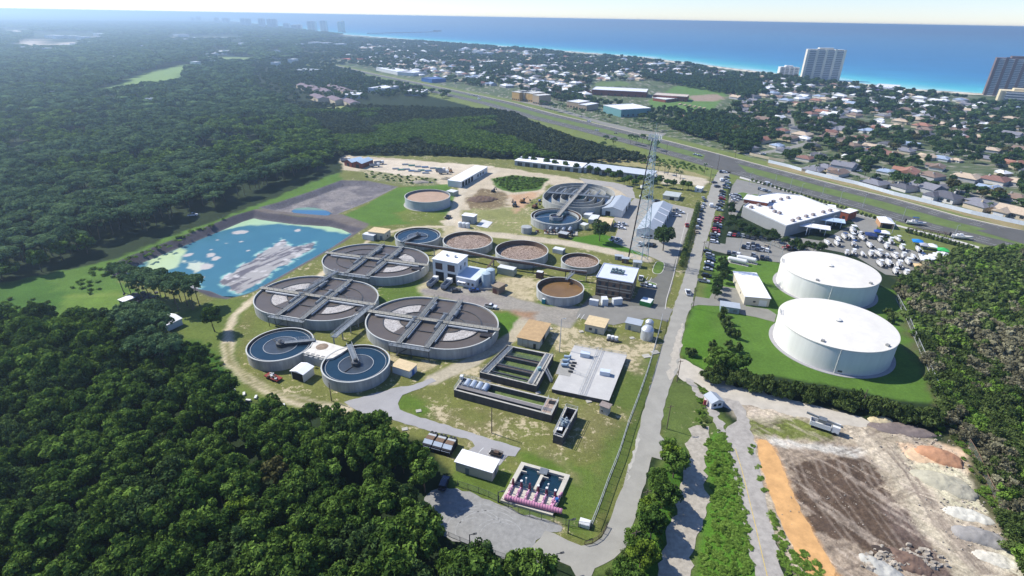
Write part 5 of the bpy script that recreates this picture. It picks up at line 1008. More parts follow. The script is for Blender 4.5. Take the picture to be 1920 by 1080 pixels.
for u0, u1 in ((.09, .47), (.53, .91)):
    b = MB(); b.add([ptl(u, v, .12) for u, v in ((u0, V0), (u1, V0), (u1, .93), (u0, .93))], [(0, 1, 2, 3)]); b.build('well_water', W_TEAL, o)
    for uu, vv in ((u0 + .04, .78), (u1 - .05, .86)): b = MB(); b.beam(ptl(uu - .04, vv, .95), ptl(uu + .07, vv, .95), .3, .8); b.build('baffle', DK, o)
    b = MB(); b.railing([ptl(u0, V0 + .01, .7), ptl(u1, V0 + .01, .7)], 1.0, .05, 1.5); b.build('railing', STEEL, o)
    b = MB(); q = ptl((u0 + u1) / 2, .55, .3); b.tube(q, (q[0], q[1], 2.0), .1, 6); b.obox((q[0], q[1], 2), (.4, .4, .3)); b.build('level_sensor', M_WHITE, o)
MB().obox(ptl(.5, .9, .95), (2.2, 2.2, .2), -.28).build('grating', STEEL, o)
b = MB(); A_, B_ = Vector(ptl(.06, .06, 1.2)), Vector(ptl(1.14, .10, 1.2)); b.tube(A_, B_, .62, 20)
for i in range(22): p = A_.lerp(B_, (i + .5) / 22); d_ = (B_ - A_).normalized() * .07; b.tube(p - d_, p + d_, .72, 20)
b.build('manifold_pipe', M_PINK, o, smooth=False)
for i in range(6):
    u = .08 + i * .165; b = MB(); q = Vector(ptl(u, .40, .6)); b.tube(q, q + Vector((0, 0, 1.2)), .38, 12); b.tube(q + Vector((0, 0, 1.2)), q + Vector((0, 0, 2.3)), .3, 12, r2=.26); p = b.build('pump_motor', M_DPINK, o)
    if i % 2 or i == 4: bb = MB().tube(q + Vector((0, 0, 2.3)), q + Vector((0, 0, 2.55)), .34, 10); bb.build('motor_cap', M_WHITE, p)
    e = Vector(ptl(u + .015, .1, 1.1)); b = MB(); m_ = q.lerp(e, .1) + Vector((0, 0, .55)); b.tube((m_.x, m_.y, 1.1), (e.x, e.y, 1.1), .22, 10)
    for t_ in (.3, .55, .8): g = Vector((m_.x, m_.y, 1.1)).lerp(Vector((e.x, e.y, 1.1)), t_); dd_ = (e - q).normalized() * .08; dd_.z = 0; b.tube(g - dd_, g + dd_, .42, 10)
    g = Vector((m_.x, m_.y, 1.1)).lerp(Vector((e.x, e.y, 1.1)), .55); b.tube(g, g + Vector((0, 0, .9)), .12, 6); b.tube(g + Vector((-.35, 0, .9)), g + Vector((.35, 0, .9)), .07, 6)
    b.tube((m_.x, m_.y, 1.1), (m_.x, m_.y, .5), .24, 8); b.build('discharge_pipe', mat('pale_pink_pipe', C(222, 170, 196), .5, .15, 2), o)
b = MB(); e0, e1 = Vector(ptl(.93, .05, 1.3)), Vector(ptl(1.0, .5, 1.3)); b.tube(e0, e1, .28, 10); b.tube(e1, e1 - Vector((0, 0, 1.2)), .28, 10); b.build('bypass_pipe', M_PINK, o); MB().obox(ptl(.98, .28, 1.2), (.7, .7, 1.1), .3).build('valve', M_BLUE, o)
container('white square equipment box at the fence corner beside the pump station', (1085, 981), (1105, 987), (1090, 970), 1.2, M_WHITE, 'equipment_box', cat='box')
# three black and grey odour units
for i, (x, y) in enumerate(((806, 835), (824, 840), (842, 845))):
    loc = U(x, y); o = thing('blower_unit', 'dark ribbed blower unit with brown screen, %s from the left beside the drive' % ORD[i], 'blower unit', (loc[0], loc[1], 0), -.32, 'row of three blower units')
    MB().box(-1.3, 1.3, -2.2, 3.2, 0, 1.9).build('housing', M_BLACK, o); b = MB()
    b.add([(-1.35, -2.3, 1.5), (1.35, -2.3, 1.5), (1.35, -.3, 2.5), (-1.35, -.3, 2.5)], [(0, 1, 2, 3)]); b.build('sloping_lid', mat('lid_blue_grey', C(170, 184, 200), .5, .1, 1), o)
    MB().box(-1.2, 1.2, -.2, 1.4, 1.9, 2.5).build('screen', mat('brown_screen', C(126, 104, 84), .9, .3, 3), o); MB().box(-1.2, 1.2, 1.5, 2.3, 1.9, 2.35).build('vent_panel', PIPEM, o)
    for k_ in range(2): b = MB(); b.lathe([(.5, 1.9), (.5, 2.4), (.3, 2.4)], 10, 0, (-.6 + 1.2 * k_, 2.85)); b.build('fan', DSTEEL, o)
# ------------------------------------------------------------------ self supporting radio tower
tb = Vector(U(1198, 490)); o = thing('radio_tower', 'tall tapering lattice radio tower with antennas at its top and a dark cable run', 'radio tower', (tb.x, tb.y, 0)); LT = mat('tower_steel', C(176, 196, 200), .5, .12, 1, metal=.2)
HT = 63.0; legs = []
def lr(z): return 4.6 * (1 - z / HT) + 1.15
for k_ in range(3):
    a = 2.6 + k_ * 2.094; P = [(math.cos(a) * lr(z) + .055 * z * 0, math.sin(a) * lr(z), z) for z in (0, HT)]; MB().tube(P[0], P[1], .2, 8, r2=.12).build('leg', LT, o); legs.append((Vector(P[0]), Vector(P[1])))
b = MB(); z = 0; n = 0
while z < HT - .1:
    s_ = max(1.9, lr(z) * 1.0); z2 = min(HT, z + s_)
    for k_ in range(3):
        A_, B_ = legs[k_], legs[(k_ + 1) % 3]; p0, p1 = A_[0].lerp(A_[1], z / HT), A_[0].lerp(A_[1], z2 / HT); q0, q1 = B_[0].lerp(B_[1], z / HT), B_[0].lerp(B_[1], z2 / HT)
        b.tube(p0, q1, .075, 4, cap=False); b.tube(q0, p1, .075, 4, cap=False); b.tube(p1, q1, .065, 4, cap=False)
    z = z2
b.build('bracing', LT, o)
b = MB(); l0, l1 = legs[0]
for dx in (-.35, 0, .35): b.tube(l0 + Vector((dx * .6, -.2, 0)), l1 + Vector((dx * .3, -.2, -2)), .13, 6)
b.build('cable_run', mat('cable_black', C(62, 52, 50), .8, .2, 1), o)
for k_ in range(3):
    b = MB()
    a = 2.6 + k_ * 2.094; cx_, cy_ = math.cos(a) * 2.4, math.sin(a) * 2.4; tn = Vector((-math.sin(a), math.cos(a), 0))
    b.beam(Vector((cx_, cy_, HT - 1)) - tn * 2, Vector((cx_, cy_, HT - 1)) + tn * 2, .15, .15); b.build('antenna_mount', LT, o)
    for t_ in (-1.8, -.6, .6, 1.8): p = Vector((cx_, cy_, HT - 2.4)) + tn * t_; MB().obox(p, (.35, .2, 2.6), a + math.pi / 2).build('panel_antenna', M_WHITE, o)
for zz, a in ((52, 4.2), (44, .4), (33, 5.2), (33, 2.2), (39, 3.4)):
    b = MB(); r_ = lr(zz) + .6; p = Vector((math.cos(a) * r_, math.sin(a) * r_, zz)); b.tube(p, p + Vector((math.cos(a), math.sin(a), 0)) * .5, .7, 14, r2=.75); b.build('dish_antenna', M_WHITE, o)
    MB().tube(p + Vector((0, 0, -1)), p + Vector((0, 0, 1.2)), .06, 4).build('antenna_mast', LT, o)
MB().tube((0, 0, HT), (0, 0, HT + 5), .07, 5).build('lightning_rod', LT, o)
for p, s_, m_, lb in (((1194, 500), (4, 3, 2.8), M_CREAM, 'cream equipment shelter at the foot of the radio tower'), ((1172, 492), (3.4, 2.6, 2.4), M_BRICK, 'brown equipment shelter left of the radio tower foot'), ((1160, 486), (4, 2.4, 2), M_GREYW, 'grey equipment cabinet nearest the lawn by the tower')):
    q = U(*p); o = thing('equipment_shelter', lb, 'shelter', (q[0], q[1], 0), -.2, 'shelters at the tower foot'); MB().obox((0, 0, 0), s_, 0).build('wall', m_, o); MB().obox((0, 0, s_[2]), (s_[0] + .4, s_[1] + .4, .15)).build('roof', M_GROOF, o); MB().box(-.5, .5, -s_[1] / 2 - .06, -s_[1] / 2, 0, 2).build('door', M_DOOR, o)
# compressor yard south of the big clarifier
o = thing('blower_yard', 'cluster of silver blowers, frames and rusty pipework below the big clarifier', 'machinery', U(1050, 437), -.1)
for i in range(4): b = MB(); b.tube((-6 + i * 3.6, -1, 1.6), (-5 + i * 3.6, 3, 2.4), .9, 12); b.build('blower', mat('silver_cover', C(1, 1, 1)), o)
MB().box(-9, 10, -3, 4, 0, .3).build('base_slab', CONC, o); b = MB()
for i in range(10): b.box(-8 + i * 1.8, -7.7 + i * 1.8, -3, -2.7, .3, 3.0)
b.box(-8, 9, -3, -2.6, 3, 3.25); b.build('frame', DSTEEL, o)
for i in range(14): x, y = random.uniform(-14, 9), random.uniform(-5, 2); MB().obox((x, y, 0), (random.uniform(.6, 2), random.uniform(.6, 1.6), random.uniform(.5, 2.2)), random.random()).build('machine', random.choice([mat('rusty_machine', C(128, 84, 66), .9, .3, 1), DSTEEL, STEEL]), o)
vtank('grey cylindrical tank left of the big northern clarifier pipework', 987, 436, 3.0, 3.6, STEELC, 'thickener_tank', dome=.2)
tag(bld('shade_canopy', 'open grey frame canopy in front of the silver blowers', 'canopy', (1047, 437), (1062, 440), (1050, 433), 2.6, mat('canopy_dark', C(70, 60, 60), .9, .2, 1), PIPEM))
# store with big white roof
P = [(1393, 388), (1474, 425), (1577, 397), (1500, 367), (1455, 362), (1425, 366)]; h = 6.4; Pw = [U(*q, h) for q in P]; c = Vector((sum(p[0] for p in Pw) / 6, sum(p[1] for p in Pw) / 6, 0)); L_ = [(p[0] - c.x, p[1] - c.y) for p in Pw]
o = thing('store_building', 'huge store with bright white flat roof and grey walls by the highway', 'building', c); MB().prism(L_, 0, h).build('wall', mat('store_wall', C(158, 160, 158), .85, .08, .3), o); MB().prism([(x * .985, y * .985) for x, y in L_], h, h + .12).build('roof', M_WROOF, o)
Lp = L_ if sum(L_[i][0] * L_[(i + 1) % 6][1] - L_[(i + 1) % 6][0] * L_[i][1] for i in range(6)) > 0 else L_[::-1]
MB().wallring(Lp, [(x * .985, y * .985) for x, y in Lp], h - .3, h + .7, zi=h).build('parapet', mat('parapet_grey', C(196, 198, 196), .8, .06, .4), o)
def sl_(px, py, z): q = U(px, py, z); return (q[0] - c.x, q[1] - c.y, z)
for i, q in enumerate([(1408, 390), (1422, 386), (1436, 383), (1450, 379), (1464, 375), (1477, 372), (1452, 398), (1461, 401), (1486, 415), (1497, 411), (1511, 407), (1524, 404), (1543, 399), (1556, 396), (1445, 391)]):
    p = sl_(*q, h + .12); b = MB(); b.obox(p, (2.2, 1.6, 1.3), .5); b.box(p[0] - .5, p[0] + .5, p[1] - .5, p[1] + .5, h + 1.42, h + 1.7); b.build('roof_unit', mat('hvac_tan', C(168, 156, 150), .7, .15, 1), o)
p = sl_(1419, 377, 7.2); MB().obox((p[0], p[1], h), (14, 11, 2.2), -.55).build('entrance_block', mat('brick_red', C(150, 84, 62), .9, .15, 1), o); MB().obox((p[0], p[1], h + 2.2), (15, 12, .3), -.55).build('entrance_roof', M_WROOF, o)
for q, s_, m_ in (((1528, 424), (16, 8), M_WROOF), ((1560, 412), (14, 8), mat('pale_blue_roof', C(1, 1, 1))), ((1532, 383), (12, 8), mat('cream_roof', C(228, 222, 200), .7, .05, .5)), ((1551, 386), (10, 8), M_WROOF)):
    p = sl_(*q, 4.6); cn = MB(); cn.obox((p[0], p[1], 4.4), (s_[0], s_[1], .35), -.45)
    for dx, dy in ((-.42, -.4), (.42, -.4), (.42, .4), (-.42, .4)): cn.tube((p[0] + dx * s_[0] * .8, p[1] + dy * s_[1] * .8, 0), (p[0] + dx * s_[0] * .8, p[1] + dy * s_[1] * .8, 4.4), .2, 6)
    cn.build('canopy', m_, o)
bld('entrance_kiosk', 'small brick kiosk with white roof at the store corner', 'kiosk', (1577, 396), (1592, 400), (1583, 388), 5, mat('brick_red', C(1, 1, 1)), M_WROOF, specs=[('f', W_, .5, 1.5, 1, 2.5, M_WIN)])
bld('pavilion', 'white hipped pavilion roof with tan terrace above the boat lot', 'pavilion', (1652, 417), (1678, 420), (1660, 408), 3.4, mat('pav_tan', C(190, 150, 112), .8, .15, .8), M_WROOF, 'hip', 1.6, [('f', 'opening', .5, 5, 0, 2.6, M_BLACK)])
# wooden pergola on the green
q = U(1738, 443); o = thing('pergola', 'long brown timber pergola beside the highway pavement', 'pergola', q, -.42)
for i in range(6):
    for y in (0, 3): MB().tube((-9 + i * 3.6, y, 0), (-9 + i * 3.6, y, 2.8), .15, 6).build('post', RUST, o)
b = MB(); b.box(-10, 10, -.3, 0, 2.8, 3); b.box(-10, 10, 3, 3.3, 2.8, 3)
for i in range(20): b.box(-9.8 + i * 1.02, -9.6 + i * 1.02, -.5, 3.5, 3, 3.15)
b.build('roof_beams', RUST, o)
sheet('green', UL([(1660, 432), (1700, 428), (1770, 440), (1830, 455), (1800, 475), (1700, 470), (1665, 455)]), Z1 + .01, mat('dry_lawn', C(108, 118, 58), .95, .2, .3), amp=.5, sm=1)
# two white horizontal gas tanks
for i, (x, y) in enumerate(((1382, 494), (1399, 491))):
    q = U(x, y); o = thing('gas_tank', 'white horizontal gas tank %s on the lawn' % ('nearest the trees' if i == 0 else 'nearest the water tanks'), 'gas tank', q, -.55, 'pair of gas tanks'); b = MB(); b.tube((-4.2, 0, 1.9), (4.2, 0, 1.9), 1.15, 20); b.tube((-4.9, 0, 1.9), (-4.2, 0, 1.9), .5, 20, r2=1.15, cap=True); b.tube((4.2, 0, 1.9), (4.9, 0, 1.9), 1.15, 20, r2=.5); b.build('vessel', M_WHITE, o)
    for sx__ in (-2.6, 2.6): MB().box(sx__ - .2, sx__ + .2, -.9, .9, 0, 1).build('cradle', CONC, o)
    MB().box(-5.5, 5.5, -1.5, 1.5, 0, .12).build('pad', CONC, o)
# septic lids and small slabs on the grass
for i, q in enumerate(((1228, 661), (1212, 668), (1185, 634), (1032, 617), (1010, 751), (1104, 753), (785, 771), (759, 805), (1009, 737), (1090, 622))):
    p = U(*q); s_ = 2.2 if i < 2 else 1.3; o = tag(MB().obox((0, 0, 0), (s_ * 1.3, s_, .25), .3).build('concrete_cover', CONC, loc=(p[0], p[1], 0)), ['wide concrete cover nearest the fence by the concrete tank', 'low concrete cover beside the concrete tank roof corner', 'concrete cover on the bare sand by the store room', 'small concrete cover near the tall lamp', 'square cover below the algae filters', 'sandy square cover at the foot of the concrete tank', 'tiny cover on the grass beside the drive bend', 'tiny white cover at the edge of the wood', 'pale cover between filters and channel', 'pale cover on bare sand below the low cream building'][i], 'cover', 'concrete covers on the grass')
for i in range(3):
    q = U(1141 + i * 7, 636 + i * 1.6); o = thing('compressor', 'white compressor cylinder, %s from the left on bare ground' % ORD[i], 'compressor', (q[0], q[1], 0), 0, 'row of compressors'); MB().tube((0, 0, .3), (0, 0, 1.8), .7, 12).build('cylinder', M_WHITE, o); MB().box(-.9, .9, -1.3, -.6, 0, .7).build('motor', DSTEEL, o)
# ================================================================== FOLIAGE
def leafmat(name, c1, c2, var=.45, trans=.25):
    m = bpy.data.materials.new(name); m.use_nodes = True; nt = m.node_tree; N = nt.nodes; L = nt.links; N.remove(N['Principled BSDF'])
    oi = N.new('ShaderNodeObjectInfo'); at = N.new('ShaderNodeAttribute'); at.attribute_name = 'Tint'
    ad = N.new('ShaderNodeMath'); ad.operation = 'ADD'; L.new(oi.outputs['Random'], ad.inputs[0]); L.new(at.outputs['Fac'], ad.inputs[1])
    ml = N.new('ShaderNodeMath'); ml.operation = 'MULTIPLY'; L.new(ad.outputs[0], ml.inputs[0]); ml.inputs[1].default_value = .5
    mx = N.new('ShaderNodeMix'); mx.data_type = 'RGBA'; L.new(ml.outputs[0], mx.inputs[0]); mx.inputs[6].default_value = (*c1, 1); mx.inputs[7].default_value = (*c2, 1)
    r = N.new('ShaderNodeMapRange'); L.new(at.outputs['Fac'], r.inputs[0]); r.inputs[3].default_value = 1 - var; r.inputs[4].default_value = 1 + var
    s = N.new('ShaderNodeVectorMath'); s.operation = 'SCALE'; L.new(mx.outputs[2], s.inputs[0]); L.new(r.outputs[0], s.inputs['Scale'])
    d = N.new('ShaderNodeBsdfDiffuse'); t = N.new('ShaderNodeBsdfTranslucent'); L.new(s.outputs[0], d.inputs[0]); L.new(s.outputs[0], t.inputs[0])
    x = N.new('ShaderNodeMixShader'); x.inputs[0].default_value = trans; L.new(d.outputs[0], x.inputs[1]); L.new(t.outputs[0], x.inputs[2]); L.new(x.outputs[0], N['Material Output'].inputs['Surface'])
    return m
LF_B = leafmat('broadleaf_foliage', (.034, .080, .016), (.150, .235, .044)); LF_P = leafmat('pine_foliage', (.048, .100, .042), (.155, .235, .095)); LF_S = leafmat('scrub_foliage', (.048, .085, .022), (.14, .185, .055))
LF_L = leafmat('lush_foliage', (.09, .17, .026), (.18, .28, .05)); LF_G = leafmat('bare_twig_foliage', (.15, .14, .08), (.25, .24, .15)); LF_C = leafmat('town_tree_foliage', (.032, .070, .022), (.10, .155, .045)); LF_Y = leafmat('bright_foliage', (.08, .14, .018), (.17, .24, .03)); LF_O = leafmat('autumn_foliage', (.085, .085, .03), (.14, .135, .05)); LF_M = leafmat('dark_mangrove_foliage', (.046, .068, .030), (.105, .130, .060))
BARK = mat('bark', C(112, 96, 82), .95, .25, 2)
def leaves(clumps, n, size, rs, up=.25, jit=.6):
    """clumps: rows of x, y, z, r, flat -> quads lying on the clump surfaces"""
    cl = np.array(clumps); w = cl[:, 3] ** 2; idx = rs.choice(len(cl), n, p=w / w.sum()); c = cl[idx]
    d = rs.normal(size=(n, 3)); d[:, 2] += up; d /= np.linalg.norm(d, axis=1)[:, None]
    rr = c[:, 3] * rs.uniform(.72, 1.08, n); pos = c[:, :3] + d * rr[:, None] * np.stack([np.ones(n), np.ones(n), c[:, 4]], 1)
    nr = d + rs.normal(size=(n, 3)) * jit; nr /= np.linalg.norm(nr, axis=1)[:, None]
    t = np.cross(nr, rs.normal(size=(n, 3))); t /= np.linalg.norm(t, axis=1)[:, None]; b = np.cross(nr, t)
    s = size * rs.uniform(.6, 1.25, n)[:, None]; e = rs.uniform(.55, 1, n)[:, None]
    V = np.stack([pos - t * s - b * s * e, pos + t * s * .8 - b * s * e, pos + t * s + b * s * e, pos - t * s * .7 + b * s * e], 1).reshape(-1, 3)
    tint = np.clip(np.repeat((idx * .6180339 % 1) * .7 + rs.uniform(0, .3, n), 4), 0, 1); return V, tint
def clumps_broad(rs, R, zc, Rz, n, rc):
    out = []
    for i in range(n):
        a = rs.uniform(0, 2 * math.pi); u = rs.uniform(-.55, 1); q = math.sqrt(max(0, 1 - u * u)) ; f = rs.uniform(.55, 1.0)
        out.append((math.cos(a) * R * q * f, math.sin(a) * R * q * f, zc + Rz * u * f, rc * rs.uniform(.65, 1.25), .8))
    return out
def clumps_pine(rs, R, zc, n, rc):
    out = []
    for i in range(n):
        a = rs.uniform(0, 2 * math.pi); f = math.sqrt(rs.uniform(0, 1)); out.append((math.cos(a) * R * f, math.sin(a) * R * f, zc + 3.2 * math.sqrt(1 - f * f * .95) - .8 + rs.uniform(-.4, .3), rc * rs.uniform(.75, 1.15), .7))
    for i in range(max(2, n // 5)): a = rs.uniform(0, 6.3); out.append((math.cos(a) * R * .5, math.sin(a) * R * .5, zc - rs.uniform(1.2, 3), rc * .7, .5))
    return out
def crown_mesh(name, clumps, n, size, m, seed, up=.25, jit=.6):
    rs = np.random.default_rng(seed); V, t = leaves(clumps, n, size, rs, up, jit); Q = np.arange(len(V)).reshape(-1, 4)
    me = npmesh(name, V, Q, m, smooth=False); a = me.attributes.new('Tint', 'FLOAT', 'POINT'); a.data.foreach_set('value', t.astype(np.float32)); return me
def trunk_mesh(name, h, r, clumps=(), nb=5, seed=0):
    rs = random.Random(seed); b = MB(); p = Vector((0, 0, -.2)); top = Vector((rs.uniform(-.4, .4), rs.uniform(-.4, .4), h)); mid = p.lerp(top, .5) + Vector((rs.uniform(-.3, .3), rs.uniform(-.3, .3), 0))
    b.tube(p, mid, r, 7, r2=r * .75); b.tube(mid, top, r * .75, 7, r2=r * .35)
    for c in list(clumps)[:nb]: s = mid.lerp(top, rs.uniform(.0, .9)); b.tube(s, Vector(c[:3]), r * .3, 4, r2=r * .1)
    return b.mesh(name, BARK)
def variant(kind, seed, lod):
    rs = np.random.default_rng(seed)
    if kind in ('broad', 'town', 'bright', 'autumn'):
        R, zc, Rz = rs.uniform(3.8, 4.6), rs.uniform(6.6, 7.4), rs.uniform(3.2, 4.2); cl = clumps_broad(rs, R, zc, Rz, (34, 20, 8)[lod], (1.25, 1.6, 2.4)[lod]); cl.append((0, 0, zc, R * .62, .85))
        return cl, (3000, 800, 150)[lod], (.30, .56, 1.25)[lod], {'broad': LF_B, 'town': LF_C, 'bright': LF_Y, 'autumn': LF_O}[kind], (5.5, .26)
    if kind == 'pine':
        R, zc = rs.uniform(3.8, 4.8), rs.uniform(9.6, 10.6); cl = clumps_pine(rs, R, zc, (34, 22, 8)[lod], (1.2, 1.5, 2.4)[lod]); return cl, (3000, 900, 130)[lod], (.28, .5, 1.2)[lod], LF_P, (12, .2)
    if kind == 'mangrove':
        R, zc, Rz = rs.uniform(2.4, 3.2), 3.6, 2.2; cl = clumps_broad(rs, R, zc, Rz, (14, 12, 6)[lod], (.9, 1.2, 1.8)[lod]); return cl, (700, 360, 90)[lod], (.28, .5, 1.1)[lod], LF_M, (3, .12)
    R, zc, Rz = rs.uniform(1.6, 2.3), 1.5, 1.3; cl = clumps_broad(rs, R, zc, Rz, (16, 12, 5)[lod], (.62, .8, 1.2)[lod]); cl.append((0, 0, 1.1, R * .6, .8))
    return cl, (900, 380, 80)[lod], (.17, .3, .7)[lod], {'scrub': LF_S, 'grey': LF_G, 'lush': LF_L}[kind], (1.5, .08)
VM = {}
def variants(kind, lod, n):
    k_ = (kind, lod)
    if k_ not in VM:
        VM[k_] = []
        for i in range(n):
            sd = abs(hash(kind)) % 1 + {'broad': 100, 'town': 200, 'bright': 300, 'autumn': 350, 'pine': 400, 'mangrove': 500, 'scrub': 600, 'grey': 700, 'lush': 800}[kind] + lod * 20 + i
            cl, nl, sz, m, (th, tr) = variant(kind, sd, lod); VM[k_].append((crown_mesh('%s_crown' % kind, cl, nl, sz, m, sd, .9 if kind == 'pine' else .3, .6 if lod == 0 else .38), trunk_mesh('%s_trunk' % kind, th, tr, cl, 5, sd)))
    return VM[k_]
def joined(cr_, tk, name):
    """crown and trunk in one mesh, for the massed wood"""
    nv = len(cr_.vertices); co_ = np.zeros(nv * 3, np.float32); cr_.vertices.foreach_get('co', co_); V = co_.reshape(-1, 3); tv = np.array([v.co[:] for v in tk.vertices]); me = bpy.data.meshes.new(name)
    fs = [tuple(p.vertices) for p in cr_.polygons] + [tuple(i + nv for i in p.vertices) for p in tk.polygons]
    me.from_pydata(np.vstack([V, tv]).tolist(), [], fs); me.materials.append(cr_.materials[0]); me.materials.append(BARK); me.polygons.foreach_set('material_index', [0] * len(cr_.polygons) + [1] * len(tk.polygons))
    a = me.attributes.new('Tint', 'FLOAT', 'POINT'); t = np.zeros(nv, np.float32); cr_.attributes['Tint'].data.foreach_get('value', t); a.data.foreach_set('value', np.concatenate([t, np.zeros(len(tv), np.float32)])); me.update(); return me
def scatter(name, pts, meshes, kind='stuff'):
    """pts: x, y, z, rot, sxy, sz, variant index; one object that instances the meshes"""
    pts = np.array(pts, np.float32); me = bpy.data.meshes.new(name); me.vertices.add(len(pts)); me.vertices.foreach_set('co', pts[:, :3].ravel())
    for nm, ty, ar in (('rot', 'FLOAT', pts[:, 3]), ('vi', 'INT', pts[:, 6].astype(np.int32))): a = me.attributes.new(nm, ty, 'POINT'); a.data.foreach_set('value', np.ascontiguousarray(ar))
    a = me.attributes.new('scl', 'FLOAT_VECTOR', 'POINT'); a.data.foreach_set('vector', np.ascontiguousarray(pts[:, [4, 4, 5]]).ravel())
    src = bpy.data.collections.new(name + '_source')
    for i, m in enumerate(meshes): src.objects.link(bpy.data.objects.new('%s_form_%02d' % (name, i), m))
    o = link(name, me); ng = bpy.data.node_groups.new(name + '_nodes', 'GeometryNodeTree'); ng.interface.new_socket('Geometry', in_out='INPUT', socket_type='NodeSocketGeometry'); ng.interface.new_socket('Geometry', in_out='OUTPUT', socket_type='NodeSocketGeometry')
    N = ng.nodes; L = ng.links; gi = N.new('NodeGroupInput'); go = N.new('NodeGroupOutput'); ip = N.new('GeometryNodeInstanceOnPoints'); ci = N.new('GeometryNodeCollectionInfo'); ci.inputs[0].default_value = src; ci.inputs[1].default_value = True; ci.inputs[2].default_value = True
    mp = N.new('GeometryNodeMeshToPoints'); L.new(gi.outputs[0], mp.inputs[0])
    def na(nm, ty): q = N.new('GeometryNodeInputNamedAttribute'); q.data_type = ty; q.inputs[0].default_value = nm; return [s for s in q.outputs if s.enabled][0]
    L.new(mp.outputs[0], ip.inputs['Points']); L.new(ci.outputs[0], ip.inputs['Instance']); ip.inputs['Pick Instance'].default_value = True; L.new(na('vi', 'INT'), ip.inputs['Instance Index'])
    cx_ = N.new('ShaderNodeCombineXYZ'); L.new(na('rot', 'FLOAT'), cx_.inputs[2]); L.new(cx_.outputs[0], ip.inputs['Rotation']); L.new(na('scl', 'FLOAT_VECTOR'), ip.inputs['Scale']); L.new(ip.outputs[0], go.inputs[0])
    md = o.modifiers.new('instances', 'NODES'); md.node_group = ng; o['kind'] = kind; return o
def inpoly(P, x, y): return sdf(P, np.array([x]), np.array([y]))[0]
def grow(poly, rings, seed, excl=(), keep=1.0, margin=0):
    """jittered points inside a pixel polygon, by distance rings (d0, d1, spacing)"""
    P = UL(poly); xs = [p[0] for p in P]; yy = [p[1] for p in P]; rs = np.random.default_rng(seed); out = []
    for d0, d1, s, lod, sc in rings:
        x0, x1, y0, y1 = max(min(xs), -d1), min(max(xs), d1), max(min(yy), 40), min(max(yy), d1)
        if x1 <= x0 or y1 <= y0: continue
        X, Y = np.meshgrid(np.arange(x0, x1, s), np.arange(y0, y1, s)); X = X.ravel() + rs.uniform(-.45, .45, X.size) * s; Y = Y.ravel() + rs.uniform(-.45, .45, Y.size) * s
        D = np.hypot(X, Y); k_ = (D >= d0) & (D < d1) & (rs.random(X.size) < keep); X, Y, D = X[k_], Y[k_], D[k_]
        f = Y * cp + H * sp; xx = X / f; yp = (-H * cp + Y * sp) / f; px = 960 + F * xx; py = 540 - F * yp; k_ = (px > -120) & (px < 2040) & (py < 1260); X, Y = X[k_], Y[k_]
        if not len(X): continue
        k_ = sdf(P, X, Y) > margin
        for e in excl: k_ &= sdf(e, X, Y) < .5
        out += [(x, y, lod, sc) for x, y in zip(X[k_], Y[k_])]
    return out
RINGS = ((0, 250, 5.8, 0, 1), (250, 760, 9.0, 1, 1.45), (760, 1500, 13.5, 2, 1.75), (1500, 3000, 25, 2, 2.9), (3000, 8000, 55, 2, 5.5))
CLR = [(22 + i * 61 % 520, 62 + (i * 37) % 58) for i in range(26)]
GOLF = [UL([(a - 7, b + 1.5), (a - 5, b - 3), (a + 12, b - 3), (a + 15, b + 2.5)]) for a, b in CLR] + [UL(q) for q in ([(150, 176), (215, 158), (250, 143), (290, 131), (345, 120), (396, 121), (384, 130), (348, 138), (345, 160), (260, 173), (200, 182)], [(385, 105), (470, 106), (482, 119), (418, 122)], [(600, 202), (640, 198), (662, 206), (610, 209)],
                        [(25, 84), (70, 62), (130, 60), (200, 64), (200, 74), (160, 80), (150, 90), (60, 92)], [(310, 67), (460, 66), (460, 76), (315, 76)], [(395, 92), (430, 92), (432, 104), (390, 104)], [(370, 104), (385, 104), (386, 109), (370, 109)], [(505, 92), (530, 92), (530, 106), (500, 106)], [(75, 164), (95, 164), (97, 174), (72, 174)], [(262, 180), (284, 180), (286, 189), (262, 189)], [(0, 54), (60, 54), (60, 62), (0, 62)], [(20, 84), (66, 84), (66, 92), (20, 92)], [(430, 78), (455, 78), (455, 85), (430, 85)])]
EX = [UL(SITE), UL(RIM1), UL(RIM2)] + GOLF
F1 = [(-140, 625), (60, 625), (150, 628), (240, 622), (300, 632), (345, 660), (375, 700), (420, 755), (470, 790), (560, 790), (620, 806), (685, 822), (735, 842), (775, 876), (806, 900), (806, 920), (778, 940), (768, 995), (820, 1042), (890, 1072), (1000, 1100), (1090, 1150), (1000, 1300), (-200, 1300)]
F2 = [(-160, 552), (0, 535), (60, 517), (125, 497), (180, 478), (230, 453), (290, 428), (350, 405), (430, 380), (500, 356), (560, 336), (600, 320), (625, 302), (600, 245), (515, 192), (475, 175), (475, 125), (560, 112), (560, 84), (640, 67), (600, 62), (520, 51), (440, 43), (200, 41), (-200, 38)]
F3 = [(515, 192), (600, 198), (700, 202), (850, 207), (905, 208), (960, 214), (1010, 238), (1060, 258), (1110, 274), (1180, 290), (1240, 302), (1080, 305), (960, 296), (920, 312), (830, 303), (700, 300), (640, 300), (600, 245)]
rs = np.random.default_rng(11); forest = []
a1_ = grow(F1, RINGS, 1)
for x, y, lod, sc in a1_:
    pine = fbm(np.array([x]), np.array([y]), 50, 60, 2)[0] > .62 and y > 120
    r = rs.random(); big = fbm(np.array([x]), np.array([y]), 34, 63, 2)[0]; s_ = sc * rs.uniform(.6, 1.15) * (.72 + .62 * big); forest.append([x, y, 'pine' if pine else 'bright' if r > .985 else 'autumn' if r < .015 else 'town' if r < .2 else 'broad', lod, s_, (.55 + .45 * s_) * (.8 + .5 * big), 1])
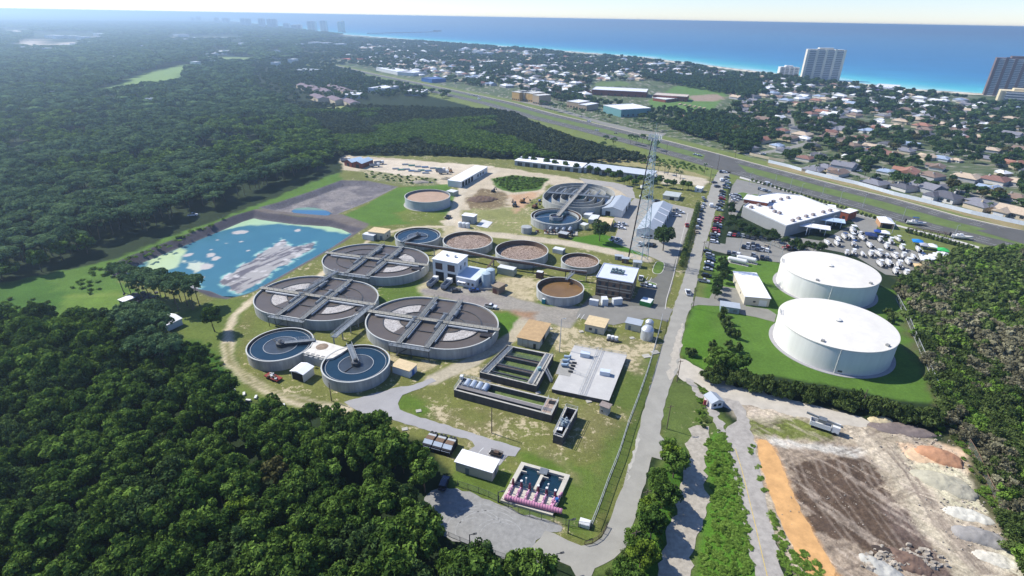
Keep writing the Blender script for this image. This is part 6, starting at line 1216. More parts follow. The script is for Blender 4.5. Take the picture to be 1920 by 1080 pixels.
EXH = EX + [UL(F1)]
for x, y, lod, sc in grow(F2, RINGS, 2, EXH):
    v = fbm(np.array([x]), np.array([y]), 90, 61, 2)[0]
    if math.hypot(x, y) < 900 and fbm(np.array([x]), np.array([y]), 26, 66, 2)[0] < .27: continue
    forest.append([x, y, 'pine' if v > .36 else 'broad', lod, sc * rs.uniform(.6, 1.25), rs.uniform(.7, 1.12), 2])
for x, y, lod, sc in grow(F3, ((0, 760, 4.6, 1, .9), (760, 1500, 7, 2, 1.2)), 3, EX):
    v = fbm(np.array([x]), np.array([y]), 80, 62, 3)[0]; forest.append([x, y, 'mangrove' if v < .62 else 'broad', lod, sc * rs.uniform(.7, 1.2), rs.uniform(.6, .95) if v < .62 else .6, 3])
# single trees in the works: px, py, kind, scale
LONE = []
for p in [(232, 548), (246, 552), (262, 556), (280, 558), (296, 566), (312, 560), (328, 570), (340, 566), (352, 574), (364, 580), (374, 572), (270, 570), (306, 575), (335, 582)]: LONE.append((*p, 'pine', 1.0, 'tall pine in the clump between meadow and lagoon'))
LONE += [(403, 622, 'broad', .95, 'lone round tree beside the sandy track'), (1124, 452, 'town', 1.15, 'dark oak at the corner of the small flat roofed shed'), (1243, 470, 'town', 1.2, 'dark oak at the near end of the long grey roofed workshop'), (1240, 455, 'town', .9, 'second oak crown just behind the one by the long workshop')]
for i, p in enumerate([(1180, 345), (1190, 352), (1160, 335), (1140, 330), (1120, 328), (1105, 325), (1080, 322), (1060, 318), (1040, 315), (1200, 345), (1215, 343), (1225, 350), (1250, 352), (1262, 354), (1280, 355), (1290, 357), (1025, 312), (1000, 308), (985, 306), (970, 304), (1170, 348), (1150, 338), (1237, 346)]): LONE.append((*p, 'broad', .62, 'dark tree in the row behind the ring tank and workshops'))
for i, p in enumerate([(1345, 690), (1358, 698), (1370, 700), (1335, 700), (1383, 702)]): LONE.append((*p, 'broad', .75, 'leafy tree at the lawn corner above the dirt road'))
for i in range(14): LONE.append((1252 - i * 7 + (i % 3) * 12, 858 + i * 19, 'bright' if i % 5 == 1 else 'broad', .55 + .12 * (i % 3), 'tree in the row between the paved road and the overgrown road'))
for p in [(1182, 270), (1192, 272), (1204, 270), (1150, 276), (1135, 272), (1216, 275), (1230, 282), (1130, 285)]: LONE.append((*p, 'pine', .7, 'slender pine behind the antenna tower'))
for p in [(1015, 202), (1022, 204), (1032, 206), (1040, 210), (1050, 208), (1058, 212), (1078, 218), (1090, 220), (1190, 238), (1198, 240), (1206, 244), (1215, 240), (1225, 246), (1232, 244), (1120, 222), (1130, 226), (1143, 230)]: LONE.append((*p, 'pine', .75, 'roadside pine between frontage road and shops'))
for p in [(1370, 405), (1368, 395), (1372, 420), (1378, 428), (1365, 432), (1400, 444), (1408, 440), (1416, 448), (1432, 446), (1446, 448), (1452, 454), (1470, 462), (1485, 470), (1492, 466), (1500, 474), (1512, 472), (1390, 432), (1525, 476), (1538, 474)]: LONE.append((*p, 'town', .55, 'young tree around the store and its lower car park'))
for p in [(1352, 500), (1356, 508), (1350, 516), (1358, 522), (1354, 530), (1344, 540), (1342, 550), (1340, 560)]: LONE.append((*p, 'town', .5, 'small dark tree beside the gas tanks and drive'))
for x, y, k_, s, lb in LONE:
    q = U(x, y); forest.append([q[0], q[1], k_, 0 if s > .5 else 1, s, s * (1.0), lb])
# which ones become individuals: the largest in the picture
def psize(t): return 8.5 * t[4] / math.hypot(t[0], t[1], H)
bro = sorted([t for t in forest if t[2] in ('broad', 'bright', 'town')], key=lambda t: (not isinstance(t[6], str), -psize(t))); pin = sorted([t for t in forest if t[2] == 'pine'], key=lambda t: (not isinstance(t[6], str), -psize(t)))
solo = bro[:290] + pin[:230]; ids = set(id(t) for t in solo); rest = [t for t in forest if id(t) not in ids]
def region(x, y):
    px, py = PX(x, y)
    a = 'bottom edge' if py > 960 else 'middle' if py > 800 else 'upper edge'
    b = 'far left' if px < 220 else 'left' if px < 450 else 'centre' if px < 650 else 'right'
    return a, b
NV = {'broad': 6, 'pine': 5, 'town': 4, 'bright': 2}
for t in solo:
    x, y, k_, lod, s, sz, rg = t; cm, tm = variants(k_, 0, NV[k_])[int(rs.integers(NV[k_]))]
    nm = 'pine_tree' if k_ == 'pine' else 'broadleaf_tree'; cat = 'pine tree' if k_ == 'pine' else 'tree'
    if isinstance(rg, str): lb = rg; grp = rg.replace('tree', 'trees').replace('pine', 'pines') if [l[4] for l in LONE].count(rg) > 1 else None
    elif rg == 1:
        a, b = region(x, y); lb = ('%s in the %s of the near wood, %s part' % ({'town': 'small leaved blue green tree', 'broad': 'rounded dark green tree', 'pine': 'flat topped green pine', 'bright': 'bright yellow green tree'}[k_], a, b)); grp = 'trees of the near wood'
    else:
        px, py = PX(x, y); lb = 'umbrella crowned %s at the wood edge %s' % ('pine' if k_ == 'pine' else 'tree', 'above the left meadow' if px < 200 else 'along the lagoon embankment' if px < 480 else 'beside the drained lagoon cell'); grp = 'edge trees of the big wood'
    o = thing(nm, lb, cat, (x, y, 0), rs.uniform(0, 6.28), grp); o.scale = (s, s, sz if not isinstance(rg, str) else s)
    link('crown', cm, o); link('trunk', tm, o)
def mass(name, pts, kinds, nv=3, label=None):
    ms = []; key = {}
    P = []
    for x, y, k_, lod, s, sz, rg in pts:
        if (k_, lod) not in key:
            n = nv if lod else NV.get(k_, 3); key[(k_, lod)] = (len(ms), n); ms += [joined(c_, t_, '%s_form' % k_) for c_, t_ in variants(k_, lod, n)]
        b0_, n = key[(k_, lod)]; P.append((x, y, 0, rs.uniform(0, 6.28), s, s if isinstance(rg, str) and len(rg) > 1 else sz, b0_ + int(rs.integers(n))))
    o = scatter(name, P, ms); 
    if label: o['label'] = label
    return o
for t in rest:
    if t[4] > 2.5: t[5] = 1.0
mass('near_forest', [t for t in rest if t[6] == 1 or isinstance(t[6], str)], None, label='dense dark green wood filling the lower left')
mass('far_forest', [t for t in rest if t[6] in (2, 3)], None, label='wide evergreen forest reaching back to the hazy horizon')
# ------------------------------------------------------------------ scrub, hedges, bushes
SCR = [(1690, 560), (1690, 530), (1720, 510), (1790, 478), (1880, 470), (2020, 480), (2020, 1120), (1905, 1085), (1890, 1000), (1845, 900), (1830, 850), (1775, 800), (1765, 770)]
sb = []
for x, y, lod, sc in grow(SCR, ((0, 240, 2.9, 0, 1.1), (240, 500, 3.3, 1, 1.15)), 5):
    v = fbm(np.array([x]), np.array([y]), 16, 70, 3)[0]; sb.append([x, y, 'grey' if v > .64 + rs.normal() * .09 else ('lush' if rs.random() < .15 else 'scrub'), lod, sc * rs.uniform(.8, 1.6), rs.uniform(.9, 1.7), 'S'])
for poly, s_, sd in (([(1680, 555), (1760, 765), (1790, 800), (1740, 790), (1700, 770)][:0] or [(1322, 830), (1345, 805), (1362, 815), (1380, 870), (1398, 960), (1412, 1050), (1416, 1110), (1300, 1110), (1320, 1020), (1338, 960), (1335, 900), (1326, 870)], 1.9, 6), ([(1402, 840), (1412, 835), (1425, 880), (1440, 940), (1462, 990), (1480, 1020), (1540, 1060), (1560, 1100), (1478, 1100), (1450, 1000), (1435, 930)], 2.2, 7),
                     ([(1262, 850), (1286, 840), (1280, 900), (1262, 960), (1240, 1040), (1225, 1110), (1130, 1110), (1165, 1050), (1200, 990), (1225, 920), (1235, 870)], 3.4, 8), ([(1768, 770), (1800, 790), (1830, 850), (1860, 920), (1895, 1000), (1880, 1000), (1845, 950), (1815, 880), (1790, 845), (1740, 800)], 2.8, 9),
                     ([(0, 560), (90, 560), (100, 600), (0, 612)], 4.5, 10), ([(170, 505), (250, 480), (340, 440), (420, 410), (400, 425), (240, 500), (205, 522), (180, 560), (120, 540)], 4.4, 12), ([(360, 640), (385, 640), (425, 690), (440, 745), (410, 730)], 3, 13), ([(1060, 262), (1120, 276), (1240, 292), (1330, 318), (1325, 322), (1235, 312), (1110, 290)], 4, 14),
                     ([(925, 336), (960, 330), (1025, 336), (1012, 352), (960, 360), (935, 350)], 2.6, 15), ([(1100, 1040), (1180, 1050), (1170, 1100), (1110, 1090)], 4, 16), ([(1310, 730), (1325, 728), (1330, 770), (1322, 810), (1305, 800)], 2.4, 17), ([(690, 322), (760, 328), (820, 338), (810, 346), (740, 342), (680, 332)], 5, 18)):
    for x, y, lod, sc in grow(poly, ((0, 260, s_ if sd > 7 else 1.45, 0, 1), (260, 500, s_, 1, 1)), sd): sb.append([x, y, 'lush', 0, rs.uniform(.3, .6), rs.uniform(.07, .18), 'C'] if sd < 8 and rs.random() < .97 else [x, y, 'lush' if rs.random() < .8 else 'scrub', lod, rs.uniform(.4, .7), rs.uniform(.2, .42), 'G'])
HEDGE = UL([(1328, 712), (1352, 714), (1380, 722), (1410, 728), (1440, 736), (1475, 740), (1510, 748), (1545, 756), (1580, 762), (1620, 770), (1660, 778), (1700, 788), (1745, 798)]); hl = resample(HEDGE, 1.9)
hb = []
for i, (x, y) in enumerate(hl):
    for j in range(2): hb.append([x + rs.uniform(-1, 1), y + rs.uniform(-2.4, 1.8), 'scrub', 0, rs.uniform(.9, 1.35), rs.uniform(1.2, 2.1), 'H'])
small = []
for p in [(1354, 593), (1352, 603), (1364, 608), (1357, 616), (1366, 618), (1364, 630), (1372, 632), (1381, 636), (1335, 655), (1366, 655), (1383, 660), (1334, 668)]: small.append((*p, .75, 1.3, 'small dark conifer standing on the lush lawn'))
for p in [(1290, 665), (1298, 668)]: small.append((*p, .8, 1, 'bush by the pole at the lawn edge'))
for p in [(1665, 590), (1672, 598), (1668, 606)]: small.append((*p, .8, 1, 'thin bush on the lawn between white tanks and fence'))
for i in range(34): small.append((1410 + i * 7.6, 340.5 + i * 2.35, .5, .8, 'clipped shrub in the planting along the highway pavement'))
for i in range(16): small.append((1700 + i * 8, 436 + i * 2.2, .6, .9, 'palmetto shrub behind the pergola'))
for x, y, s, sz, lb in small: q = U(x, y); hb.append([q[0], q[1], 'scrub', 1, s, sz, lb])
allb = sorted(sb + hb, key=lambda t: (t[6] == 'C', t[6] in ('S', 'G', 'H'), -t[4] * (1.4 if t[6] == 'H' else 1) / math.hypot(t[0], t[1], H))); ind = allb[:290]; ids = set(id(t) for t in ind)
for t in ind:
    x, y, k_, lod, s, sz, rg = t; n = 4; cm, _ = variants(k_, lod, n)[int(rs.integers(n))]; px, py = PX(x, y)
    if rg == 'H': lb = 'dense green bush in the hedge above the dirt road'; grp = 'bushes of the long hedge'
    elif rg == 'S': lb = ('bare grey bush' if k_ == 'grey' else 'rounded green bush') + ' in the scrub right of the %s' % ('dirt lot' if py > 780 else 'white water tanks'); grp = 'scrub bushes on the right side'
    elif rg == 'G': lb = 'low green bush %s' % ('between the two old roads' if 1295 < px < 1425 else 'beside the orange dirt strip' if 1400 < px < 1600 and py > 800 else 'behind the sand heaps by the wire fence' if px > 1700 else 'at the roadside' if px > 1000 else 'on the embankment of the lagoon'); grp = 'low bushes on rough ground'
    else: lb = rg; grp = rg.replace('conifer', 'conifers').replace('bush', 'bushes').replace('shrub', 'shrubs')
    o = tag(link('bush', cm), lb, 'bush', grp); o.location = (x, y, 0); o.rotation_euler = (0, 0, rs.uniform(0, 6.28)); o.scale = (s, s, sz)
mass('ground_cover', [t for t in allb if id(t) not in ids and t[6] == 'C'], None, 4, label='low bright green weeds covering the strips between the old roads'); mass('scrub', [t for t in allb if id(t) not in ids and t[6] != 'C'], None, 4, label='mass of green and bare grey scrub around the works')
# clipped brown hedge between office yard and road
def hedge(name, label, px, w, h, m, n=5000, ls=.2):
    l_ = resample(UL(px), .8); r_ = np.random.default_rng(5); cl = [(x, y, h * .55, w * r_.uniform(.8, 1.15), h / w * .55) for x, y in l_]; o = link(name, crown_mesh(name, cl, n, ls, m, 9)); return tag(o, label, 'hedge')
hedge('hedge', 'clipped brown green hedge between the office yard and the access road', [(1309, 384), (1302, 410), (1295, 435), (1288, 458), (1282, 480), (1277, 500)], 1.5, 2.6, LF_S, 9000)
# palms
def palm_mesh(h, seed):
    r_ = random.Random(seed); b = MB(); b.tube((0, 0, 0), (.2, .1, h), .2, 7, r2=.13)
    for i in range(18):
        a = i * 2.4 + r_.uniform(-.2, .2); el = r_.uniform(-.3, .9); L_ = r_.uniform(2.0, 2.8); p = Vector((.2, .1, h)); d = Vector((math.cos(a) * math.cos(el), math.sin(a) * math.cos(el), math.sin(el))); s = Vector((-math.sin(a), math.cos(a), 0)) * .38
        m_ = p + d * L_ * .55; e = p + d * L_ * .85 + Vector((math.cos(a) * .4, math.sin(a) * .4, -1.0)); b.add([p, m_ - s + Vector((0, 0, -.2)), m_ + Vector((0, 0, .1)), m_ + s + Vector((0, 0, -.2)), e], [(0, 1, 2), (0, 2, 3), (1, 4, 2), (2, 4, 3)], 1)
    return b
pm_ = mat('palm_frond', (.05, .09, .02), .8, .2, 2); pms = []
for i in range(3): b = palm_mesh(5.5 + i, i); pms.append(b.mesh('palm', [BARK, pm_]))
for i, p in enumerate([(1252, 328), (1234, 322), (1246, 326), (1268, 333), (1275, 338), (1320, 326), (1780, 370), (1786, 368), (1795, 371), (1808, 380), (1700, 342), (1690, 352), (1672, 348), (1664, 340), (1622, 330), (1735, 356), (1716, 358), (1528, 328), (1604, 345), (1850, 400)]):
    q = U(*p); o = tag(link('palm_tree', pms[i % 3]), 'palm tree ' + ('on the sandy strip near the highway gate' if p[0] < 1330 else 'beside the gardens along the white highway fence'), 'palm tree', 'palms by the gate' if p[0] < 1330 else 'palms in the gardens'); o.location = q; o.rotation_euler = (0, 0, i)
# ================================================================== TOWN
ROOFC = {'terracotta': C(170, 124, 104), 'grey shingle': C(136, 136, 142), 'brown shingle': C(142, 122, 108), 'white metal': C(238, 240, 240), 'pale tan': C(206, 186, 160), 'red brown': C(144, 108, 96), 'blue grey': C(160, 176, 196), 'dark grey': C(100, 100, 106)}
HW_ = [mat('stucco_white', C(226, 222, 212), .85, .08, .4), mat('stucco_cream', C(214, 198, 168), .85, .08, .4), mat('stucco_grey', C(188, 188, 186), .85, .08, .4)]
HP = {}
def house_proto(rn, style, full):
    k_ = (rn, style, full)
    if k_ in HP: return HP[k_]
    rm = mat('roof_' + rn.replace(' ', '_'), ROOFC[rn], .85, .16, .9); wm_ = HW_[len(HP) % 3]; o = bpy.data.objects.new('house', None); KIDS[id(o)] = []; w, d, h = 15, 11, 2.9; parts = []
    def P_(nm, b, m): me = b.mesh(nm, m); parts.append((nm, me))
    wb = MB().box(-w / 2, w / 2, -d / 2, d / 2, 0, h).box(-w / 2 + .6, -w / 2 + 7, -d / 2 - 4.5, -d / 2 + .02, 0, h - .03); r = MB()
    def hip(x0, x1, y0, y1, z, rd):
        lx_, ly_ = x1 - x0, y1 - y0; k2 = min(lx_, ly_) / 2 * .98
        if style == 'gable': k2 *= .02
        if lx_ >= ly_: a, b_ = (x0 + k2, (y0 + y1) / 2), (x1 - k2, (y0 + y1) / 2); f = [(0, 1, 5, 4), (1, 2, 5), (2, 3, 4, 5), (3, 0, 4)]
        else: a, b_ = ((x0 + x1) / 2, y0 + k2), ((x0 + x1) / 2, y1 - k2); f = [(0, 1, 4), (1, 2, 5, 4), (2, 3, 5), (3, 0, 4, 5)]
        r.add([(x0, y0, z), (x1, y0, z), (x1, y1, z), (x0, y1, z), (*a, z + rd), (*b_, z + rd)], f)
    hip(-w / 2 - .6, w / 2 + .6, -d / 2 - .6, d / 2 + .6, h, 2.5); hip(-w / 2, -w / 2 + 7.6, -d / 2 - 5.1, 1.5, h - .02, 1.75)
    P_('wall', wb, wm_); P_('roof', r, rm)
    if full:
        P_('garage_door', MB().box(-w / 2 + 1.5, -w / 2 + 6, -d / 2 - 4.57, -d / 2 - 4.5, 0, 2.3), M_WHITE)
        for x in (1.5, 5): P_('window', MB().box(x - .9, x + .9, -d / 2 - .07, -d / 2, .9, 2.2), M_WIN)
        P_('door', MB().box(-.6, .4, -d / 2 - .07, -d / 2, 0, 2.1), M_DOOR); P_('chimney', MB().box(3, 3.8, 1, 1.8, 3.5, 5.9), wm_)
    HP[k_] = parts; return parts
HWD = math.atan2(HWW[9][1] - HWW[11][1], HWW[9][0] - HWW[11][0])
NH = [0]
def put_house(x, y, rz, rn, style, s, label, full, grp):
    o = thing('house', label, 'house', (x, y, 0), rz, grp); o.scale = (s, s * 1.0, s)
    for nm, me in house_proto(rn, style, full): link(nm, me, o)
    NH[0] += 1
near = [(1570, 324, 'brown shingle', .95), (1522, 318, 'grey shingle', .9), (1546, 313, 'grey shingle', .9), (1580, 311, 'grey shingle', 1.1), (1636, 344, 'grey shingle', 1), (1660, 321, 'blue grey', .8), (1701, 324, 'terracotta', 1.15), (1748, 330, 'brown shingle', 1), (1690, 351, 'dark grey', .9), (1735, 353, 'grey shingle', 1.2),
        (1770, 370, 'dark grey', 1.2), (1838, 386, 'grey shingle', 1.15), (1900, 400, 'pale tan', 1.2), (1808, 333, 'pale tan', 1.1), (1862, 338, 'red brown', 1.1), (1856, 357, 'blue grey', 1), (1903, 372, 'brown shingle', 1), (1912, 342, 'pale tan', .9), (1903, 308, 'terracotta', 1), (1640, 281, 'terracotta', .9), (1672, 290, 'red brown', 1), (1736, 294, 'pale tan', .9),
        (1768, 296, 'blue grey', .8), (1856, 280, 'pale tan', .9), (1822, 278, 'white metal', .8), (1792, 298, 'pale tan', .6), (1880, 323, 'white metal', .7), (1756, 313, 'brown shingle', .9), (1626, 298, 'grey shingle', .8), (1534, 290, 'dark grey', .8), (1590, 292, 'white metal', .6), (1612, 282, 'grey shingle', .8), (1700, 282, 'grey shingle', .9), (1446, 236, 'brown shingle', 1), (1520, 234, 'grey shingle', .9), (1535, 222, 'terracotta', .9), (1463, 218, 'white metal', .8),
        (1405, 212, 'grey shingle', 1), (1398, 198, 'brown shingle', 1), (1412, 186, 'grey shingle', .9)]
WH = ['beside the highway fence', 'by the curving street', 'with trees close behind it', 'on a corner lot', 'facing the street bend', 'with a pale drive', 'screened by palms', 'next to a cul-de-sac']
used = {}
for i, (px, py, rn, s) in enumerate(near):
    q = U(px, py + 5); zone = 'against the white highway fence' if py > 318 + (px - 1570) * .28 - 3 else 'in the second row behind the highway fence' if py > 275 else 'near the straight side street'
    k_ = (rn, zone); used[k_] = used.get(k_, 0) + 1; n = used[k_]
    lb = '%s roofed house %s%s' % (rn, '' if n == 1 else ORD[n - 1] + ' of its colour ', zone); put_house(q[0], q[1], HWD + random.choice([0, 1.57, 3.14]) + random.uniform(-.25, .25), rn, 'hip' if i % 3 else 'gable', s, lb.replace('  ', ' '), True, 'houses behind the highway fence')
taken = [U(p[0], p[1] + 5)[:2] for p in near]
HZ = [(1395, 285), (1345, 268), (1250, 225), (1110, 190), (960, 168), (860, 155), (760, 138), (650, 112), (660, 80), (780, 80), (960, 94), (1200, 114), (1440, 146), (1700, 175), (1900, 200), (2020, 230), (2020, 400), (1920, 385), (1800, 350), (1700, 330), (1520, 305), (1500, 320), (1400, 292)]
SCH = UL([(1095, 190), (1110, 152), (1270, 150), (1370, 165), (1370, 215), (1240, 225), (1150, 212)]); WOODP = UL([(1200, 145), (1420, 150), (1430, 172), (1390, 185), (1370, 178), (1250, 158)]); R2 = UL([(1250, 232), (1300, 222), (1372, 215), (1388, 240), (1430, 262), (1400, 285), (1345, 268)])
STR = [UL([(1471, 200), (1488, 200), (1497, 272), (1484, 275)]), UL([(1395, 294), (1540, 258), (1545, 266), (1400, 300)]), UL([(1580, 315), (1790, 346), (1930, 346), (1930, 355), (1790, 358), (1580, 326)])]
hp_ = grow(HZ, ((300, 900, 25, 0, 1), (900, 1600, 27, 1, 1.1), (1600, 3800, 40, 2, 1.3)), 40, [SCH, WOODP, R2] + STR, keep=.84)
hp_ = [h for h in hp_ if all((h[0] - t[0]) ** 2 + (h[1] - t[1]) ** 2 > 22 ** 2 for t in taken)]; hp_.sort(key=lambda h: math.hypot(h[0], h[1])); RN = list(ROOFC); rr = random.Random(5); farh = []
for i, (x, y, lod, sc) in enumerate(hp_):
    px, py = PX(x, y); rn = rr.choices(RN, (2, 5, 4, 3, 3, 2, 2, 3) if math.hypot(x, y) < 1000 else (1, 3, 2, 9, 3, 1, 2, 1))[0]; s = rr.uniform(.72, 1.12) * sc; rz = HWD + rr.choice([0, 1.57, 3.14, -1.57]) + rr.uniform(-.2, .2)
    if NH[0] < 298:
        zone = 'left of the beige hotel' if px < 1480 else 'before the beach front' if py < 215 else 'in the middle of the neighbourhood' if py < 262 else 'near the highway end of the neighbourhood'
        put_house(x, y, rz, rn, 'hip' if i % 3 else 'gable', s, '%s roofed house among the trees, %s' % (rn, zone), False, 'houses %s' % zone)
    else: farh.append((x, y, 0, rz, s, s * .9, RN.index(rn)))
fm = []
for rn in RN:
    b = MB(); b.box(-7.5, 7.5, -5.5, 5.5, 0, 2.9); b.add([(-8, -6, 2.9), (8, -6, 2.9), (8, 6, 2.9), (-8, 6, 2.9), (-3, 0, 5.3), (3, 0, 5.3)], [(0, 1, 5, 4), (1, 2, 5), (2, 3, 4, 5), (3, 0, 4)], 1); fm.append(b.mesh('far_house_form', [HW_[RN.index(rn) % 3], mat('roof_' + rn.replace(' ', '_'), ROOFC[rn])]))
if farh: scatter('distant_houses', farh, fm)['label'] = 'many small pale houses of the far neighbourhood along the coast'
# town trees
tt = []
hs = np.array([(h[0], h[1]) for h in hp_] + taken)
for x, y, lod, sc in grow([(1400, 300), (1345, 272), (1240, 236), (1110, 200), (960, 172), (860, 158), (740, 136), (560, 112), (540, 80), (600, 70), (780, 78), (960, 91), (1200, 112), (1440, 143), (1700, 173), (1900, 198), (2040, 222), (2040, 440), (1920, 395), (1800, 366), (1675, 350), (1520, 308)], ((250, 800, 8.8, 1, 1), (800, 1500, 11, 2, 1.2), (1500, 2600, 16, 2, 1.75), (2600, 5200, 30, 2, 2.9)), 50, [SCH] + STR, keep=.82):
    d_ = np.min(np.hypot(hs[:, 0] - x, hs[:, 1] - y)); lim = 8.5 if sc < 1.5 else 7
    if d_ < lim + 3.5 and rs.random() < .95: continue
    c_ = fbm(np.array([x]), np.array([y]), 70, 80, 2)[0]
    if c_ < .42 and sc < 2.5: continue
    k_ = 'autumn' if rs.random() < .05 and sc < 1.5 else 'town'; tt.append([x, y, k_, lod, sc * rs.uniform(.55, 1.25), rs.uniform(.5, .95), 0])
for poly, sp_2, s in (([(1200, 145), (1420, 150), (1430, 172), (1390, 190), (1370, 178), (1250, 158)], 8, .8), ([(1250, 238), (1300, 226), (1372, 222), (1388, 240), (1430, 262), (1405, 290), (1380, 285), (1345, 268), (1290, 255)], 7, .75), ([(1110, 205), (1190, 212), (1230, 205), (1350, 212), (1365, 205), (1372, 215), (1290, 225), (1170, 215)], 9, .6), ([(1000, 175), (1100, 190), (1170, 195), (1160, 200), (1090, 198), (990, 180)], 9, .6), ([(600, 118), (700, 150), (760, 162), (800, 172), (790, 182), (700, 182), (640, 190), (560, 182), (500, 160), (480, 130), (540, 112)], 14, .7)):
    for x, y, lod, sc in grow(poly, ((250, 1500, sp_2, 2, 1), (1500, 3000, 20, 2, 1.8)), 51): tt.append([x, y, 'town', 2 if math.hypot(x, y) > 600 else 1, sc * s * rs.uniform(.7, 1.2), s * rs.uniform(.7, 1.1), 0])
for x, y, lod, sc in grow([(560, 112), (480, 118), (470, 175), (515, 192), (600, 192), (690, 188), (820, 186), (850, 180), (800, 170), (700, 150), (640, 128)], ((600, 3000, 22, 2, 1.1),), 53): tt.append([x, y, 'town', 2, rs.uniform(.7, 1.3), rs.uniform(.5, .8), 0])
mass('town_trees', tt, None, 3, label='dark green garden trees spread through the neighbourhood')
# commercial blocks and other large buildings in the distance
def block(label, A, B, Cc, h, wall, roof, name='commercial_building', cat='building', style='flat', win=0, grp=None):
    sp = [('f', W_, (i + .5) / win, 2.2, 1, min(h - .8, 3), M_WIN) for i in range(win)]; return bld(name, label, cat, A, B, Cc, h, wall, roof, style, 2.0, sp, grp, par=.4 if style == 'flat' else 0)
REDB = mat('brick_red', C(1, 1, 1)); ORW = mat('ochre_stucco', C(206, 168, 104), .8, .15, .2); TEALW = mat('teal_wall', C(110, 158, 158), .7, .1, .4)
block('school hall with long white roof left of the sports field', (1110, 168), (1212, 173), (1125, 163), 8, REDB, M_WROOF, win=8); block('brick school wing with pale roof beside the sports field', (1225, 178), (1288, 182), (1230, 174), 7, REDB, mat('tan_flat_roof', C(214, 200, 184), .9, .1, .2), win=6)
block('low white roofed school annex nearest the field', (1248, 187), (1286, 183), (1240, 182), 4, REDB, M_WROOF, win=4); block('furniture store with white roof and teal front by the frontage road', (1165, 206), (1220, 203), (1140, 197), 9, TEALW, M_WROOF, win=6)
for i, (x, y, wdt) in enumerate(((960, 172, 14), (972, 172, 12), (985, 174, 14), (999, 178, 12))): block('ochre three storey apartment block, %s from the left beside the highway' % ORD[i], (x, y), (x + wdt, y + 2), (x + 3, y - 5), 12, [ORW, mat('sand_stucco', C(190, 168, 140), .8, .1, .3)][i % 2], mat('flat_white', C(224, 222, 214), .8, .08, .2), 'apartment_block', win=4, grp='ochre apartment blocks')
block('small shop with white parapets beside the highway pines', (1063, 190), (1085, 193), (1068, 185), 8, mat('sand_stucco', C(1, 1, 1)), M_WROOF, win=4); block('second small shop with stepped white parapet beside the highway pines', (1085, 196), (1100, 198), (1088, 190), 7, mat('sand_stucco', C(1, 1, 1)), M_WROOF, win=3)
block('white roofed office in the trees beyond the mid wood', (690, 165), (715, 167), (660, 155), 7, M_WHITE, M_WROOF, win=5); block('low white roofed hall beside the office in the trees', (640, 178), (675, 178), (645, 170), 5, M_WHITE, M_WROOF); block('white gabled hall at the edge of the mid wood car park', (757, 173), (790, 174), (760, 167), 5, M_GREYW, M_WROOF, 'hall')
for i, (x, y) in enumerate(((555, 158), (572, 162), (590, 166), (610, 160), (628, 165), (580, 178), (612, 182), (640, 187))): block('long purple grey roofed apartment row, %s of the cluster in the trees' % ORD[i], (x, y), (x + 16, y + 7), (x + 10, y - 5), 6, HW_[1], mat('mauve_roof', C(132, 116, 122), .9, .15, .3), 'apartment_row', 'apartment row', 'gable_x', grp='apartment rows in the trees')
block('long white roofed shopping plaza along the far highway', (705, 127), (745, 135), (715, 123), 6, M_WHITE, M_WROOF); block('white plaza wing at the end of the far shopping plaza', (745, 135), (775, 137), (742, 130), 6, M_WHITE, M_WROOF); block('blue fronted shop beside the far highway', (790, 146), (810, 149), (793, 141), 6, M_BLUE, mat('blue_roof', C(86, 116, 168), .7, .1, .5)); block('red roofed restaurant in the distance', (640, 110), (660, 112), (643, 107), 5, HW_[1], mat('red_roof', C(204, 110, 90), .7, .1, .5))
block('white tent roofed hall alone beyond the golf course', (400, 99), (424, 99), (403, 95), 5, M_WHITE, M_WROOF, 'hall', style='hip'); block('low hall beyond the apartment cluster', (545, 131), (580, 133), (548, 127), 6, M_GREYW, mat('grey_roof_far', C(178, 186, 190), .8, .1, .2))
for i, (a, b_) in enumerate(((82, 66), (97, 67), (120, 67), (180, 69), (150, 79), (130, 81), (105, 86), (335, 70), (352, 70), (370, 71), (400, 70), (440, 82), (84, 171), (272, 185), (376, 107), (505, 103), (515, 94), (545, 82), (598, 80), (625, 82), (577, 79), (860, 92), (885, 96), (905, 99), (1020, 102), (30, 88), (55, 90)) + tuple(CLR)):
    pass
    block('pale roofed building far off in the woods, %s' % ('near the golf course' if b_ > 150 else 'alone in a small clearing' if (a, b_) in CLR else 'at the bright clearing' if a < 200 else 'in the row below the skyline' if a < 700 else 'by the beach'), (a, b_), (a + 9, b_ + .5), (a + 1, b_ - 1.4), 11, M_WHITE, M_WROOF, 'distant_building', grp='pale buildings far off')
# beach hotels and the skyline
def tower(name, label, px, base, top, wpx, depth, wallm, floors, bays, rot=0, step=0, glass=None):
    q = U(px, base); h = ht((px, base), top); w = abs(U(px + wpx / 2, base)[0] - U(px - wpx / 2, base)[0]); o = thing(name, label, 'tower block', q, rot)
    MB().box(-w / 2, w / 2, 0, depth, 0, h).build('core', wallm, o); fh = h / floors
    for k_ in range(bays):
        x0 = -w / 2 + w * (k_ + .12) / bays; x1 = -w / 2 + w * (k_ + .88) / bays; b = MB()
        for f in range(floors): b.box(x0, x1, -1.2, -.02, f * fh + .1, f * fh + fh * .42)
        b.build('balcony_stack', M_WHITE if wallm != M_BRICK else mat('brown_balcony', C(150, 136, 126), .8, .1, .5), o); MB().box(x0, x1, -.12, 0, .5, h - .6).build('window', glass or mat('tower_glass', C(136, 142, 146), .3, .3, .3), o)
    for k_ in range(bays + 1): x = -w / 2 + w * k_ / bays; MB().box(x - w * .035, x + w * .035, -1.6, 0, 0, h + 1.5 * (k_ % 2)).build('pier', wallm, o)
    MB().box(-w * .2, w * .2, depth * .2, depth * .8, h, h + 3.2).build('plant_room', wallm, o); return o
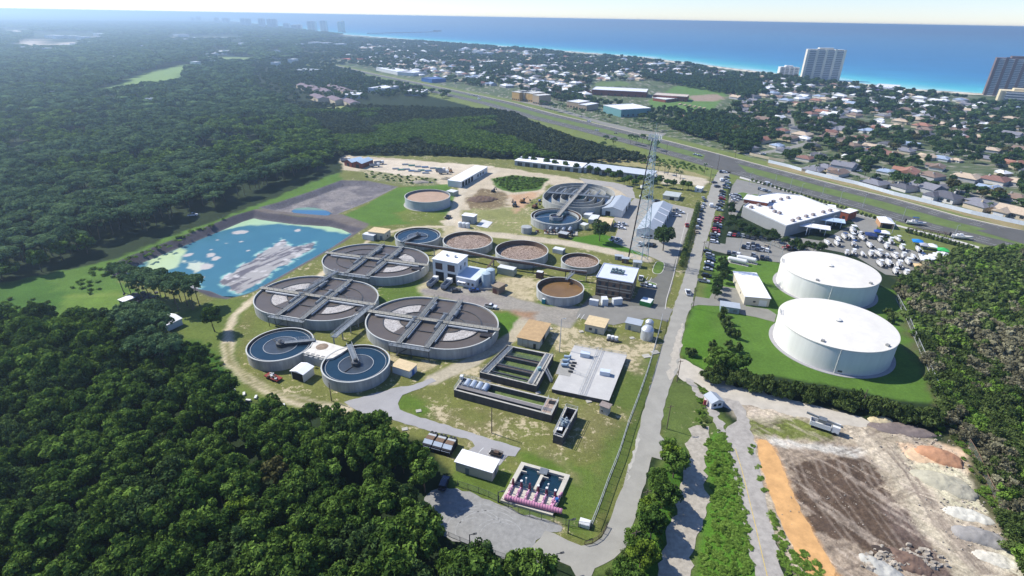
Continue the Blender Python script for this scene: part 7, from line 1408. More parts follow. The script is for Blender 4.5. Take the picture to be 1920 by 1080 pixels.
BEI = mat('beige_tower_wall', C(246, 238, 218), .8, .08, .05); BRT = mat('brown_tower_wall', C(128, 108, 100), .8, .12, .1); PALE = mat('pale_tower_wall', C(240, 238, 234), .8, .08, .05)
o = tower('hotel_tower', 'beige beach hotel tower with rows of white balconies', 1537, 150, 93, 58, 16, BEI, 17, 4, -.12)
o = tower('condo_tower', 'dark brown condominium tower at the right edge by the sea', 1888, 181, 110, 60, 24, BRT, 22, 5, -.5)
tower('beach_hotel', 'low white stepped hotel beside the beige tower', 1478, 142, 126, 30, 18, PALE, 5, 4, -.1); tower('parking_deck', 'cream parking structure at the foot of the brown tower', 1908, 196, 172, 54, 30, mat('cream_deck', C(232, 216, 176), .8, .06, .2), 5, 1, -.55)
block('white roofed beach pavilion between the two towers', (1640, 163), (1683, 166), (1645, 157), 6, M_WHITE, M_WROOF, 'beach_house'); block('dark beach bar beside the white pavilion', (1640, 169), (1665, 171), (1643, 166), 5, BRT, mat('purple_roof', C(92, 84, 120), .8, .1, .4), 'beach_house')
for i, (x, b_, t_, w_) in enumerate(((361, 43, 33, 8), (372, 43, 31, 9), (406, 45, 33, 9), (424, 46, 34, 17), (461, 50, 35, 22), (491, 53, 35, 11), (506, 54, 36, 9), (515, 54, 36, 9), (537, 55, 44, 11), (552, 57, 47, 12), (561, 57, 46, 8), (585, 58, 40, 16), (607, 59, 39, 12), (636, 60, 41, 4.5), (643, 61, 40, 4.5))):
    tower('skyline_tower', 'hazy high-rise on the skyline, %s from the left' % ORD[i], x, b_, t_, w_ * 1.15, 40, PALE if i not in (13, 14) else BEI, 12, 2, glass=mat('pale_glass', C(190, 194, 200), .5, .1, .2))
q0 = U(690, 64); q1 = U(820, 60.5); o = thing('fishing_pier', 'long thin fishing pier reaching into the sea below the skyline', 'pier', (q0[0], q0[1], 0)); e = Vector((q1[0] - q0[0], q1[1] - q0[1], 6)); MB().beam((0, 0, 6), e, 14, 3).build('deck', mat('pier_grey', C(120, 120, 124), .9, .1, .1), o)
for i in range(12): p = e * (i / 11); MB().tube((p.x, p.y, -4), (p.x, p.y, 4), 1.5, 6).build('pile', MATS['pier_grey'], o)
MB().obox((e.x, e.y, 6), (60, 40, 8)).build('pier_house', MATS['pier_grey'], o)
# white highway fence
def fence(label, pts, h, m, name='fence', step=3, panel=True, rail=.05, cat='fence'):
    o = thing(name, label, cat, (0, 0, 0)); l_ = resample([U(*p)[:2] for p in pts], step)
    if panel:
        b = MB()
        for a, c in zip(l_[:-1], l_[1:]): b.beam((*a, h), (*c, h), .08, h - .08)
        b.build('panel', m, o)
    b = MB()
    for a in l_: b.tube((*a, 0), (*a, h + .1), .07 if not panel else .1, 5)
    b.build('posts', m, o)['kind'] = 'stuff'
    if not panel:
        b = MB()
        for a, c in zip(l_[:-1], l_[1:]):
            for z in (h, .15): b.tube((*a, z), (*c, z), rail, 4)
        b.build('rails', m, o); b = MB()
        for a, c in zip(l_[:-1], l_[1:]): b.add([(*a, .15), (*c, .15), (*c, h), (*a, h)], [(0, 1, 2, 3)])
        b.build('wire_mesh', CHAIN, o)
    return o
CHAIN, nt, bs = nodes('chain_link'); tr = nt.nodes.new('ShaderNodeBsdfTransparent'); mxs = nt.nodes.new('ShaderNodeMixShader'); mxs.inputs[0].default_value = .22; nt.links.new(tr.outputs[0], mxs.inputs[1]); nt.links.new(bs.outputs[0], mxs.inputs[2]); nt.links.new(mxs.outputs[0], nt.nodes['Material Output'].inputs['Surface']); bs.inputs['Base Color'].default_value = (*C(170, 176, 170), 1); bs.inputs['Metallic'].default_value = .3
VINYL = mat('white_vinyl', C(222, 230, 236), .6, .05, .5)
fence('long white vinyl fence between the highway and the back gardens', [(1440, 305), (1478, 314), (1515, 325), (1560, 336), (1605, 346), (1675, 366), (1750, 384), (1822, 402), (1920, 423), (2000, 442)], 2.6, VINYL, step=4)
fence('pale block wall beyond the far side of the highway', [(1405, 291), (1440, 299), (1470, 304)], 2.4, HW_[1], 'wall', 4, cat='wall')
fence('chain link fence on the grass along the access road', [(1241, 598), (1236, 622), (1224, 665), (1212, 705), (1196, 750), (1177, 800), (1160, 855), (1140, 905), (1122, 955), (1108, 990)], 2.4, PIPEM, panel=False, rail=.08)
fence('chain link fence between pump station and gravel lot', [(858, 912), (890, 922), (930, 938), (968, 962), (1010, 974), (1060, 985), (1108, 992)], 2.0, DSTEEL, panel=False, rail=.04)
fence('tall chain link fence along the lawn behind the white water tanks', [(1680, 562), (1700, 600), (1720, 648), (1745, 705), (1768, 758)], 2.6, PIPEM, panel=False, rail=.08)
fence('wire fence on leaning posts in the scrub behind the sand heaps', [(1800, 812), (1830, 860), (1850, 910), (1880, 960), (1905, 1000), (1925, 1050)], 2.2, mat('rust_wire', C(150, 120, 96), .8, .2, 1), panel=False, rail=.06)
fence('dark fence beside the gas tank lawn along the road verge', [(1362, 442), (1390, 446), (1424, 452), (1452, 462), (1470, 470)], 2.0, DSTEEL, panel=False, rail=.05)
fence('dark timber guard rail at the bend of the access road', [(1096, 1022), (1112, 1018), (1126, 1008), (1134, 996), (1138, 988)], 1.2, RUST, panel=False, rail=.07, step=2)
fence('dark wire fence along the meadow side of the gravel lot', [(802, 988), (850, 1010), (905, 1032), (955, 1050)], 1.5, DSTEEL, panel=False, rail=.03)
# poles and lamps
WOODP_ = mat('pole_wood', C(112, 98, 84), .9, .2, 1)
def pole(label, px, py, h, arm=True, lamp=False, name=None):
    q = U(px, py); o = thing(name or ('street_lamp' if lamp else 'utility_pole'), label, 'street lamp' if lamp else 'utility pole', q, .3); MB().tube((0, 0, 0), (0, 0, h), .17, 7, r2=.11).build('pole', PIPEM if lamp == 2 else WOODP_ if not lamp else DSTEEL, o)
    if arm: b = MB(); b.box(-1.1, 1.1, -.06, .06, h - .8, h - .66); b.build('crossarm', WOODP_, o)
    if lamp: b = MB(); b.box(-.1, 1.3, -.08, .08, h - .12, h); b.box(.8, 1.7, -.2, .2, h - .18, h); b.build('lamp_head', PIPEM if lamp == 2 else DSTEEL, o)
    return o
pole('tall light mast with a ring of lamps beside the low cream building', 1049, 660, 14, False, 2); pole('thin dark pole on the grass below the long channel', 922, 812, 9.5, False); pole('dark pole at the tree edge below the nearest blue clarifier', 622, 752, 7, False); pole('street lamp at the lower edge of the gravel lot', 881, 1031, 5, False, 1)
pole('street lamp at the grass island by the bottom bend', 1042, 1067, 5, False, 1); pole('lamp at the corner beside the white equipment box', 1065, 1000, 4.5, False, 1); pole('lamp on the fence left of the pink pipe', 934, 942, 3.6, False, 1); pole('wooden pole where the pump house drive meets the road', 1299, 578, 9); pole('wooden pole at the fork of the dirt road', 1269, 716, 9)
pole('wooden pole in the rough grass right of the road', 1250, 804, 9); pole('pale pole among the roadside trees', 1207, 962, 8); pole('nearest pale pole among the roadside trees', 1186, 1040, 8); pole('wooden pole in front of the long hedge', 1613, 768, 8, False); pole('leaning pole beside the pines above the field shed', 361, 582, 9, False)
pole('pole beside the field shed', 312, 604, 6, False); pole('tall wooden pole at the highway corner', 1330, 345, 13); pole('wooden pole across the highway', 1378, 296, 12); pole('second wooden pole at the highway corner', 1345, 318, 12); pole('pole on the verge below the parked red cars', 1327, 472, 10); pole('pole beside the lower parked cars on the verge', 1316, 482, 9); pole('pole by the palms', 1249, 290, 11)
for i, p in enumerate([(1481, 355), (1500, 368), (1541, 368), (1573, 383), (1617, 389), (1691, 414), (1786, 450), (1452, 348), (1420, 372), (1404, 346)]): pole('grey lamp post along the near highway verge, %s from the store end' % ORD[i], *p, 9, False, 2)
for i, p in enumerate([(1462, 492), (1386, 470), (1440, 478), (1516, 440), (1558, 428), (1672, 438)]): pole('lamp post in the store parking area, %s from the left' % ORD[i], *p, 8, False, 2)
# ================================================================== VEHICLES, BOATS, HEAPS
CC = {'white': C(236, 238, 240), 'silver': C(176, 182, 188), 'black': C(34, 36, 40), 'dark grey': C(78, 82, 88), 'red': C(178, 30, 34), 'blue': C(44, 74, 130), 'tan': C(178, 164, 138), 'dark blue': C(32, 44, 72), 'green': C(52, 84, 66)}
def carmat(n): return mat('car_paint_' + n.replace(' ', '_'), CC[n], .25, .03, 1, spec=.6)
GLS = mat('car_glass', C(30, 38, 46), .08, .1, 1, spec=.8); TYR = mat('tyre_rubber', C(30, 30, 32), .9, .1, 3)
PRO = {}
def extr(prof, w, inset=0):
    """car side profile (x, z) pulled across the width"""
    b = MB(); n = len(prof); b.add([(x, -w / 2 + inset * (z > .95), z) for x, z in prof] + [(x, w / 2 - inset * (z > .95), z) for x, z in prof], [tuple(range(n)), tuple(range(n, 2 * n))[::-1]] + [(i, n + i, n + (i + 1) % n, (i + 1) % n) for i in range(n)][::1]); b.f = [f[::-1] for f in b.f]; return b
def car_parts(kind, col):
    k_ = (kind, col)
    if k_ in PRO: return PRO[k_]
    m = carmat(col); P = []
    if kind == 'pickup': prof = [(-2.7, .35), (2.7, .35), (2.75, .8), (2.6, 1.0), (1.5, 1.12), (1.0, 1.2), (.8, 1.22), (-.7, 1.22), (-.75, 1.05), (-2.7, 1.05)]; cab = [(1.25, 1.15), (.55, 1.8), (-.55, 1.82), (-.8, 1.2)]; roof = [(.5, 1.79), (.45, 1.86), (-.5, 1.88), (-.55, 1.8)]
    elif kind == 'van': prof = [(-2.8, .35), (2.7, .35), (2.75, .9), (2.3, 1.25), (1.7, 1.35), (1.0, 2.2), (-2.7, 2.25), (-2.8, 2.0)]; cab = [(1.75, 1.4), (1.1, 2.1), (.5, 2.1), (.5, 1.4)]; roof = None
    elif kind == 'suv': prof = [(-2.35, .35), (2.35, .35), (2.4, .85), (2.2, 1.05), (1.2, 1.15), (-2.3, 1.15), (-2.4, .9)]; cab = [(1.25, 1.12), (.5, 1.68), (-2.0, 1.7), (-2.3, 1.12)]; roof = [(.5, 1.66), (.4, 1.74), (-1.9, 1.76), (-2.0, 1.68)]
    else: prof = [(-2.3, .32), (2.25, .32), (2.3, .7), (2.1, .86), (1.0, .95), (-1.6, .97), (-2.25, .93), (-2.35, .7)]; cab = [(1.05, .93), (.3, 1.38), (-1.0, 1.4), (-1.75, .95)]; roof = [(.3, 1.36), (.2, 1.43), (-.95, 1.45), (-1.05, 1.38)]
    w = 2.0 if kind in ('pickup', 'van') else 1.85; b = extr(prof, w); n0_ = len(b.f)
    for x in (prof[1][0] * .6, prof[0][0] * .6):
        for s_ in (-1, 1): b.tube((x, s_ * (w / 2 - .22), .34), (x, s_ * (w / 2 + .02), .34), .34, 10, 1)
    if roof: r = extr(roof, w - .3); b.add(r.v, r.f, 0)
    if kind == 'pickup': b.box(-2.6, -.85, -w / 2 + .12, w / 2 - .12, 1.06, 1.07, 1)
    P.append(('body', b.mesh('body', [m, TYR]))); P.append(('windows', extr(cab, w - .16 if kind != 'van' else w + .03).mesh('windows', GLS)))
    PRO[k_] = P; return P
def car(px, py, kind, col, ang, label, group=None, world=None, s=1.0):
    q = world or U(px, py); o = thing({'sedan': 'parked_car', 'suv': 'parked_suv', 'pickup': 'pickup_truck', 'van': 'van'}[kind], label, {'sedan': 'car', 'suv': 'car', 'pickup': 'pickup truck', 'van': 'van'}[kind], (q[0], q[1], .14), ang, group); o.scale = (s, s, s)
    for nm, me in car_parts(kind, col): link(nm, me, o)
    return o
KN = {'sedan': 'car', 'suv': 'suv', 'pickup': 'pickup', 'van': 'van'}
def zpt(x, y): return (1280 + x / 4.5, 320 + y / 4.5)
def row(pts, cols, kinds, ang, where, group, frm='the highway end'):
    n = len(pts)
    for i, p in enumerate(pts):
        c_ = cols[i % len(cols)]; k_ = kinds[i % len(kinds)]; pos = ORD[i] + ' from ' + frm if i < n - i or n > 20 and i < 10 else (ORD[n - 1 - i] + ' from its other end' if n - 1 - i else 'last one')
        car(*p, k_, c_, ang + random.uniform(-.08, .08), '%s %s %s, %s' % (c_, KN[k_], where, pos), group)
A1 = math.radians(-22)
row([zpt(*p) for p in ((172, 236), (188, 256), (172, 292), (166, 312), (158, 345), (152, 375), (150, 402), (134, 430), (140, 460), (122, 486), (118, 524))], ['silver', 'dark grey', 'silver', 'white', 'black', 'dark grey', 'dark blue', 'white', 'black', 'silver', 'tan'], ['sedan', 'sedan', 'suv', 'sedan', 'suv'], 1.35, 'parked left of the access road', 'cars parked on the left verge')
row([zpt(*p) for p in ((350, 20), (372, 62), (362, 85), (378, 108), (362, 130), (366, 152))], ['white', 'dark grey', 'silver', 'white', 'blue', 'silver'], ['suv', 'sedan', 'pickup'], A1, 'by the road near the store entrance', 'cars parked on the right verge, north')
row([zpt(*p) for p in ((335, 185), (338, 207), (325, 222), (332, 246), (326, 270), (325, 286), (308, 305), (290, 320), (312, 340))], ['dark grey', 'black', 'silver', 'red', 'dark blue', 'tan', 'dark grey', 'silver', 'silver'], ['suv', 'sedan', 'sedan'], A1, 'parked nose to tail below the entrance trees', 'cars parked on the right verge, middle')
row([zpt(*p) for p in ((308, 405), (298, 422), (290, 440), (290, 464), (290, 485), (275, 508), (280, 524), (272, 546), (258, 565), (262, 587), (262, 610))], ['red', 'red', 'red', 'silver', 'dark blue', 'red', 'red', 'white', 'black', 'dark grey', 'white'], ['pickup', 'suv', 'suv', 'pickup'], A1, 'in the red group on the verge', 'cars parked on the right verge, red group')
row([zpt(*p) for p in ((207, 688), (226, 722), (232, 745), (236, 768), (220, 788), (222, 815), (212, 840))], ['black', 'silver', 'dark grey', 'dark blue', 'white', 'dark blue', 'silver'], ['sedan', 'suv'], A1, 'on the verge beside the gas tank lawn', 'cars parked on the right verge, south')
car(*zpt(200, 898), 'suv', 'black', A1, 'black suv under the wire shadow on the verge near the pump house'); car(*zpt(178, 942), 'pickup', 'silver', A1, 'big silver pickup nearest the pump house drive'); car(*zpt(42, 1038), 'pickup', 'white', 1.45, 'white pickup driving on the access road by the office gate')
car(*zpt(238, 303), 'van', 'white', 1.35, 'white van driving down the access road'); car(*zpt(265, 105), 'sedan', 'dark grey', .3, 'dark car turning off the road near the trailer'); car(*zpt(290, 140), 'suv', 'dark grey', .3, 'dark suv on the road just below the highway corner'); car(*zpt(318, 16), 'suv', 'black', 1.2, 'black suv waiting at the highway junction'); car(*zpt(325, 88), 'van', 'white', 1.4, 'white delivery van at the head of the right verge')
car(*zpt(35, 470), 'pickup', 'red', 1.4, 'dark red truck on the open office yard')
row([zpt(*p) for p in ((395, 545), (435, 551), (470, 550), (505, 553), (545, 568), (590, 577), (658, 580), (692, 587))], ['white', 'red', 'dark blue', 'silver', 'dark grey', 'dark grey', 'black', 'dark grey'], ['suv', 'sedan'], 1.1, 'in the lower car park upper row', 'upper row of the lower car park', 'the road side')
row([zpt(*p) for p in ((512, 652), (548, 636), (548, 656), (590, 628), (590, 660), (630, 640), (630, 672), (668, 674), (704, 646), (708, 680))], ['black', 'white', 'silver', 'dark grey', 'silver', 'dark blue', 'dark grey', 'white', 'tan', 'white'], ['suv', 'pickup', 'sedan'], 1.1, 'in the lower car park double row', 'double row of the lower car park', 'the road side')
row([zpt(*p) for p in ((388, 702), (430, 710), (468, 716), (592, 724), (605, 742), (668, 744), (710, 750))], ['dark grey', 'silver', 'white', 'silver', 'dark grey', 'dark blue', 'dark grey'], ['suv', 'pickup'], 1.1, 'in the row above the gas tanks', 'row above the gas tanks', 'the road side')
row([zpt(*p) for p in ((882, 660), (918, 675))], ['red', 'black'], ['pickup'], 0, 'behind the farther white water tank', 'cars behind the white water tank', 'the left')
row([zpt(*p) for p in ((420, 215), (430, 236), (448, 230), (466, 225), (440, 255), (470, 246), (425, 275), (455, 215))], ['white', 'white', 'silver', 'dark grey', 'white', 'silver', 'tan', 'silver'], ['sedan', 'suv'], -.2, 'in the small park left of the store', 'cars left of the store', 'the trees')
row([zpt(*p) for p in ((645, 160), (665, 165), (685, 171), (705, 177), (728, 184))], ['dark grey', 'white', 'silver', 'dark grey', 'silver'], ['suv', 'sedan'], 1.1, 'in front of the store entrance', 'cars in front of the store', 'the left')
def q7(x, y): return (960 + x / 6.75, 320 + y / 6.75)
for i, (p, k_, c_, a, lb) in enumerate([(q7(1350, 692), 'pickup', 'white', -.3, 'white pickup beside the small flat roofed shed, upper one'), (q7(1402, 694), 'pickup', 'silver', -.3, 'silver pickup beside the small flat roofed shed, upper right'), (q7(1345, 722), 'pickup', 'white', -.3, 'white pickup beside the small flat roofed shed, lower one'), (q7(1388, 738), 'sedan', 'white', -.3, 'white car beside the small flat roofed shed, lower right'),
        (q7(1272, 878), 'pickup', 'white', .9, 'white pickup under the dark oak, left'), (q7(1340, 892), 'pickup', 'white', .9, 'white pickup under the dark oak, right'), ((1268, 396), 'pickup', 'silver', -.2, 'silver pickup behind the long workshop, upper'), ((1275, 400), 'pickup', 'white', -.2, 'white pickup behind the long workshop, middle'), ((1268, 406), 'pickup', 'white', -.2, 'white pickup behind the long workshop, lower'),
        ((1205, 444), 'sedan', 'white', 1.3, 'white car at the near wall of the long workshop'), ((1214, 445), 'pickup', 'white', 1.3, 'white pickup at the near wall of the long workshop'), ((1201, 460), 'pickup', 'white', .9, 'white pickup in shade left of the tower'), ((1216, 461), 'pickup', 'black', .9, 'black pickup right of the tower legs'), ((1224, 462), 'suv', 'black', .9, 'black suv right of the tower legs'),
        ((1217, 371), 'pickup', 'dark grey', .2, 'dark pickup on the pale apron behind the tower'), ((1231, 378), 'sedan', 'black', .2, 'small black car on the pale apron'), ((1201, 524), 'pickup', 'white', 1.3, 'white pickup beside the brick office'), ((1211, 537), 'pickup', 'silver', -.2, 'silver pickup under the shade by the office'), ((1220, 539), 'sedan', 'white', -.2, 'white car by the office lamp island'),
        ((920, 577.5), 'pickup', 'white', -.25, 'white pickup alone on the central yard'), ((855, 547), 'sedan', 'dark grey', .2, 'small dark cart on the yard'), ((889, 546), 'sedan', 'blue', .2, 'small blue cart before the white wing'), ((840, 409), 'pickup', 'black', 1.2, 'black pickup on the pale road by the control house'), ((1290, 552), 'suv', 'white', 1.4, 'x')][:-1]): car(*p, k_, c_, a, lb)
for p, k_, c_, a, lb in [((1304, 291), 'sedan', 'white', -.35, 'white car on the highway just left of the junction'), ((1312, 293), 'sedan', 'silver', -.35, 'silver car on the highway just left of the junction'), ((899, 187), 'van', 'white', -.6, 'white van alone on the far highway'), ((1104, 229), 'suv', 'white', -.6, 'white car on the highway past the pines'), ((1119, 245), 'sedan', 'white', -.6, 'white car on the near carriageway behind the wood'), ((1155, 251), 'sedan', 'tan', -.6, 'tan car on the near carriageway'), ((880, 179), 'sedan', 'white', -.6, 'white car in the far queue, first'), ((889, 180), 'sedan', 'silver', -.6, 'silver car in the far queue, second'), ((895, 181), 'suv', 'white', -.6, 'white car in the far queue, third'),
        ((1440, 347), 'van', 'white', -.5, 'white bus parked beside the highway pavement'), ((1648, 338), 'suv', 'black', -.2, 'black suv parked in the cul-de-sac'), ((1612, 322), 'pickup', 'white', -.2, 'white pickup parked in the cul-de-sac'), ((362, 405), 'pickup', 'white', .3, 'white truck alone at the forest edge above the lagoon'), ((833, 910), 'suv', 'dark blue', 1.4, 'dark blue car in the shade of the wood by the gravel lot'), ((1430, 290), 'pickup', 'white', 0, 'white pickup on the sandy lot beyond the highway')]: car(*p, k_, c_, a, lb)
# dump trucks and machines
def dump(px, py, ang, label, tank=False):
    q = U(px, py); o = thing('dump_truck', label, 'truck', (q[0], q[1], .1), ang, 'dump trucks in the works'); MB().box(1.9, 3.9, -1.2, 1.2, .8, 2.9).build('cab', M_WHITE, o); MB().box(3.1, 3.96, -1.05, 1.05, 1.8, 2.7).build('windscreen', GLS, o); MB().box(-3.8, 3.8, -.5, .5, .6, .9).build('chassis', DSTEEL, o)
    b = MB(); b.wallring([(-4, -1.25), (1.7, -1.25), (1.7, 1.25), (-4, 1.25)], [(-3.9, -1.1), (1.6, -1.1), (1.6, 1.1), (-3.9, 1.1)], 1.0, 2.5); b.box(-3.9, 1.6, -1.1, 1.1, .95, 1.2); b.build('body', mat('truck_body_grey', C(150, 156, 164), .6, .15, 1) if not tank else M_WHITE, o)
    for x in (-3, -1.8, 2.9):
        for s_ in (-1, 1): MB().tube((x, s_ * .95, .5), (x, s_ * 1.25, .5), .5, 12).build('wheel', TYR, o)
    return o
dump(812, 534, 1.25, 'truck backed up to the left bay of the white building'); dump(838, 538, 1.25, 'truck backed up to the right bay of the white building'); dump(826, 322, .2, 'white truck left of the vehicle shed in the sand yard'); dump(832, 326, .2, 'second white truck left of the vehicle shed'); dump(648, 303, .5, 'truck parked by the red barns'); dump(703, 313, .4, 'long truck with pipes in the sand yard'); dump(711, 308, .4, 'truck behind the pipe truck in the sand yard')
o = dump(1544, 806, -.55, 'white truck mounted drill rig on the dirt road edge', True); MB().beam((-5.5, .2, 4.2), (4.5, 0, 3.2), .5, .5).build('boom', STEEL, o); MB().obox((-1, 0, 2.6), (2.2, 1.8, 1.2)).build('engine_cover', STEEL, o); o['group'] = 'machines on the dirt'
def machine(px, py, m, label, ang=.3, s=1):
    q = U(px, py); o = thing('excavator', label, 'digger', q, ang, None); o.scale = (s,) * 3
    for y in (-1, 1): MB().box(-1.8, 1.8, y - .3, y + .3, 0, .8).build('track', TYR, o)
    MB().box(-1.6, 1.2, -1.1, 1.1, .9, 2.1).build('body', m, o); MB().box(.2, 1.3, -1.1, 0, 2.1, 3.1).build('cab', GLS, o); b = MB(); b.beam((1, .4, 2), (3.6, .4, 4), .4, .4); b.beam((3.6, .4, 4), (5.2, .4, 1.6), .3, .3); b.build('boom', m, o)
    bb = MB().obox((5.3, .4, .8), (.9, .9, .9)); bb.build('bucket', DSTEEL, o)
YEL = mat('machine_ochre', C(150, 110, 60), .6, .2, 1); machine(980, 380, YEL, 'ochre digger on the bare orange ground'); machine(1003, 390, mat('machine_rust', C(120, 80, 62), .7, .2, 1), 'rusty loader parts beside the pale path', .8); machine(965, 387, mat('machine_dark', C(60, 66, 76), .6, .2, 1), 'dark loader at the brush heap', 1.8); machine(1012, 378, M_BLUE, 'small blue tractor beside the digger', 0, .6); machine(845, 323, YEL, 'ochre digger in the sand yard beside the vehicle shed', 2, .9)
machine(925, 360, mat('machine_dark', C(1, 1, 1)), 'dark digger between green mound and brush heap', 1, .8)
q = U(513, 710); o = thing('flatbed_trailer', 'red flatbed trailer loaded with pale junk beside the lower blue clarifier', 'trailer', q, -.5); MB().box(-3.2, 3.2, -1.2, 1.2, .6, .9).build('bed', mat('trailer_red', C(140, 48, 42), .7, .15, 1), o)
for i in range(10): MB().obox((random.uniform(-2.6, 2.6), random.uniform(-.8, .8), .9), (random.uniform(.5, 1.4), random.uniform(.4, 1), random.uniform(.3, 1)), random.random() * 3).build('cargo', random.choice([M_WHITE, PIPEM, M_BRICK]), o)
for x in (-1.5, 1): 
    for s_ in (-1, 1): MB().tube((x, s_ * 1.2, .4), (x, s_ * 1.4, .4), .4, 10).build('wheel', TYR, o)
q = U(930, 853); o = thing('utility_trailer', 'small dark utility trailer in the parking bays above the blower house', 'trailer', q, -.35); MB().box(-1.8, 1.8, -.9, .9, .45, .6).build('bed', TYR, o); b = MB(); b.railing([(-1.8, -.9, .6), (1.8, -.9, .6), (1.8, .9, .6), (-1.8, .9, .6)], .5, .04, 1); b.build('rail', RUST, o); MB().box(-.6, .8, -.5, .5, .6, 1.3).build('engine', RUST, o)
# pipe stacks in the sand yard
for i, (x, y, c_) in enumerate([(742, 317, 0), (752, 319, 1), (762, 318, 0), (772, 321, 2), (782, 322, 0), (790, 320, 1), (798, 325, 0), (803, 321, 2), (760, 309, 0), (772, 311, 1), (784, 313, 0), (797, 314, 2), (812, 316, 0), (822, 317, 1)]):
    q = U(x, y); b = MB()
    for k_ in range(5):
        for z in range(2): b.tube((-2.6, -1 + k_ * .5, .25 + z * .45), (2.6, -1 + k_ * .5, .25 + z * .45), .22, 6)
    o = b.build('pipe_stack', [PIPEM, mat('pipe_green', C(120, 170, 150), .6, .2, 1), mat('pipe_blue', C(130, 160, 190), .6, .2, 1)][c_], loc=q, rz=.15); tag(o, 'stack of %s pipes, %s from the left, %s row of the sand yard' % (['pale', 'green', 'blue'][c_], ORD[i if i < 8 else i - 8], 'front' if i < 8 else 'back'), 'pipe stack', 'pipe stacks in the sand yard')
# boats
HULL = mat('boat_gelcoat', C(244, 244, 242), .3, .04, 1, spec=.5); BDECK = mat('boat_deck', C(214, 210, 200), .6, .1, 2)
def hullmesh():
    st = [(-3.4, 1.25, .0), (-1.5, 1.3, .0), (.6, 1.25, .05), (2.2, .95, .2), (3.3, .45, .45), (3.9, .04, .7)]; b = MB(); V = []
    for x, w, k_ in st: V += [(x, -w, 1.35 + k_ * .5), (x, -w * .82, .6 + k_), (x, 0, .3 + k_ * 1.2), (x, w * .82, .6 + k_), (x, w, 1.35 + k_ * .5)]
    f = []
    for i in range(5):
        for j in range(4): f.append((i * 5 + j, i * 5 + j + 1, i * 5 + j + 6, i * 5 + j + 5))
    f += [(0, 4, 3, 2, 1)]; b.add(V, f); return b
hm_ = hullmesh().mesh('hull', HULL); dk = MB(); dk.add([(-3.3, -1.15, 1.2), (-1.5, -1.2, 1.2), (.6, -1.15, 1.2), (2.2, -.85, 1.35), (3.6, 0, 1.5), (2.2, .85, 1.35), (.6, 1.15, 1.2), (-1.5, 1.2, 1.2), (-3.3, 1.15, 1.2)], [tuple(range(9))]); dkm = dk.mesh('deck', BDECK)
cs = MB(); cs.box(-.6, .5, -.5, .5, 1.2, 2.1); cs.box(-1.6, -.9, -.5, .5, 1.2, 1.9); csm = cs.mesh('console', HULL); tp = MB(); tp.box(-1.5, .8, -.95, .95, 3.1, 3.2)
for x, y in ((-1, -.6), (-1, .6), (.5, -.6), (.5, .6)): tp.tube((x, y, 1.2), (x, y, 3.1), .05, 4)
tpm = tp.mesh('t_top', HULL); tpb = tp.mesh('t_top', mat('canvas_blue', C(50, 80, 130), .8, .1, 1)); ot = MB(); ot.box(-3.9, -3.4, -.5, -.1, .7, 2.0); ot.box(-3.9, -3.4, .1, .5, .7, 2.0); otm = ot.mesh('outboard', M_BLACK)
tl = MB(); tl.box(-3.4, 4.4, -.1, .1, .35, .5); tl.box(-3, 2.5, -1, -.9, .4, .55); tl.box(-3, 2.5, .9, 1, .4, .55); [tl.tube((x, s_ * 1.05, .35), (x, s_ * 1.25, .35), .35, 8) for x in (-1.2, -.3) for s_ in (-1, 1)]; tlm = tl.mesh('boat_trailer', DSTEEL)
BT = [(630, 665, 1.5), (685, 685, .8), (520, 720, 1), (568, 708, 1.1), (625, 712, 1.15), (700, 715, 1.1), (835, 730, 1), (915, 742, 1.1), (440, 752, 1.05), (512, 758, 1.05), (637, 763, 1.1), (758, 772, 1.15), (885, 782, 1.1), (1000, 792, 1.05), (1122, 803, 1.1), (585, 828, .85), (637, 826, 1), (705, 838, .95), (765, 840, 1.05), (825, 836, 1.15), (890, 847, .9), (945, 855, 1), (1010, 852, 1), (1085, 860, 1.05), (1150, 857, .95), (835, 912, 1.05), (900, 908, 1.3), (975, 922, 1.2), (1045, 898, 1.1), (865, 688, .9), (970, 725, 1), (1100, 606, 1.5), (1440, 712, 1.5), (1030, 985, 1), (950, 968, 1)]
rows_ = {}
for i, (x, y, s) in enumerate(BT):
    px, py = 1440 + x / 4, 270 + y / 4; q = U(px, py); r_ = 'on the strip by the highway pavement' if (x, y) in ((1100, 606), (1440, 712)) else 'in the top row near the store' if y < 740 else 'in the second row' if y < 810 else 'in the third row' if y < 880 else 'in the bottom row nearest the scrub'
    rows_[r_] = rows_.get(r_, 0) + 1; big = s > 1.12; o = thing('motor_boat', '%s on trailer %s, %s built up from the left side' % ('large white boat' if s > 1.25 else 'white motor boat', r_, ORD[rows_[r_] - 1]), 'boat', (q[0], q[1], .1), 1.35 + random.uniform(-.25, .25) if 'strip' not in r_ else -.4, 'boats for sale')
    o['label'] = o['label'].replace(' built up from the left side', ''); o.scale = (s * .95,) * 3
    link('hull', hm_, o); link('deck', dkm, o); link('console', csm, o); link('outboard', otm, o); link('boat_trailer', tlm, o)
    if i % 3 != 2: link('t_top', tpb if i % 7 == 3 else tpm, o)
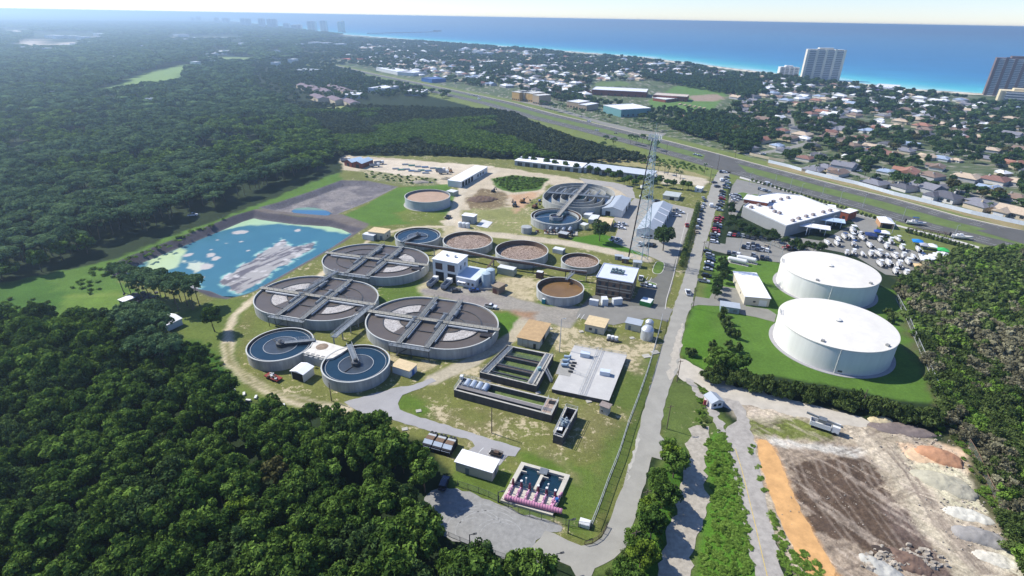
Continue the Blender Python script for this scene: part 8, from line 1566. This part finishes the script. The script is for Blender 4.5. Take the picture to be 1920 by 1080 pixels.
for x, y, c_, n_, s in ((765, 705, 'dark blue', 'beside the top boat row', 3), (817, 682, 'blue', 'nearest the terrace', 2), (870, 690, 'white', 'by the terrace steps', 2.4), (1115, 757, 'bright blue', 'at the lot corner by the green', 2.6), (1222, 792, 'white', 'right of the bright blue tent', 2.4), (1165, 785, 'grey', 'between blue and white tents', 2.2), (1303, 822, 'bright green', 'at the far corner by the scrub', 2.6), (1175, 892, 'white', 'first of the long white tent row', 2.6), (1210, 882, 'white', 'second of the long white tent row', 2.6), (1243, 873, 'white', 'third of the long white tent row', 2.6), (1275, 863, 'white', 'fourth of the long white tent row', 2.6), (1305, 855, 'white', 'last of the long white tent row', 2.6), (1125, 945, 'tan', 'at the lower edge of the boat lot', 2.4)):
    q = U(1440 + x / 4, 270 + y / 4); cl = {'dark blue': C(40, 60, 110), 'blue': C(50, 80, 160), 'bright blue': C(30, 130, 210), 'bright green': C(60, 180, 90), 'white': C(244, 244, 244), 'grey': C(170, 170, 176), 'tan': C(206, 178, 130)}[c_]
    o = thing('canopy_tent', '%s pop up canopy tent %s' % (c_, n_), 'tent', q, -.45, 'canopy tents'); b = MB(); k_ = s; b.add([(-k_, -k_, 2.3), (k_, -k_, 2.3), (k_, k_, 2.3), (-k_, k_, 2.3), (0, 0, 3.5), (-k_, -k_, 2.0), (k_, -k_, 2.0), (k_, k_, 2.0), (-k_, k_, 2.0)], [(0, 1, 4), (1, 2, 4), (2, 3, 4), (3, 0, 4), (5, 6, 1, 0), (6, 7, 2, 1), (7, 8, 3, 2), (8, 5, 0, 3)]); b.build('canopy', mat('tent_' + c_.replace(' ', '_'), cl, .7, .05, 1), o)
    for sx__, sy__ in ((-1, -1), (1, -1), (1, 1), (-1, 1)): MB().tube((sx__ * k_ * .97, sy__ * k_ * .97, 0), (sx__ * k_ * .97, sy__ * k_ * .97, 2.1), .05, 5).build('leg', PIPEM, o)
# heaps of earth: real mounds
def heap(label, px, py, rx, ry, h, ang, col, seed, m2=None, rough=.5, name='dirt_heap'):
    q = U(px, py); n = 44; gx, gy = np.meshgrid(np.linspace(-1.25, 1.25, n), np.linspace(-1.25, 1.25, n)); x = gx.ravel() * rx; y = gy.ravel() * ry; sx0 = x + seed * 37.0; v = fbm(sx0, y, max(rx, ry) * .7, seed, 4); v2 = fbm(sx0, y, 1.3, seed + 9, 4); rough = max(rough, 1.0)
    rr_ = np.hypot(gx.ravel(), gy.ravel()) + (v - .5) * .8; z = np.clip(1 - rr_ ** 2, 0, 1) ** .75 * h * (.6 + .8 * v) + (v2 - .5) * rough * np.clip(1.1 - rr_, 0, 1); z = np.where(rr_ < 1, z, -.3)
    X, Y, Q = grid(np.arange(n), np.arange(n)); me = npmesh(name, np.stack([x, y, z], 1), Q, mat(name + '_' + str(seed), col, .95, .22, .5, bump=.4), smooth=True); o = tag(link(name, me), label, 'heap', 'heaps on the dirt lot'); o.location = (q[0], q[1], .05); o.rotation_euler = (0, 0, ang); return o
heap('orange clay heap at the scrub side of the dirt lot', 1757, 856, 6.0, 3.4, 2.2, -.4, C(190, 142, 108), 3, rough=.9); heap('low pale orange spread beside the clay heap', 1730, 854, 6.0, 3.4, .5, 0, C(222, 190, 152), 4); heap('long low dark grey heap below the hedge', 1695, 806, 9, 3.0, .9, -.25, C(128, 116, 110), 5); heap('small yellow sand heap behind the dark grey one', 1652, 790, 3.5, 2.0, 1.2, 0, C(206, 190, 152), 6)
heap('large pale green grey sand heap', 1765, 903, 6.5, 3.8, 1.3, -.4, C(186, 180, 156), 7, rough=.7); heap('grey green sand heap at the wire fence', 1798, 920, 4.5, 3, 1.2, -.6, C(170, 165, 146), 8, rough=.7); heap('blue grey gravel heap near the right edge', 1835, 1006, 6.4, 3.4, 1.5, -.35, C(156, 152, 146), 9, rough=.8); heap('white sand heap by the gravel heap', 1812, 966, 5, 2.4, .7, -.4, C(214, 210, 194), 10)
heap('whitish rubble ridge at the bottom edge', 1652, 1066, 5, 2.2, 1.2, -.7, C(186, 184, 174), 11, rough=1.3); heap('brown rubble heap with broken slabs at the bottom edge', 1700, 1052, 4.6, 3.0, 1.3, -.5, C(122, 100, 86), 12, rough=1.6); heap('dark pit side heap at the bottom edge', 1668, 1038, 4, 1.5, .9, -.5, C(70, 60, 54), 13, rough=1.2); heap('low white sand patch mound at the lower right corner', 1866, 1048, 4.5, 2, .5, -.3, C(214, 208, 190), 14)
heap('brush heap of dead branches north of the control house', 905, 374, 9, 6, 2.0, 0, C(112, 92, 78), 15, rough=2.2, name='brush_heap')['group'] = 'heaps in the works'; heap('low heap of concrete rubble at the sand yard edge', 790, 342, 9, 3, 1.3, 0, C(164, 156, 142), 16, rough=1.8, name='rubble_heap')['group'] = 'heaps in the works'; heap('rubble heap on the sandy corner beyond the pipe stacks', 838, 336, 5, 3, 1.2, 0, C(150, 140, 120), 17, rough=1.8, name='rubble_heap')['group'] = 'heaps in the works'
for i, (x, y) in enumerate([(412, 752), (437, 734), (458, 740), (466, 752), (520, 760), (532, 762), (505, 768), (448, 756), (480, 746), (428, 738)]):
    q = U(x, y); tag(MB().obox((0, 0, 0), (1.6, .7, .5), i).build('scrap_metal', M_WHITE, loc=(q[0], q[1], .1)), 'white scrap panel lying in the grass at the wood edge', 'scrap panel', 'white scrap panels at the wood edge')
for i, (x, y) in enumerate([(1384, 168 + 20), (1300, 196)][:0]): pass
for i in range(6): q = U(1275 + i * 9, 196 + i * 1.6); tag(MB().obox((0, 0, 0), (9, 2.2, 1.5), .9).build('bleacher', M_LTROOF, loc=q), 'pale bleacher bench on the sports field, %s from the left' % ORD[i], 'bleacher', 'bleachers on the field')

rb = MB(); rg_ = random.Random(3)
for cx_, cy_, n_, sp_3, sz_ in ((1700, 1050, 150, 30, .5), (1665, 1050, 90, 26, .6), (1800, 880, 60, 40, .22), (1800, 950, 60, 36, .25), (1830, 1005, 70, 34, .22), (1640, 880, 60, 80, .14), (1560, 960, 60, 70, .14), (1745, 830, 60, 40, .25)):
    for i in range(n_):
        q = U(cx_ + rg_.gauss(0, sp_3), cy_ + rg_.gauss(0, sp_3 * .35)); s_ = sz_ * rg_.uniform(.5, 1.8); a = rg_.uniform(0, 3); b = [(math.cos(a + t) * s_ * rg_.uniform(.7, 1.2) + q[0], math.sin(a + t) * s_ * rg_.uniform(.5, 1) + q[1], .1) for t in (0, 1.3, 2.5, 3.9, 5.1)]
        rb.add(b + [(x * .7 + q[0] * .3, y * .7 + q[1] * .3, .1 + s_ * rg_.uniform(.5, 1.1)) for x, y, z in b], [(5, 6, 7, 8, 9)] + [(k_, (k_ + 1) % 5, 5 + (k_ + 1) % 5, 5 + k_) for k_ in range(5)])
tag(rb.build('rubble', mat('rubble_stone', C(176, 166, 150), .95, .45, .7)), 'loose stones and broken slabs scattered on the dirt lot', kind='stuff')
# ------------------------------------------------------------------ haze: sea air lying over the whole coast
HB = MB().box(-72000, 72000, -4000, 78000, -12.0, 112.5)
hm = bpy.data.materials.new('haze_mat'); hm.use_nodes = True; hn = hm.node_tree.nodes; hl = hm.node_tree.links
hn.remove(hn['Principled BSDF']); pv = hn.new('ShaderNodeVolumePrincipled')
pv.inputs['Color'].default_value = (.62, .83, 1, 1); pv.inputs['Density'].default_value = HAZE; pv.inputs['Anisotropy'].default_value = HAZE_G
hl.new(pv.outputs[0], hn['Material Output'].inputs['Volume'])
haze = tag(HB.build('haze', hm), kind='stuff')
